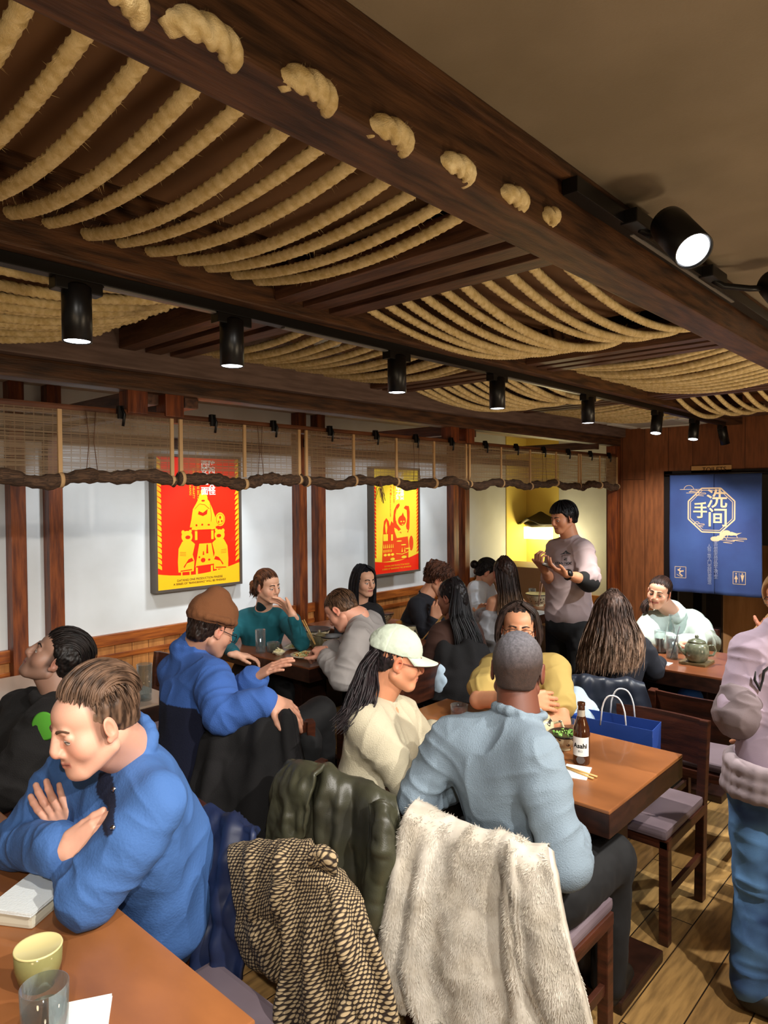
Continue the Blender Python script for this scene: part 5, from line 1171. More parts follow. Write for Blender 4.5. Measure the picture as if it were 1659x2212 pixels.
# ---------------------------------------------------------------- 7 curly hair, black top
BLK = mat('trousers_black', '060608', .8)
J = dict(nk=W(918, 1288, 4.95), pel=W(880, 1400, 5.05), sl=W(912, 1305, 4.85), sr=W(940, 1300, 5.15))
J['sl'] = W(925, 1308, 5.15); J['sr'] = W(900, 1312, 4.80)
M = hframe(W(948, 1252, 4.95), 88, 34, 0, .98)
A = [(J['sr'], W(925, 1378, 4.75), W(938, 1335, 4.72)), (J['sl'], W(955, 1370, 5.1), W(948, 1330, 4.95))]
e = person('person with curly brown hair in a black top, leaning over the far table', J, dict(M=M, h=.003, lidopen=.3, fem=True, nr=.046), 'c08a6c',
           [dict(j=A[0], hand=dict(a=(W(946, 1308, 4.72)-W(938, 1335, 4.72), cdir(.3, 0, 1), -1), curl=(35, 45, 30))), dict(j=A[1], hand=dict(a=(cdir(.1, 1, 0), cdir(.3, 0, -1), 1), curl=(35, 45, 30)))])
wear(e, 'black_top', garment(J, A, .008, .006, .92, .006, seed=91, armr=(.050, .042, .032), fat=.95), '14161e')
v = Vol(.005); v.ell(M @ Vector((0, -.085, .06)), (.055, .055, .055), k=.01); V, F = v.mesh(); N = vnormals(V, F); V = V+N*(.014*fbm(V, 55, 3))[:, None]
hair_obj([hair_cap(M, 0, zside=-.03, znape=-.07, front=.06, thick=.002, noise=.009, curly=1), (V, F), hair_strands(M, 420, .06, 2.3, 1.8, (.0, .02), .0024, 15, curl=.004)], '6b4330', e, '2b1710')
eyes(M, e, .3, 0, '2a1c18'); trousers_obj(J['pel'], bdir(J['pel'], 60), BLK, e); fix(e)
# ---------------------------------------------------------------- 8 brown jacket, long black hair
J = dict(nk=W(985, 1345, 4.30), pel=W(985, 1490, 4.28), sl=W(955, 1368, 4.20), sr=W(1020, 1368, 4.40))
J['sl'] = W(952, 1372, 4.16); J['sr'] = W(1018, 1368, 4.42)
M = hframe(W(975, 1290, 4.30), -122, 14, 0, .99)
A = [(J['sl'], W(938, 1440, 4.12), W(932, 1400, 4.3)), (J['sr'], W(1030, 1440, 4.45), W(985, 1400, 4.6))]
e = person('person in a brown jacket with long black hair, back turned, at the far table', J, dict(M=M, h=.003, lidopen=.4, fem=True, nr=.048), '8a5a44', [dict(j=a, hand=dict(a=(cdir(-.5, .3, .5), (0, 0, -1), 1))) for a in A])
wear(e, 'brown_jacket', garment(J, A, .022, .006, .92, .014, hood=1, amp=.006, seed=95, armr=(.056, .048, .038)), '3a2219')
gA = [[M @ Vector((x*.3, -.06, .12)), M @ Vector((x*.8, -.10+abs(x)*.3, .05)), W(p0, 1330, d0), W(p1, 1375, d0-.03), W(p2, 1420, d0-.06)] for x, p0, p1, p2, d0 in ((.08, 1015, 1035, 1045, 4.32), (.03, 1000, 1022, 1030, 4.22), (-.03, 985, 1003, 1012, 4.14), (-.07, 975, 990, 995, 4.12))]
hair_obj([hair_cap(M, 0, zside=-.03, znape=-.08, front=.062, thick=.002), hair_sheet(gA, 900, .008, .0024, 16)], '191416', e, '060506')
eyes(M, e, .4, 0, '16100e', lash=False); trousers_obj(J['pel'], bdir(J['pel'], -150), BLK, e); fix(e)
# dark coat over that chair
# ---------------------------------------------------------------- 9 white shirt, small bun
J = dict(nk=W(1040, 1262, 5.75), pel=W(1030, 1345, 5.80), sl=W(1050, 1275, 5.85), sr=W(1028, 1276, 5.60))
M = hframe(W(1052, 1236, 5.72), 95, 32, 0, .97)
A = [(J['sr'], W(1030, 1320, 5.5), W(1058, 1322, 5.45)), (J['sl'], W(1065, 1320, 5.9), W(1070, 1315, 5.6))]
e = person('person in a white shirt with a black bun, looking down at a phone', J, dict(M=M, h=.0035, lidopen=.3, nr=.048), 'c9987c', [dict(j=a, hand=dict(a=(cdir(.8, .2, -.1), (0, 0, 1), 1), curl=(30, 30, 20)), h=.004) for a in A])
wear(e, 'white_shirt', garment(J, A, .018, .0065, .75, .008, amp=.006, seed=99, armr=(.056, .046, .036)), 'c6ccd2')
b = M @ Vector((0, -.135, .0)); v = Vol(.005); v.ell(b, (.035, .035, .035)); V, F = v.mesh()
hair_obj([hair_cap(M, 0, zside=-.02, znape=-.07, front=.06, thick=.0), hair_strands(M, 200, .06, 2.2, 1.7, (-.001, .005), .0026, 18, flow='back'), (V, F)], '1a1718', e, '080707')
trousers_obj(J['pel'], bdir(J['pel'], 60), BLK, e); fix(e)
# ---------------------------------------------------------------- 10 long hair, bare shoulder
J = dict(nk=W(1092, 1285, 4.92), pel=W(1085, 1420, 4.92), sl=W(1066, 1302, 4.84), sr=W(1125, 1306, 5.02))
M = hframe(W(1088, 1238, 4.92), -158, 8, 0, .97)
A = [(J['sl'], W(1052, 1368, 4.82), W(1035, 1325, 5.05)), (J['sr'], W(1138, 1365, 5.05), W(1110, 1340, 5.2))]
e = person('person with very long hair and a bare shoulder, in a loose grey top', J, dict(M=M, h=.003, lidopen=.4, fem=True, nr=.046), 'c98f70', [dict(j=A[0], full=True, hand=dict(a=(cdir(.4, .4, .6), (0, 0, -1), 1))), dict(j=A[1], hand=dict(a=(cdir(-.4, .2, .6), (0, 0, -1), -1)))])
v = Vol(.006); Mx = Matrix.Identity(4); c = J['pel'].lerp(J['nk'], .45); v.ell(c, (.17, .14, .19), k=.04); v.ell(J['pel'], (.17, .15, .12), k=.05)
v.chain([A[0][0].lerp(A[0][1], .55), A[0][1], A[0][1].lerp(A[0][2], .85)], [.070, .062, .045], .03); v.chain([A[1][0].lerp(A[1][1], .25), A[1][1], A[1][1].lerp(A[1][2], .85)], [.068, .060, .045], .03)
ring(v, J['pel'].lerp(J['nk'], .70), (0, 0, 1), .165, .022, 22, .02)
V, F = v.mesh(); N = vnormals(V, F); wear(e, 'off_shoulder_top', (wrinkle(V, N, A, .008, 103), F), '9a9ba0')
gA = [[M @ Vector((x*.2, -.03, .125)), M @ Vector((x*.9, -.10+abs(x)*.5, .06)), W(p0, 1290, d0), W(p1, 1325, d0-.05), W(p2, 1365, d0-.08)] for x, p0, p1, p2, d0 in ((-.09, 1083, 1082, 1090, 4.80), (-.04, 1095, 1098, 1102, 4.78), (.03, 1110, 1118, 1122, 4.82), (.09, 1122, 1138, 1140, 4.92))]
V1, F1 = join_np([hair_cap(M, 0, zside=-.04, znape=-.08, front=.062, thick=.002), hair_sheet(gA, 1100, .009, .0024, 20, wave=.004)])
t = np.clip((W(1100, 1270, 4.9).z-V1[:, 2])/.25, 0, 1)[:, None]; n = np.clip(.5+.9*fbm(V1*np.array([1, 1, .25]), 130, 5, 2), 0, 1)[:, None]
np_obj('hair', V1, F1, HAIRM, e, (np.array(lin('2c1c16'))*(1-t)+np.array(lin('b0865f'))*t)*(.4+.8*n))
trousers_obj(J['pel'], bdir(J['pel'], 180), mat('jeans_blue', '2c3c5c', .8), e); fix(e)
# ---------------------------------------------------------------- 11 waiter
J = dict(nk=W(1232, 1163, 5.10), pel=W(1228, 1335, 5.10), sl=W(1262, 1190, 4.98), sr=W(1200, 1186, 5.22))
M = hframe(W(1216, 1119, 5.08), -50, 14, 0, .98)
A = [(J['sl'], W(1272, 1256, 4.86), W(1222, 1240, 4.74)), (J['sr'], W(1192, 1258, 5.15), W(1176, 1232, 4.88))]
e = person('person in a mauve-grey T-shirt standing and writing on a notepad', J, dict(M=M, h=.003, lidopen=.3, nr=.058, lips='9a5a48', wide=1.06, fade='15100e'), 'b97e5c',
           [dict(j=A[0], full=True, h=.003, hand=dict(a=(W(1192, 1226, 4.74)-A[0][2], cdir(-.2, 1, .1), -1), curl=(20, 25, 15), spread=8)), dict(j=A[1], full=True, h=.003, hand=dict(a=(W(1155, 1200, 4.86)-A[1][2], cdir(.6, .1, .3), 1), curl=(45, 50, 30)))])
wear(e, 't_shirt', garment(J, A, .026, .006, .45, .008, amp=.007, seed=107, armr=(.056, .052, .04), fat=1.22), '9c8a8a')
v = Vol(.005); v.chain([A[0][0].lerp(A[0][1], .72), A[0][1], A[0][1].lerp(A[0][2], .25)], [.074, .070, .056], .03); V, F = v.mesh(); wear(e, 'black_undersleeve', (V, F), '0a090a')
hair_obj([hair_cap(M, 0, zside=-.01, znape=-.06, front=.052, thick=.010), hair_strands(M, 420, .050, 2.1, 1.45, (.006, .022), .003, 22)], '141012', e, '050405')
eyes(M, e, .3, 0, '16100e'); f_ = bdir(J['pel'], -40); s_ = f_.cross(Z_); trousers_obj(J['pel']-Vector((0, 0, .02)), f_, BLK, e, knees=[Vector((J['pel'].x, J['pel'].y, .48))+s_*x for x in (-.11, .11)], feet=[Vector((J['pel'].x, J['pel'].y, .08))+s_*x for x in (-.12, .12)], r=(.10, .08, .065))
wr = A[0][1].lerp(A[0][2], .9); d = (A[0][2]-A[0][1]).normalized(); v = Vol(.003); ring(v, wr, d, .030, .008, 14); v.ell(wr+cdir(0, .5, -1)*.03, (.018, .018, .018)); V, F = v.mesh(); np_obj('wristwatch', V, F, BLACK, e)
V, F = garment(J, A, .026, .006, .45, .008, amp=.007, seed=107, armr=(.056, .052, .04), fat=1.22)
p = stick(V, 1219, 1202, 5); text_mesh('食', .085, mat('print_black', '0c0a0a', .8), 'shirt_print', e, frame_M(p-CF*.01, CR, CU), bold=.003)
p = stick(V, 1222, 1214, 5); text_mesh('XI\'AN NOODLE', .024, mat('print_black', '0c0a0a', .8), 'shirt_print', e, frame_M(p-CF*.012, CR, CU), bold=.001)
fix(e)
c = A[0][2].lerp(A[1][2], .5); n1 = W(1188, 1224, 4.78); 
pad = empty('order_pad', W(1185, 1222, 4.82), 'small white notepad held open by the waiter', 'notepad'); Mp = Matrix.Rotation(.5, 4, 'Z') @ Matrix.Rotation(.35, 4, 'X')
MB().box(-.06, .06, -.045, .045, -.006, .0, .001, Mp).build('cover', BLACK, pad); MB().box(-.057, .057, -.042, .042, .0, .004, 0, Mp).box(-.057, .057, -.042, .01, .004, .03, 0, Mp @ Matrix.Rotation(.5, 4, 'X')).build('pages', mat('paper', 'd8d8d2', .8), pad)
# ---------------------------------------------------------------- 12 long brown hair, black top, back to the viewer
J = dict(nk=W(1325, 1375, 3.92), pel=W(1325, 1530, 3.85), sl=W(1275, 1402, 3.86), sr=W(1385, 1400, 4.0))
M = hframe(W(1325, 1322, 3.95), 168, 12, 0, 1.0)
A = [(J['sl'], W(1262, 1470, 3.9), W(1290, 1460, 4.2)), (J['sr'], W(1412, 1448, 3.95), W(1425, 1432, 4.15))]
e = person('person with long wavy light-brown hair in a black top, seen from behind', J, dict(M=M, h=.003, lidopen=.4, fem=True, nr=.048), 'c99a80', [dict(j=a, hand=dict(a=(cdir(.2, 0, .8), (0, 0, -1), 1))) for a in A])
wear(e, 'black_top', garment(J, A, .012, .006, .92, .008, amp=.004, seed=111, armr=(.052, .044, .034)), '10141f')
gA = [[M @ Vector((x*.15, -.02, .128)), M @ Vector((x*1.08, -.10+abs(x)*.6, .05)), M @ Vector((x*1.15, -.11+abs(x)*.6, -.03)), W(p0, 1370, d0), W(p1, 1410, d0-.03), W(p2, 1452, d0-.05)] for x, p0, p1, p2, d0 in ((-.09, 1268, 1258, 1252, 3.84), (-.05, 1292, 1282, 1278, 3.76), (0, 1322, 1318, 1312, 3.72), (.05, 1350, 1348, 1342, 3.76), (.09, 1380, 1382, 1372, 3.86))]
V1, F1 = join_np([hair_cap(M, 0, zside=-.04, znape=-.08, front=.062, thick=.002), hair_sheet(gA, 1700, .011, .0022, 24, wave=.005)])
t = np.clip((W(1325, 1330, 3.9).z-V1[:, 2])/.28, 0, 1)[:, None]; n = np.clip(.5+1.0*fbm(V1*np.array([1, 1, .3]), 90, 5, 3), 0, 1)[:, None]
np_obj('hair', V1, F1, HAIRM, e, (np.array(lin('6b564c'))*(1-t)+np.array(lin('c9a78c'))*t)*(.3+.95*n))
trousers_obj(J['pel'], bdir(J['pel'], 150), BLK, e); fix(e)
# ---------------------------------------------------------------- 13 pale hoodie, smiling
J = dict(nk=W(1450, 1322, 4.85), pel=W(1462, 1440, 5.0), sl=W(1500, 1345, 4.90), sr=W(1408, 1345, 4.85))
M = hframe(W(1424, 1280, 4.70), -18, 6, -10, .96)
A = [(J['sl'], W(1530, 1390, 4.6), W(1462, 1392, 4.42)), (J['sr'], W(1388, 1388, 4.5), W(1450, 1388, 4.40))]
e = person('smiling person in a pale mint hoodie leaning on the table by the blue curtain', J, dict(M=M, h=.0028, lidopen=.55, smile=1, fem=True, nr=.048, lips='b8504c'), 'd8a488', [dict(j=A[0], hand=dict(a=(cdir(-1, 0, .1), (0, 0, -1), 1))), dict(j=A[1], hand=dict(a=(cdir(1, 0, .1), (0, 0, -1), -1)))])
wear(e, 'hoodie', garment(J, A, .026, .006, .96, .02, hood=1, amp=.008, seed=115, armr=(.058, .050, .04), neckr=.07), 'c2d2ca', KNIT)
gA = [[M @ Vector((-.03, -.08, .03)), M @ Vector((.02, -.13, -.06)), M @ Vector((.085, -.01, -.12)), M @ Vector((.075, .03, -.19))], [M @ Vector((.03, -.08, .03)), M @ Vector((.06, -.10, -.06)), M @ Vector((.10, -.01, -.12)), M @ Vector((.088, .03, -.18))]]
hair_obj([hair_cap(M, 0, zside=-.02, znape=-.07, front=.064, thick=-.002), hair_strands(M, 300, .064, 2.2, 1.7, (-.001, .005), .0026, 26, flow='back'), hair_sheet(gA, 180, .007, .003, 27)], '3a2620', e, '150d0a')
eyes(M, e, .5, -.4, '3a2820'); mb = MB(); mb.tube([M @ Vector((x*.017, .0945-.012*x*x, -.0595+.004*abs(x))) for x in (-1, -.5, 0, .5, 1)], [.0012, .0030, .0036, .0030, .0012], 8).build('teeth', mat('teeth', 'e8e2d8', .3), e)
trousers_obj(J['pel'], bdir(J['pel'], -10), mat('jeans_blue', '2c3c5c', .8), e); fix(e)
# ---------------------------------------------------------------- 14 cropped person at the right edge
J = dict(nk=W(1690, 1345, 4.25), pel=W(1700, 1480, 4.4), sl=W(1740, 1370, 4.3), sr=W(1655, 1372, 4.25))
M = hframe(W(1688, 1290, 4.20), -38, 16, 0, .98)
A = [(J['sr'], W(1650, 1420, 4.1), W(1654, 1368, 4.02)), (J['sl'], W(1740, 1430, 4.1), W(1700, 1400, 4.0))]
e = person('person with glasses in a tan hood, cut by the right edge of the photo', J, dict(M=M, h=.003, lidopen=.4, nr=.05), 'a8684c', [dict(j=A[0], h=.003, hand=dict(a=(W(1668, 1340, 4.06)-A[0][2], cdir(.5, 0, 1), 1), curl=(60, 70, 40))), dict(j=A[1], hand=dict(a=((0, 0, 1), (0, 1, 0), 1)))])
wear(e, 'tan_hooded_top', garment(J, A, .022, .006, .92, .02, hood=1, amp=.006, seed=119), 'a07c56', KNIT)
v = Vol(.004); v.ell(M @ Vector((0, -.03, .02)), (.115, .12, .14), k=.01); v.ell(M @ Vector((0, .09, 0)), (.085, .10, .12), k=.02, neg=True); V, F = v.mesh(); wear(e, 'hood', (V, F), 'a88660', KNIT)
hair_obj([hair_cap(M, 0, zside=-.02, znape=-.07, front=.06, thick=.0)], '1c1412', e); glasses(M, e, '120c0c'); eyes(M, e, .4, 0, '1c1412'); trousers_obj(J['pel'], bdir(J['pel'], -20), BLK, e); fix(e)
# ---------------------------------------------------------------- 15 standing staff member cut by the right edge
J = dict(nk=W(1705, 1335, 2.50), pel=W(1678, 1690, 2.42), sl=W(1775, 1400, 2.55), sr=W(1622, 1412, 2.52))
M = hframe(W(1740, 1262, 2.52), 140, 20, 0, 1.0)
A = [(J['sr'], W(1592, 1542, 2.46), W(1640, 1592, 2.62)), (J['sl'], W(1800, 1560, 2.6), W(1760, 1620, 2.75))]
e = person('standing person in a mauve-grey T-shirt and blue jeans, cut by the right edge', J, dict(M=M, h=.004), 'b97e5c', [dict(j=a, hand=dict(a=(cdir(.3, -.3, .8), (0, 0, -1), 1))) for a in A])
V, F = garment(J, A, .020, .0055, .45, .008, amp=.007, seed=121, armr=(.056, .052, .04), fat=1.0)
wear(e, 't_shirt', (V, F), '948494')
v = Vol(.0055); v.chain([A[0][0].lerp(A[0][1], .80), A[0][1], A[0][1].lerp(A[0][2], .9)], [.072, .070, .054], .03); V2, F2 = v.mesh(); N = vnormals(V2, F2); wear(e, 'grey_undersleeve', (wrinkle(V2, N, A[:1], .007, 5), F2), '6a5e62')
ring_v = Vol(.006); c = J['pel']+Vector((0, 0, .03)); [ring(ring_v, c+Vector((0, 0, z)), (0, .05, 1), .150+.01*math.sin(z*90), .020, 24, .02) for z in (-.04, 0, .04)]
V3, F3 = ring_v.mesh(); N = vnormals(V3, F3); wear(e, 'tied_shirt_hem', (wrinkle(V3, N, [], .006, 6), F3), '8f8288')
try:
    p = stick(V, 1650, 1465, 2.4); Mt = frame_M(p-CF*.012, CR, CU); MB().tube([Mt @ Vector(q) for q in ((-.025, .03, 0), (-.028, .0, 0), (-.01, -.035, 0), (.0, .0, 0), (.004, .03, 0), (.03, .055, .004))], [.002, .005, .006, .004, .005, .003], 8).build('shirt_print', mat('print_black', '0c0a0a', .8), e)
except Exception: pass
hair_obj([hair_cap(M, 0, zside=-.02, znape=-.06, front=.06, thick=.006)], '141012', e)
f_ = bdir(J['pel'], 150); kn = [W(1640, 1900, 2.40), W(1720, 1900, 2.45)]; ft = [Vector((*W(1622, 2120, 2.36).xy, .09)), Vector((*W(1740, 2100, 2.45).xy, .09))]
v = Vol(.008); v.ell(J['pel'], (.15, .15, .12), k=.05)
for k_, f2, s in zip(kn, ft, (-1, 1)): v.chain([J['pel'].lerp(k_, .12)+CR*s*.05, k_, f2], [.098, .076, .062], .03)
V, F = v.mesh(); N = vnormals(V, F); V = wrinkle(V, N, [(J['pel'], k_, f2) for k_, f2 in zip(kn, ft)], .008, 9, 10)
n = np.clip(.5+.8*fbm(V, 9, 4, 3), 0, 1)[:, None]; np_obj('jeans', V, F, mat('denim', (1, 1, 1), .85, attr=True, bump=.4, bscale=900), e, np.array(lin('27406c'))*(1-n)+np.array(lin('5a86b8'))*n)
for f2 in ft: sv = Vol(.006); sv.cone(Vector((f2.x, f2.y, .05)), Vector((f2.x, f2.y, .04))+CR*.09-CF*.08, .05, .038, .01); V, F = sv.mesh(); V[:, 2] = np.maximum(V[:, 2], .002); np_obj('shoe', V, F, SHOEM, e)
fix(e)
# ================================================================== COATS AND CLOTHS
def cr_interp(P, t):
    n = len(P); x = t*(n-1); i = np.clip(np.floor(x).astype(int), 0, n-2); f = (x-i)[:, None, None] if P.ndim == 3 else (x-i)[:, None]
    g = lambda k: P[np.clip(k, 0, n-1)]
    a, b, c, d = g(i-1), g(i), g(i+1), g(i+2)
    return .5*((2*b)+(-a+c)*f+(2*a-5*b+4*c-d)*f*f+(-a+3*b-3*c+d)*f**3)
def drape(name, rows, m, parent=None, dd=0, nu=70, nv_=90, th=.012, folds=(), noise=.006, nf=9, seed=0, fur=0, furlen=.012, cols=None, furm=None):
    G = np.array([[nv(W(q[0], q[1], q[2]+dd)) for q in r] for r in rows]); u = np.linspace(0, 1, nu); v = np.linspace(0, 1, nv_)
    A = cr_interp(G, v); A = np.transpose(cr_interp(np.transpose(A, (1, 0, 2)), u), (1, 0, 2)); V = A.reshape(-1, 3)
    k = np.arange(nu*nv_).reshape(nv_, nu); F = np.stack([k[:-1, :-1], k[1:, :-1], k[1:, 1:], k[:-1, 1:]], -1).reshape(-1, 4)
    N = vnormals(V, F); c = (nv(C0)-V); N *= np.sign((N*c).sum(1).mean())
    uu = np.tile(u, nv_); vv = np.repeat(v, nu); D = noise*fbm(V, nf, seed, 3)+noise*1.2*((1-np.abs(vnoise(V*np.array([1, 1, .45])*nf*1.5, seed+5)))**2-.4)
    for (u0, u1, w, a, v0) in folds:       # ridge from u0 (top) to u1 (bottom), width, height, start
        D = D+a*np.exp(-((uu-(u0+(u1-u0)*vv)-.012*np.sin(vv*9+u0*30))/w)**2)*np.clip((vv-v0)*4, 0, 1)
    V = V+N*D[:, None]; me = bpy.data.meshes.new(name)
    du = np.linalg.norm(np.diff(V.reshape(nv_, nu, 3), axis=1), axis=2).mean(); dv = np.linalg.norm(np.diff(V.reshape(nv_, nu, 3), axis=0), axis=2).mean()
    if fur:
        N2 = vnormals(V, F); N2 *= np.sign((N2*c).sum(1).mean()); rg = np.random.RandomState(seed); f = rg.randint(0, len(F), fur); a_, b_ = rg.rand(2, fur, 1)
        P = (V[F[f, 0]]*(1-a_)+V[F[f, 3]]*a_)*(1-b_)+(V[F[f, 1]]*(1-a_)+V[F[f, 2]]*a_)*b_; n = N2[F[f, 0]]
        cl = vnoise(P*55, 7)[:, None]; dn = n*.55+np.array([0, 0, -.75])+.35*np.stack([vnoise(P*28, 1), vnoise(P*28, 2), vnoise(P*28, 3)], 1)+rg.normal(0, .12, (fur, 3)); dn /= np.linalg.norm(dn, axis=1, keepdims=True)
        s = np.cross(dn, n); s /= np.linalg.norm(s, axis=1, keepdims=True)+1e-9; P = P+n*th*.4; L = furlen*rg.uniform(.6, 1.2, (fur, 1)); w = .0011
        VV = np.concatenate([P-s*w, P+s*w, P+dn*L+s*w*.3, P+dn*L-s*w*.3]); i = np.arange(fur); FF = np.stack([i, i+fur, i+2*fur, i+3*fur], 1)
    o = mesh_obj(name, V, F, m, parent, True, cols, np.stack([uu*du*nu, vv*dv*nv_], 1))
    if th: q = o.modifiers.new('t', 'SOLIDIFY'); q.thickness = th; q.offset = 0
    if fur:
        fo = np_obj('pile', VV, FF, furm or m, o, None, True)
        fo['kind'] = 'stuff'
    return o
FLE = mat('fleece_beige', 'cdc5b8', .95, col2='b7ad9d', nscale=14)
e = empty('fleece_coat', W(1050, 1900, 1.9), 'cream fleece coat hanging over the chair in the centre foreground', 'coat')
def loc(o, e): o.matrix_parent_inverse = Matrix.Translation(-Vector(e.location)); return o
rows = [[(925, 1800, 2.17), (985, 1815, 2.10), (1060, 1845, 2.02), (1120, 1860, 1.97), (1190, 1880, 1.90)],
        [(903, 1732, 2.12), (965, 1772, 2.05), (1040, 1800, 1.97), (1110, 1818, 1.90), (1182, 1832, 1.83)],
        [(880, 1768, 2.05), (955, 1812, 1.99), (1035, 1838, 1.92), (1110, 1850, 1.86), (1192, 1862, 1.79)],
        [(858, 1880, 2.04), (945, 1915, 1.98), (1030, 1935, 1.91), (1115, 1950, 1.84), (1208, 1960, 1.77)],
        [(836, 1990, 2.04), (935, 2015, 1.97), (1025, 2035, 1.89), (1120, 2050, 1.83), (1238, 2060, 1.76)],
        [(826, 2085, 2.05), (930, 2120, 1.96), (1030, 2150, 1.88), (1135, 2170, 1.81), (1268, 2170, 1.75)],
        [(880, 2150, 2.05), (950, 2190, 1.95), (1040, 2260, 1.87), (1145, 2290, 1.80), (1290, 2290, 1.74)]]
loc(drape('coat_body', rows, FLE, e, -.04, 110, 130, .022, [(.03, .06, .05, .035, .25), (.16, .20, .045, .045, .3), (.62, .70, .05, -.03, .3), (.75, .74, .06, .045, .22), (.95, .93, .06, .03, .2), (.40, .45, .1, .018, .4)], .009, 8, 3, fur=90000, furlen=.013), e)
rows = [[(1105, 1822, 1.86), (1140, 1828, 1.83), (1188, 1832, 1.79)], [(1108, 1860, 1.82), (1150, 1870, 1.79), (1200, 1880, 1.75)], [(1112, 1920, 1.80), (1160, 1930, 1.77), (1215, 1960, 1.73)], [(1120, 1985, 1.80), (1170, 2010, 1.76), (1240, 2060, 1.72)], [(1138, 2075, 1.80), (1190, 2120, 1.75), (1262, 2150, 1.71)], [(1190, 2215, 1.78), (1240, 2240, 1.74), (1285, 2260, 1.70)]]
loc(drape('sleeve', rows, FLE, e, -.04, 50, 90, .026, [(.5, .5, .25, .02, .1), (.1, .15, .08, .012, .1)], .008, 9, 5, fur=34000, furlen=.013), e)
# dotted brown coat
def dots_mat():
    m = mat('dotted_knit', '3a281a', .9); nt = m.node_tree; N = nt.nodes; L = nt.links; b = N['Principled BSDF']
    uv = N.new('ShaderNodeUVMap'); uv.uv_map = 'uv'; sp = N.new('ShaderNodeSeparateXYZ'); L.new(uv.outputs[0], sp.inputs[0])
    def M_(op, a, b_):
        q = N.new('ShaderNodeMath'); q.operation = op
        for i, v in enumerate((a, b_)):
            if isinstance(v, (int, float)): q.inputs[i].default_value = v
            else: L.new(v, q.inputs[i])
        return q.outputs[0]
    y = M_('DIVIDE', sp.outputs[1], .0098); x = M_('ADD', M_('DIVIDE', sp.outputs[0], .0135), M_('MULTIPLY', y, .5)); cb = N.new('ShaderNodeCombineXYZ'); L.new(x, cb.inputs[0]); L.new(y, cb.inputs[1])
    vo = N.new('ShaderNodeTexVoronoi'); vo.voronoi_dimensions = '2D'; vo.inputs['Scale'].default_value = 1; vo.inputs['Randomness'].default_value = .22; L.new(cb.outputs[0], vo.inputs[0])
    r = N.new('ShaderNodeMapRange'); r.inputs[1].default_value = .50; r.inputs[2].default_value = .32; L.new(vo.outputs['Distance'], r.inputs[0])
    x = N.new('ShaderNodeMix'); x.data_type = 'RGBA'; L.new(r.outputs[0], x.inputs[0]); x.inputs[6].default_value = (*lin('241811'), 1); x.inputs[7].default_value = (*lin('a08b6a'), 1); L.new(x.outputs[2], b.inputs['Base Color'])
    bp = N.new('ShaderNodeBump'); bp.inputs['Strength'].default_value = .9; bp.inputs['Distance'].default_value = .005; L.new(r.outputs[0], bp.inputs['Height']); L.new(bp.outputs[0], b.inputs['Normal']); return m
DOT = dots_mat()
e = empty('dotted_coat', W(650, 1950, 1.7), 'brown coat with beige dots hanging over the empty foreground chair', 'coat')
rows = [[(520, 1880, 2.0), (575, 1880, 1.95), (640, 1890, 1.9), (700, 1900, 1.85)], [(500, 1832, 1.98), (560, 1822, 1.90), (620, 1822, 1.84), (672, 1822, 1.80)], [(496, 1845, 1.92), (555, 1842, 1.86), (615, 1850, 1.79), (680, 1850, 1.75)], [(500, 1890, 1.90), (560, 1895, 1.84), (618, 1900, 1.77), (690, 1895, 1.74)], [(508, 1945, 1.90), (565, 1948, 1.84), (612, 1935, 1.77), (700, 1950, 1.75)], [(520, 1995, 1.91), (580, 1990, 1.86), (630, 1990, 1.80), (700, 2000, 1.78)]]
loc(drape('hood', rows, DOT, e, -.04, 70, 80, .016, [(.30, .22, .05, .018, .25), (.66, .62, .05, .02, .2)], .005, 12, 4), e)
rows = [[(512, 1935, 1.95), (545, 1930, 1.93), (600, 1930, 1.86)], [(512, 1985, 1.95), (560, 1985, 1.90), (620, 1975, 1.84)], [(520, 2035, 1.96), (570, 2030, 1.90), (640, 2020, 1.83)], [(540, 2075, 1.97), (590, 2080, 1.92), (640, 2070, 1.84)], [(570, 2092, 1.99), (605, 2095, 1.94), (640, 2090, 1.87)]]
loc(drape('left_sleeve', rows, DOT, e, -.07, 50, 60, .016, [(.5, .6, .15, .03, .1)], .008, 12, 8), e)
rows = [[(640, 1838, 1.76), (668, 1826, 1.74), (690, 1850, 1.76), (720, 1880, 1.75)], [(618, 1895, 1.74), (665, 1890, 1.69), (715, 1895, 1.68), (765, 1912, 1.70)], [(615, 1960, 1.74), (670, 1960, 1.68), (725, 1955, 1.64), (785, 1952, 1.66)], [(622, 2030, 1.74), (680, 2040, 1.66), (745, 2030, 1.61), (808, 2025, 1.63)], [(622, 2100, 1.73), (690, 2110, 1.64), (765, 2105, 1.59), (835, 2100, 1.61)], [(612, 2170, 1.72), (700, 2190, 1.62), (780, 2190, 1.56), (858, 2190, 1.60)], [(610, 2260, 1.72), (705, 2280, 1.61), (790, 2290, 1.55), (875, 2290, 1.60)]]
loc(drape('coat_body', rows, DOT, e, 0, 110, 120, .014, [(.12, .05, .05, .022, .05), (.35, .30, .06, .03, .3), (.55, .62, .05, -.03, .2), (.75, .55, .06, .035, .2), (.9, .88, .05, .025, .3)], .009, 10, 9), e)
rows = [[(676, 1832, 1.70), (690, 1828, 1.69), (716, 1838, 1.69)], [(672, 1850, 1.68), (694, 1846, 1.66), (722, 1862, 1.68)], [(668, 1870, 1.70), (694, 1870, 1.68), (722, 1885, 1.70)]]
loc(drape('collar_knot', rows, DOT, e, 0, 24, 24, .02, [], .006, 20, 2), e)
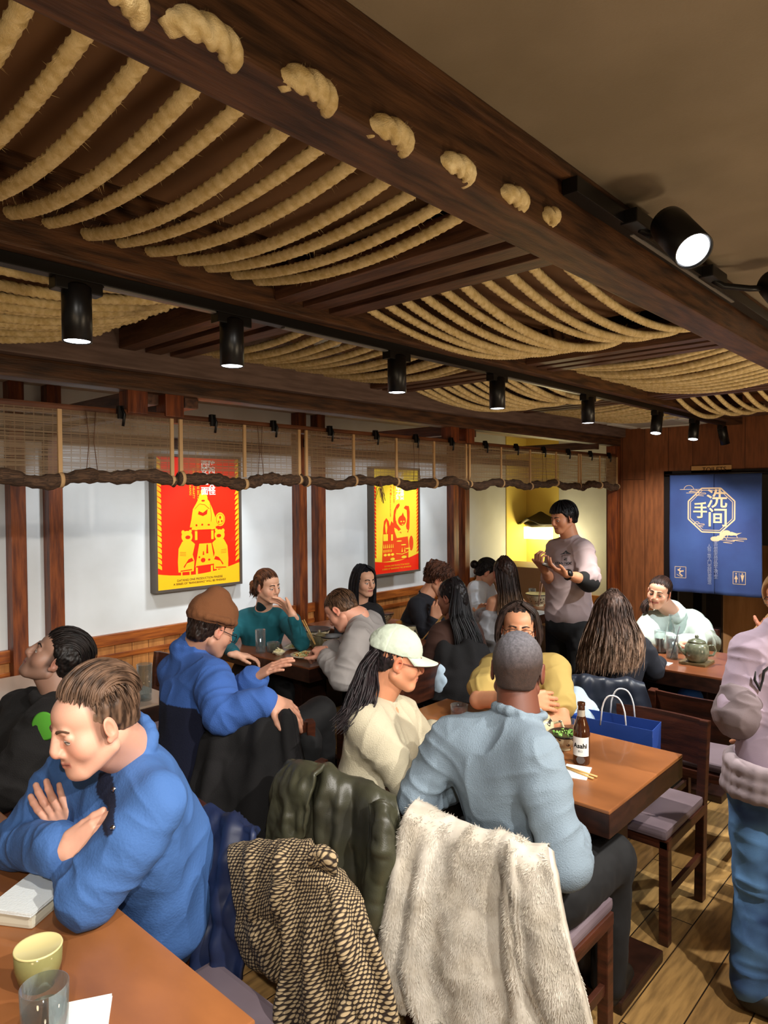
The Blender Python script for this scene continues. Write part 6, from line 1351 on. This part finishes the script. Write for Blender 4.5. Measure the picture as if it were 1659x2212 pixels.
# olive waxed coat
OLI = mat('olive_waxed_cloth', '42412f', .38, col2='33322a', nscale=5, bump=.15, bscale=300)
LIN_ = mat('coat_lining_dark', '0c0c0c', .9)
e = empty('olive_coat', W(730, 1780, 2.2), 'olive green waxed coat hanging over the chair of the cap wearer', 'coat')
rows = [[(630, 1700, 2.42), (690, 1700, 2.36), (760, 1740, 2.30), (850, 1780, 2.22)], [(625, 1655, 2.38), (690, 1652, 2.30), (770, 1690, 2.23), (850, 1728, 2.15)], [(600, 1685, 2.32), (690, 1680, 2.22), (775, 1705, 2.16), (866, 1765, 2.10)], [(584, 1740, 2.30), (680, 1760, 2.20), (775, 1775, 2.13), (868, 1840, 2.08)], [(580, 1800, 2.30), (680, 1840, 2.20), (775, 1860, 2.12), (862, 1920, 2.06)], [(575, 1860, 2.30), (680, 1920, 2.20), (770, 1960, 2.12), (830, 1990, 2.06)], [(570, 1920, 2.30), (680, 2000, 2.20), (760, 2050, 2.12), (800, 2070, 2.08)]]
loc(drape('coat_body', rows, OLI, e, 0, 100, 100, .012, [(.12, .05, .05, .02, .1), (.27, .30, .045, -.035, .2), (.40, .42, .05, .025, .1), (.62, .60, .06, -.03, .25), (.78, .80, .06, .03, .2), (.55, .50, .04, .02, .3)], .013, 10, 12), e)
rows = [[(600, 1672, 2.28), (640, 1645, 2.27), (700, 1650, 2.20)], [(588, 1715, 2.24), (630, 1710, 2.20), (680, 1690, 2.16)], [(582, 1765, 2.24), (620, 1770, 2.19), (664, 1760, 2.15)], [(578, 1815, 2.25), (615, 1820, 2.20), (655, 1810, 2.16)]]
loc(drape('lapel', rows, OLI, e, 0, 40, 50, .014, [(.5, .5, .2, .012, .1)], .010, 14, 14), e)
rows = [[(800, 1735, 2.07), (830, 1728, 2.03), (860, 1750, 2.04)], [(795, 1790, 2.04), (830, 1790, 1.99), (868, 1815, 2.02)], [(795, 1850, 2.03), (825, 1860, 1.98), (862, 1880, 2.01)], [(785, 1920, 2.03), (815, 1930, 1.99), (846, 1945, 2.02)], [(775, 1985, 2.04), (800, 2000, 2.0), (830, 2010, 2.03)]]
loc(drape('sleeve', rows, OLI, e, 0, 40, 70, .014, [(.5, .5, .25, .02, .05)], .012, 13, 15), e)
# black coat
BLKC = mat('black_wool', '161415', .9, col2='0e0d0e', nscale=6, bump=.4, bscale=300)
rows = [[(470, 1600, 2.95), (540, 1590, 2.90), (600, 1560, 2.86)], [(440, 1590, 2.72), (540, 1560, 2.66), (630, 1535, 2.62)], [(425, 1650, 2.70), (540, 1640, 2.60), (645, 1600, 2.58)], [(410, 1720, 2.68), (530, 1720, 2.56), (662, 1680, 2.56)], [(405, 1790, 2.66), (520, 1800, 2.52), (650, 1760, 2.54)], [(410, 1860, 2.66), (520, 1880, 2.52), (640, 1860, 2.54)]]
o = drape('black_coat', rows, BLKC, None, 0, 60, 70, .02, [(.25, .2, .06, .03, .1), (.6, .6, .08, .03, .1), (.85, .9, .05, .03, .1)], .010, 9, 20); tag(o, 'black wool coat over the chair beside the beanie wearer', 'coat')
rows = [[(420, 1790, 2.30), (480, 1790, 2.22), (560, 1800, 2.10)], [(415, 1765, 2.14), (480, 1765, 2.05), (548, 1790, 1.97)], [(420, 1840, 2.10), (475, 1845, 2.01), (540, 1860, 1.94)], [(428, 1930, 2.08), (470, 1940, 2.0), (520, 1940, 1.94)], [(425, 2010, 2.06), (470, 2020, 1.99), (525, 2030, 1.94)], [(415, 2110, 2.04), (465, 2130, 1.98), (520, 2120, 1.94)]]
o = drape('navy_jacket', rows, mat('navy_nylon', '1e2b4e', .5, col2='121a34', nscale=5), None, -.05, 50, 60, .016, [(.3, .3, .08, .03, .1), (.7, .6, .08, .03, .1)], .014, 12, 22); tag(o, 'dark blue jacket over the chair behind the blue quarter-zip top', 'jacket')
rows = [[(1240, 1480, 3.52), (1310, 1485, 3.50), (1385, 1500, 3.48)], [(1235, 1462, 3.38), (1310, 1465, 3.33), (1390, 1478, 3.30)], [(1232, 1500, 3.36), (1310, 1505, 3.30), (1405, 1520, 3.28)], [(1230, 1550, 3.36), (1310, 1560, 3.29), (1415, 1575, 3.27)], [(1230, 1610, 3.36), (1310, 1620, 3.29), (1420, 1630, 3.27)]]
o = drape('slate_jacket', rows, mat('slate_leather', '222a38', .4, col2='171c28', nscale=5), None, 0, 60, 50, .016, [(.2, .22, .07, .02, .1), (.75, .8, .08, .02, .1)], .007, 9, 24); tag(o, 'slate blue-black jacket over the chair behind the blue paper bag', 'jacket')
rows = [[(1225, 1490, 3.30), (1250, 1492, 3.28), (1280, 1520, 3.24)], [(1215, 1520, 3.22), (1245, 1520, 3.18), (1290, 1545, 3.16)], [(1205, 1560, 3.18), (1235, 1570, 3.14), (1270, 1580, 3.12)], [(1200, 1610, 3.18), (1230, 1620, 3.14), (1262, 1620, 3.12)]]
o = drape('pale_jacket', rows, mat('pale_blue_cloth', 'a9bccb', .85), None, 0, 40, 40, .02, [(.4, .5, .1, .02, .1)], .012, 14, 26); tag(o, 'pale blue jacket bunched behind the person in yellow, left of the blue bag', 'jacket')
rows = [[(945, 1440, 4.32), (985, 1440, 4.24), (1040, 1430, 4.36)], [(935, 1400, 4.12), (985, 1395, 4.02), (1048, 1392, 4.18)], [(925, 1450, 4.10), (985, 1450, 3.98), (1062, 1450, 4.14)], [(915, 1510, 4.08), (980, 1515, 3.96), (1060, 1520, 4.12)]]
o = drape('black_overcoat', rows, BLKC, None, 0, 50, 50, .02, [(.3, .3, .08, .03, .1), (.7, .7, .08, .03, .1)], .010, 9, 28); tag(o, 'black overcoat on the chair of the person in the brown jacket', 'coat')
rows = [[(1520, 1362, 5.15), (1540, 1370, 5.12), (1552, 1380, 5.1)], [(1525, 1372, 5.05), (1542, 1380, 5.02), (1550, 1395, 5.0)], [(1522, 1400, 5.02), (1536, 1405, 5.0), (1545, 1415, 5.0)]]
o = drape('white_coat', rows, mat('white_cloth', 'c9cfc6', .9), None, 0, 20, 20, .015, [], .006, 14, 30); tag(o, 'white coat over the chair behind the pale mint hoodie', 'coat')
# dark bag under the middle table
v = Vol(.008); v.ell((2.40, 1.18, .27), (.13, .11, .27), k=.05); v.ell((2.36, 1.12, .14), (.13, .10, .14), k=.05); v.cone((2.33, 1.10, .50), (2.42, 1.20, .56), .03, .02, .03)
V, F = v.mesh(); N = vnormals(V, F); V = V+N*(.010*fbm(V, 9, 2))[:, None]; V[:, 2] = np.maximum(V[:, 2], .0)
tag(np_obj('backpack', V, F, mat('bag_black_brown', '140d0b', .6)), 'black-brown bag standing on the floor under the middle table', 'bag')
c = W(1490, 1500, 4.0); v = Vol(.008); v.ell((c.x, c.y, c.z-.03), (.10, .07, .08), k=.03); v.ell((c.x, c.y, c.z-.12), (.09, .07, .10)); V, F = v.mesh(); tag(np_obj('blue_bag', V, F, mat('bright_blue_nylon', '2a5fb4', .6)), 'bright blue bag under the table with the cola glass', 'bag')
c = W(952, 1472, 4.0); v = Vol(.008); v.ell(c, (.05, .05, .11), k=.03); V, F = v.mesh(); N = vnormals(V, F); V += N*(.006*fbm(V, 20, 2))[:, None]; tag(np_obj('pale_blue_bag', V, F, mat('pale_blue_cloth', 'a9bccb', .85)), 'pale blue cloth bag by the black overcoat', 'bag')
# ================================================================== THINGS ON THE TABLES
def thin_glass(name, tint, k=1.0):
    m = bpy.data.materials.new(name); m.use_nodes = True; nt = m.node_tree; N = nt.nodes; L = nt.links; N.remove(N['Principled BSDF'])
    t = N.new('ShaderNodeBsdfTransparent'); t.inputs[0].default_value = (*lin(tint), 1); g = N.new('ShaderNodeBsdfGlossy'); g.inputs['Roughness'].default_value = .04
    lw = N.new('ShaderNodeLayerWeight'); lw.inputs[0].default_value = .35; q = N.new('ShaderNodeMath'); q.operation = 'MULTIPLY_ADD'; q.inputs[1].default_value = .65*k; q.inputs[2].default_value = .07; L.new(lw.outputs['Facing'], q.inputs[0])
    d = N.new('ShaderNodeBsdfDiffuse'); d.inputs[0].default_value = (.6, .65, .66, 1); ms = N.new('ShaderNodeMixShader'); ms.inputs[0].default_value = .25; L.new(g.outputs[0], ms.inputs[1]); L.new(d.outputs[0], ms.inputs[2])
    x = N.new('ShaderNodeMixShader'); L.new(q.outputs[0], x.inputs[0]); L.new(t.outputs[0], x.inputs[1]); L.new(ms.outputs[0], x.inputs[2]); L.new(x.outputs[0], N['Material Output'].inputs[0]); MATS[name] = m; return m
GLS = thin_glass('clear_glass', 'eef4f4'); CER = mat('ceramic_cream', 'c9c0a4', .3, coat=.3)
def bowlmat():
    m = mat('ceramic_painted', 'cfc6ac', .3, coat=.3); nt = m.node_tree; N = nt.nodes; L = nt.links; b = N['Principled BSDF']; tc = N.new('ShaderNodeTexCoord')
    w = N.new('ShaderNodeTexWave'); w.wave_type = 'RINGS'; w.rings_direction = 'SPHERICAL'; w.inputs['Scale'].default_value = 14; w.inputs['Distortion'].default_value = 9; w.inputs['Detail'].default_value = 2; w.inputs['Detail Scale'].default_value = 2; L.new(tc.outputs['Object'], w.inputs[0])
    n = N.new('ShaderNodeTexNoise'); n.inputs['Scale'].default_value = 26; L.new(tc.outputs['Object'], n.inputs[0])
    a = N.new('ShaderNodeMath'); a.operation = 'GREATER_THAN'; a.inputs[1].default_value = .80; L.new(w.outputs[1], a.inputs[0]); g = N.new('ShaderNodeMath'); g.operation = 'GREATER_THAN'; g.inputs[1].default_value = .52; L.new(n.outputs[0], g.inputs[0])
    q = N.new('ShaderNodeMath'); q.operation = 'MULTIPLY'; L.new(a.outputs[0], q.inputs[0]); L.new(g.outputs[0], q.inputs[1])
    x = N.new('ShaderNodeMix'); x.data_type = 'RGBA'; L.new(q.outputs[0], x.inputs[0]); x.inputs[6].default_value = (*lin('c4b896'), 1); x.inputs[7].default_value = (*lin('33302e'), 1); L.new(x.outputs[2], b.inputs['Base Color']); return m
PAINT = bowlmat()
def on(px, py, z=.75): return Zp(px, py, z)
def bowl(px, py, r, h, label, fill='b98a3c', bits=True, seed=0, group=None, kind='bowl'):
    p = on(px, py); e = empty('noodle_bowl' if kind == 'bowl' else kind, p, label, 'bowl')
    o = MB().lathe([(r*.42, 0), (r*.45, .006), (r*.40, .012), (r*.62, h*.30), (r*.86, h*.68), (r, h), (r*1.01, h+.003), (r*.965, h+.001), (r*.83, h*.70), (r*.58, h*.34), (0, h*.16)], n=40).build('vessel', PAINT, e)
    MB().lathe([(r*1.003, h-.004), (r*1.018, h), (r*1.01, h+.004), (r*.97, h+.003)], n=40).build('rim_line', mat('rim_dark', '2a2420', .3), e)
    rg = random.Random(seed); f = MB().lathe([(r*.90, h*.78), (0, h*.80)], n=32); f.build('broth', mat('broth_'+fill, fill, .25, col2='4f7a30' if fill == '7fae52' else '6e3a12', nscale=40), e)
    if bits:
        mb = MB()
        for k in range(46):
            a = rg.uniform(0, 6.28); q = r*.8*rg.random()**.5; c = Vector((q*math.cos(a), q*math.sin(a), h*.80)); d = Vector((rg.uniform(-1, 1), rg.uniform(-1, 1), rg.uniform(-.1, .3))).normalized()*rg.uniform(.01, .03)
            mb.tube([c-d, c+Vector((0, 0, .006)), c+d], .0028, 6)
        mb.build('noodles', mat('noodle_yellow', 'd8b45c', .5, col2='b4602a', nscale=30), e)
    return e
def chopsticks(p0, d, label, z0=0, L=.22, col='c49a5a', sep=.012):
    m = mat('chopstick_'+col, col, .5); p0 = Vector(p0); d = Vector(d).normalized(); s = d.cross(Vector((0, 0, 1))); s = s.normalized() if s.length > .1 else Vector((1, 0, 0)); e = empty('chopsticks', p0, label, 'chopsticks')
    for k in (-1, 1): MB().tube([s*k*sep*.35, s*k*sep+d*L], [.0025, .004], 8).build('stick', m, e)
    return e
def glass(px, py, r, h, label, liquid=None, lcol='ffffff', lh=.5, taper=.88, name='drinking_glass', ice=False, cat='glass'):
    p = on(px, py); e = empty(name, p, label, cat)
    MB().lathe([(0, 0), (r*taper, 0), (r*(taper+.04), .004), (r, h), (r-.0022, h+.0006), (r*(taper+.02)-.0022, .010), (0, .010)], n=32).build('vessel', GLS, e)
    if liquid: MB().lathe([(0, .0105), (r*taper-.002, .0105), (r*(taper+(1-taper)*lh)-.0026, h*lh), (0, h*lh)], n=28).build('drink', mat('drink_'+lcol, lcol, .05) if liquid == 'opaque' else (MATS.get('clear_'+lcol) or thin_glass('clear_'+lcol, 'd8e4ea', .5)), e)
    if ice:
        for k in range(4): MB().box(-.009, .009, -.009, .009, -.009, .009, .003, Matrix.Translation((random.Random(k).uniform(-.012, .012), random.Random(k+9).uniform(-.012, .012), h*lh-.004+.006*(k % 2))) @ Euler((k, k*2, k)).to_matrix().to_4x4()).build('ice_cube', (MATS.get('ice') or thin_glass('ice', 'dfe9ee', 1.2)), e)
    return e
def teapot(px, py, s, label, rz=0, z=.75, m=None):
    m = m or mat('teapot_celadon', '9a9a82', .3, coat=.3, col2='6e6e5a', nscale=30); p = on(px, py, z); e = empty('teapot', p, label, 'teapot'); e.rotation_euler = (0, 0, rz)
    MB().lathe([(0, 0), (.040*s, 0), (.052*s, .012*s), (.060*s, .045*s), (.056*s, .078*s), (.045*s, .095*s), (.040*s, .097*s), (0, .097*s)], n=32).build('pot', m, e)
    MB().lathe([(.044*s, .097*s), (.040*s, .105*s), (.018*s, .114*s), (.008*s, .117*s), (.010*s, .128*s), (.006*s, .134*s), (0, .135*s)], n=24).build('lid', m, e)
    MB().tube([Vector((.052, 0, .075))*s, Vector((.085, 0, .082))*s, Vector((.096, 0, .055))*s, Vector((.082, 0, .030))*s, Vector((.055, 0, .028))*s], .006*s, 8).build('handle', m, e)
    MB().tube([Vector((-.050, 0, .035))*s, Vector((-.080, 0, .058))*s, Vector((-.092, 0, .088))*s], [.013*s, .009*s, .006*s], 10).build('spout', m, e); return e
def plate(px, py, rx, ry, label, food, seed=0, rz=0, fc=('d9a24a', 'b4562a')):
    p = on(px, py); e = empty('plate', p, label, 'plate'); e.rotation_euler = (0, 0, rz)
    MB().lathe([(0, 0), (.6, 0), (.62, .006), (.9, .012), (1, .020), (.99, .023), (.88, .016), (.6, .009), (0, .009)], n=36, sx=rx, sy=ry).build('dish', CER, e)
    for f in e.children: pass
    rg = random.Random(seed); mb = MB()
    for k in range(70):
        a = rg.uniform(0, 6.28); q = .66*rg.random()**.5; c = Vector((q*rx*math.cos(a), q*ry*math.sin(a), .014+.022*(1-q/.66)*rg.random())); d = Vector((rg.uniform(-1, 1), rg.uniform(-1, 1), rg.uniform(-.3, .3))).normalized()*rg.uniform(.008, .024)
        mb.tube([c-d, c+Vector((0, 0, .007)), c+d], .0034, 6)
    mb.build('food', mat('food_'+fc[0], fc[0], .5, col2=fc[1], nscale=45), e); return e
def napkins(px, py, w, h, n, label, rz, dish=False):
    p = on(px, py); e = empty('napkin_stack', p, label, 'napkins'); e.rotation_euler = (0, 0, rz); z = 0
    if dish: MB().box(-w*.46, w*.46, -h*.46, h*.46, 0, .034, .010).build('tray', mat('tray_white', 'd0ccb8', .6), e); z = .034
    mb = MB(); rg = random.Random(3); pm = mat('paper_white', 'e6ebea', .85, bump=.3, bscale=200)
    for k in range(n):
        M = Matrix.Rotation(rg.uniform(-.05, .05), 4, 'Z'); mb = MB(); mb.box(-w/2, w/2, -h/2, h/2, z+.0022*k, z+.0022*k+.0016, 0, M); mb.build('napkin', pm, e)
    return e
# foreground table
napkins(68, 1965, .155, .125, 4, 'pile of white paper napkins on a small tray, left foreground', .55, True)
p = on(84, 2128); e = empty('tea_cup', p, 'small amber glass cup next to the napkin tray', 'cup')
AMB = mat('amber_glass', '8f8a58', .12, alpha=.82)
MB().lathe([(0, 0), (.030, 0), (.030, .012), (.038, .016), (.045, .045), (.046, .080), (.043, .081), (.041, .046), (.033, .022), (0, .020)], n=40).build('vessel', AMB, e)
MB().lathe([(.0455, .078), (.047, .080), (.0455, .083), (.043, .081)], n=40).build('rim', mat('amber_rim', 'd8cc90', .2), e)
glass(98, 2262, .042, .115, 'clear water glass at the bottom left edge', 'clear', 'f0f6f8', .62, .86, ice=True)
napkins(175, 2215, .13, .10, 3, 'folded white napkins behind the clear water glass', 1.05)
# middle table
p = on(1256, 1648); e = empty('beer_bottle', p, 'brown beer bottle with a white label on the middle table', 'bottle')
BRN = mat('brown_glass', '3a1c0c', .08, spec=.6, coat=.5)
MB().lathe([(0, 0), (.029, 0), (.031, .006), (.031, .115), (.029, .135), (.020, .160), (.014, .180), (.0125, .215), (.0145, .217), (.0145, .228), (.011, .229), (.010, .20), (0, .19)], n=32).build('bottle_glass', BRN, e)
a0 = math.atan2(-p.y, -p.x)-.15
mb = MB(); n = 14
def arcpatch(r, a, b, z0, z1, nn=14):
    V = [(r*math.cos(a+(b-a)*i/nn), r*math.sin(a+(b-a)*i/nn), z) for z in (z0, z1) for i in range(nn+1)]; return V, [(i, i+1, nn+2+i, nn+1+i) for i in range(nn)]
MB().add(*arcpatch(.0316, a0-1.1, a0+1.1, .035, .105), True).build('label', mat('label_white', 'd4d4d0', .6), e)
MB().add(*arcpatch(.0152, a0-1.2, a0+1.2, .178, .202), True).build('neck_label', mat('label_foil', 'b9b0a0', .4, .4), e)
def curved(s, size, r, z, a, m, par, bold=0):
    o = text_mesh(s, size, m, 'lettering', par, None, bold=bold)
    for v in o.data.vertices: x, y = v.co.x, v.co.y; v.co = Vector((r*math.cos(a+x/r), r*math.sin(a+x/r), z+y))
    return o
curved('Asahi', .024, .0322, .073, a0, mat('print_black', '0c0a0a', .8), e, .0007); curved('辛口', .009, .0322, .053, a0, mat('print_black', '0c0a0a', .8), e)
bowl(1219, 1618, .060, .062, 'small patterned bowl of chopped greens beside the beer bottle', '7fae52', False, kind='greens_bowl')
p = on(1219, 1618); mb = MB(); rg = random.Random(2)
for k in range(60):
    a = rg.uniform(0, 6.28); q = .042*rg.random()**.5; c = Vector((q*math.cos(a), q*math.sin(a), .056+.014*rg.random())); d = Vector((rg.uniform(-1, 1), rg.uniform(-1, 1), rg.uniform(-.4, .6))).normalized()*.006; mb.tube([c-d, c+d], .0028, 6)
mb.build('chopped_greens', mat('greens', 'a4cf70', .6, col2='5f9a3c', nscale=60), [o for o in bpy.data.objects if o.name.startswith('greens_bowl')][0])
teapot(1166, 1600, 1.0, 'patterned white teapot partly behind the pale blue sweatshirt', -.95, m=PAINT)
p = on(1228, 1582); e = empty('plastic_tub', p, 'clear plastic tub behind the bowl of greens', 'tub'); MB().lathe([(0, 0), (.045, 0), (.052, .045), (.055, .046), (.050, .044), (.043, .002), (0, .002)], n=4).build('tub', GLS, e)
p = on(1245, 1668); e = empty('paper_napkin', p, 'white paper napkin under the chopsticks near the beer bottle', 'napkin'); e.rotation_euler = (0, 0, .3); MB().box(-.06, .06, -.045, .045, 0, .003).build('sheet', mat('paper_white', 'e6ebea', .85), e)
a = on(1218, 1655, .758); b = on(1275, 1676, .755); chopsticks(a, b-a, 'wooden chopsticks lying on the white napkin by the beer bottle', L=(b-a).length+.02)
glass(992, 1548, .040, .055, 'low glass with a red drink at the far end of the middle table', 'opaque', '8a2c1c', .7, .9)
# blue paper bag on the empty chair
c = W(1335, 1560, 3.02); e = empty('paper_bag', (c.x, c.y, .478), 'blue paper bag with white twisted handles on the empty chair', 'bag'); e.rotation_euler = (0, 0, .12)
BPB = mat('blue_paper', '24489a', .6, col2='1c3a80', nscale=4)
w_, d_, h_ = .165, .06, .30
mb = MB(); V = [(-w_*.96, -d_, 0), (w_*.96, -d_, 0), (w_*.96, d_, 0), (-w_*.96, d_, 0), (-w_, -d_, h_), (w_, -d_, h_), (w_+.02, d_, h_), (-w_, d_+.02, h_+.0)]
M90 = Matrix.Rotation(math.pi/2, 4, 'Z'); V = [M90 @ Vector(v) for v in V]
o = mesh_obj('bag_body', V, [(0, 1, 5, 4), (1, 2, 6, 5), (2, 3, 7, 6), (3, 0, 4, 7), (3, 2, 1, 0)], BPB, e); o.modifiers.new('s', 'SOLIDIFY').thickness = .002
mb = MB(); mb.add([M90 @ Vector(v) for v in ((-w_, -d_-.001, h_), (w_, -d_-.001, h_), (w_, -d_-.001, h_-.022), (-w_, -d_-.001, h_-.018))], [(0, 1, 2, 3)]); mb.add([M90 @ Vector(v) for v in ((-w_, d_+.018, h_), (w_+.018, d_, h_), (w_+.018, d_-.002, h_-.03), (-w_, d_+.016, h_-.03))], [(0, 1, 2, 3)]); mb.build('folded_rim', mat('pale_blue_paper', 'a9b9d8', .7), e)
for y in (-d_-.004, d_+.006): MB().tube([M90 @ Vector((x*.055, y, h_-.02+.135*math.sqrt(max(0, 1-abs(x)**2.6)))) for x in [i/8-1 for i in range(17)]], .0035, 8).build('handle', mat('paper_cord_white', 'dfe3e6', .7), e)
# table by the red poster
bowl(681, 1392, .105, .105, 'large patterned noodle bowl with chopsticks beside the teal turtleneck', 'c89440', True, 1)
p = on(681, 1392, .84); chopsticks(p, cdir(-.45, .85, .2), 'pair of chopsticks standing in the bowl near the teal turtleneck', L=.17)
bowl(716, 1402, .075, .085, 'patterned bowl directly in front of the person in grey', 'c89440', True, 2)
teapot(690, 1402, .95, 'olive-brown teapot between the two bowls', -2.3, m=mat('teapot_brown', '6e6548', .3, coat=.3))
plate(652, 1398, .15, .07, 'long white plate of sliced food on the crowded table', 0, 3, 0.05, ('e0b060', 'c8dca0'))
plate(660, 1420, .095, .095, 'round plate of orange noodles in front of the person in grey', 0, 4, 0, ('e08a3c', 'b8d8a0'))
plate(603, 1414, .040, .040, 'tiny white sauce dish on the crowded table', 0, 5, 0, ('e8e0b8', 'd8c890'))
glass(563, 1410, .034, .150, 'tall water glass at the corner of the crowded table', 'clear', 'f0f6f8', .25)
glass(590, 1408, .042, .062, 'short patterned tea tumbler beside the tall water glass', 'opaque', '6b6244', .9, .9, 'tea_tumbler', cat='cup')
# table at far left: pitcher
glass(313, 1512, .038, .180, 'tall glass pitcher on the pale table at far left', 'clear', 'f0f6f8', .12, .82, 'glass_pitcher', cat='pitcher')
# far table
bowl(888, 1382, .112, .118, 'big patterned bowl on the far table, behind the pale cap', 'b8a25a', False, 6)
p = on(888, 1382, .86); chopsticks(p+CR*.07, cdir(.62, .68, .1), 'chopsticks leaning in the big bowl, pointing to the curly-haired person', L=.22); chopsticks(p-CR*.05, cdir(-.8, .5, .1), 'wooden spoon handle and stick at the left rim of the big bowl', L=.12)
def sodabottle(px, py, label):
    p = on(px, py); e = empty('glass_bottle', p, label, 'bottle'); MB().lathe([(0, 0), (.030, 0), (.032, .01), (.031, .09), (.024, .13), (.013, .17), (.012, .205), (.014, .207), (.014, .215), (.011, .215), (.010, .17), (.022, .13), (.029, .09), (.029, .008), (0, .006)], n=28).build('bottle_glass', GLS, e); return e
sodabottle(889, 1350, 'left of two clear glass bottles behind the big bowl'); sodabottle(918, 1352, 'right of two clear glass bottles behind the big bowl')
glass(936, 1362, .045, .15, 'tall glass with ice between the big bowl and the brown jacket', 'clear', 'f0f6f8', .6)
bowl(828, 1345, .085, .075, 'shallow bowl with a wooden spoon behind the grey shirt', 'b8a25a', False, 7)
# farthest table
bowl(1163, 1309, .115, .11, 'patterned noodle bowl on the farthest table, left of the waiter', 'd8c8a0', False, 8)
p = on(1163, 1309, .85); chopsticks(p, cdir(.15, .95, .1), 'pale chopsticks standing in the farthest bowl', L=.20, col='d8a890')
glass(1150, 1296, .035, .11, 'small glass behind the farthest noodle bowl', None)
p = on(1155, 1324); e = empty('menu_sheet', p, 'white paper sheet on the farthest table by the waiter', 'paper'); MB().box(-.12, .12, -.09, .09, 0, .004).build('sheet', mat('paper_white', 'e6ebea', .85), e)
# table by the curtain
glass(1426, 1410, .036, .140, 'glass of cola on the table by the blue curtain', 'opaque', '1e0c07', .66, .9, ice=False)
glass(1452, 1422, .036, .140, 'glass of iced water with a straw beside the cola', 'clear', 'cfe0ec', .8, .9, ice=True)
p = on(1452, 1422, .78); tag(MB().tube([p-CR*.01, p+Vector((0, 0, .19))+CR*.045], .0028, 8).build('drinking_straw', mat('straw_grey', '4c4a50', .4)), 'dark straw in the glass of iced water', 'straw')
sodabottle(1449, 1398, 'clear glass bottle behind the iced water')
p = on(1505, 1432); e = empty('wooden_coaster', p, 'square wooden tray under the teapot by the blue curtain', 'tray'); MB().box(-.085, .085, -.075, .075, .0, .014, .003).build('board', mat('tray_wood', '6a5a3c', .5), e)
teapot(1505, 1428, 1.15, 'olive-grey teapot on a wooden tray by the blue curtain', -.9, z=.766, m=mat('teapot_olive', '7a806a', .25, coat=.4, col2='4a5040', nscale=25))
p = on(1437, 1434); e = empty('paper_napkin', p, 'white napkin beside the iced water glass', 'napkin'); MB().box(-.04, .04, -.03, .03, 0, .003).build('sheet', mat('paper_white', 'e6ebea', .85), e)
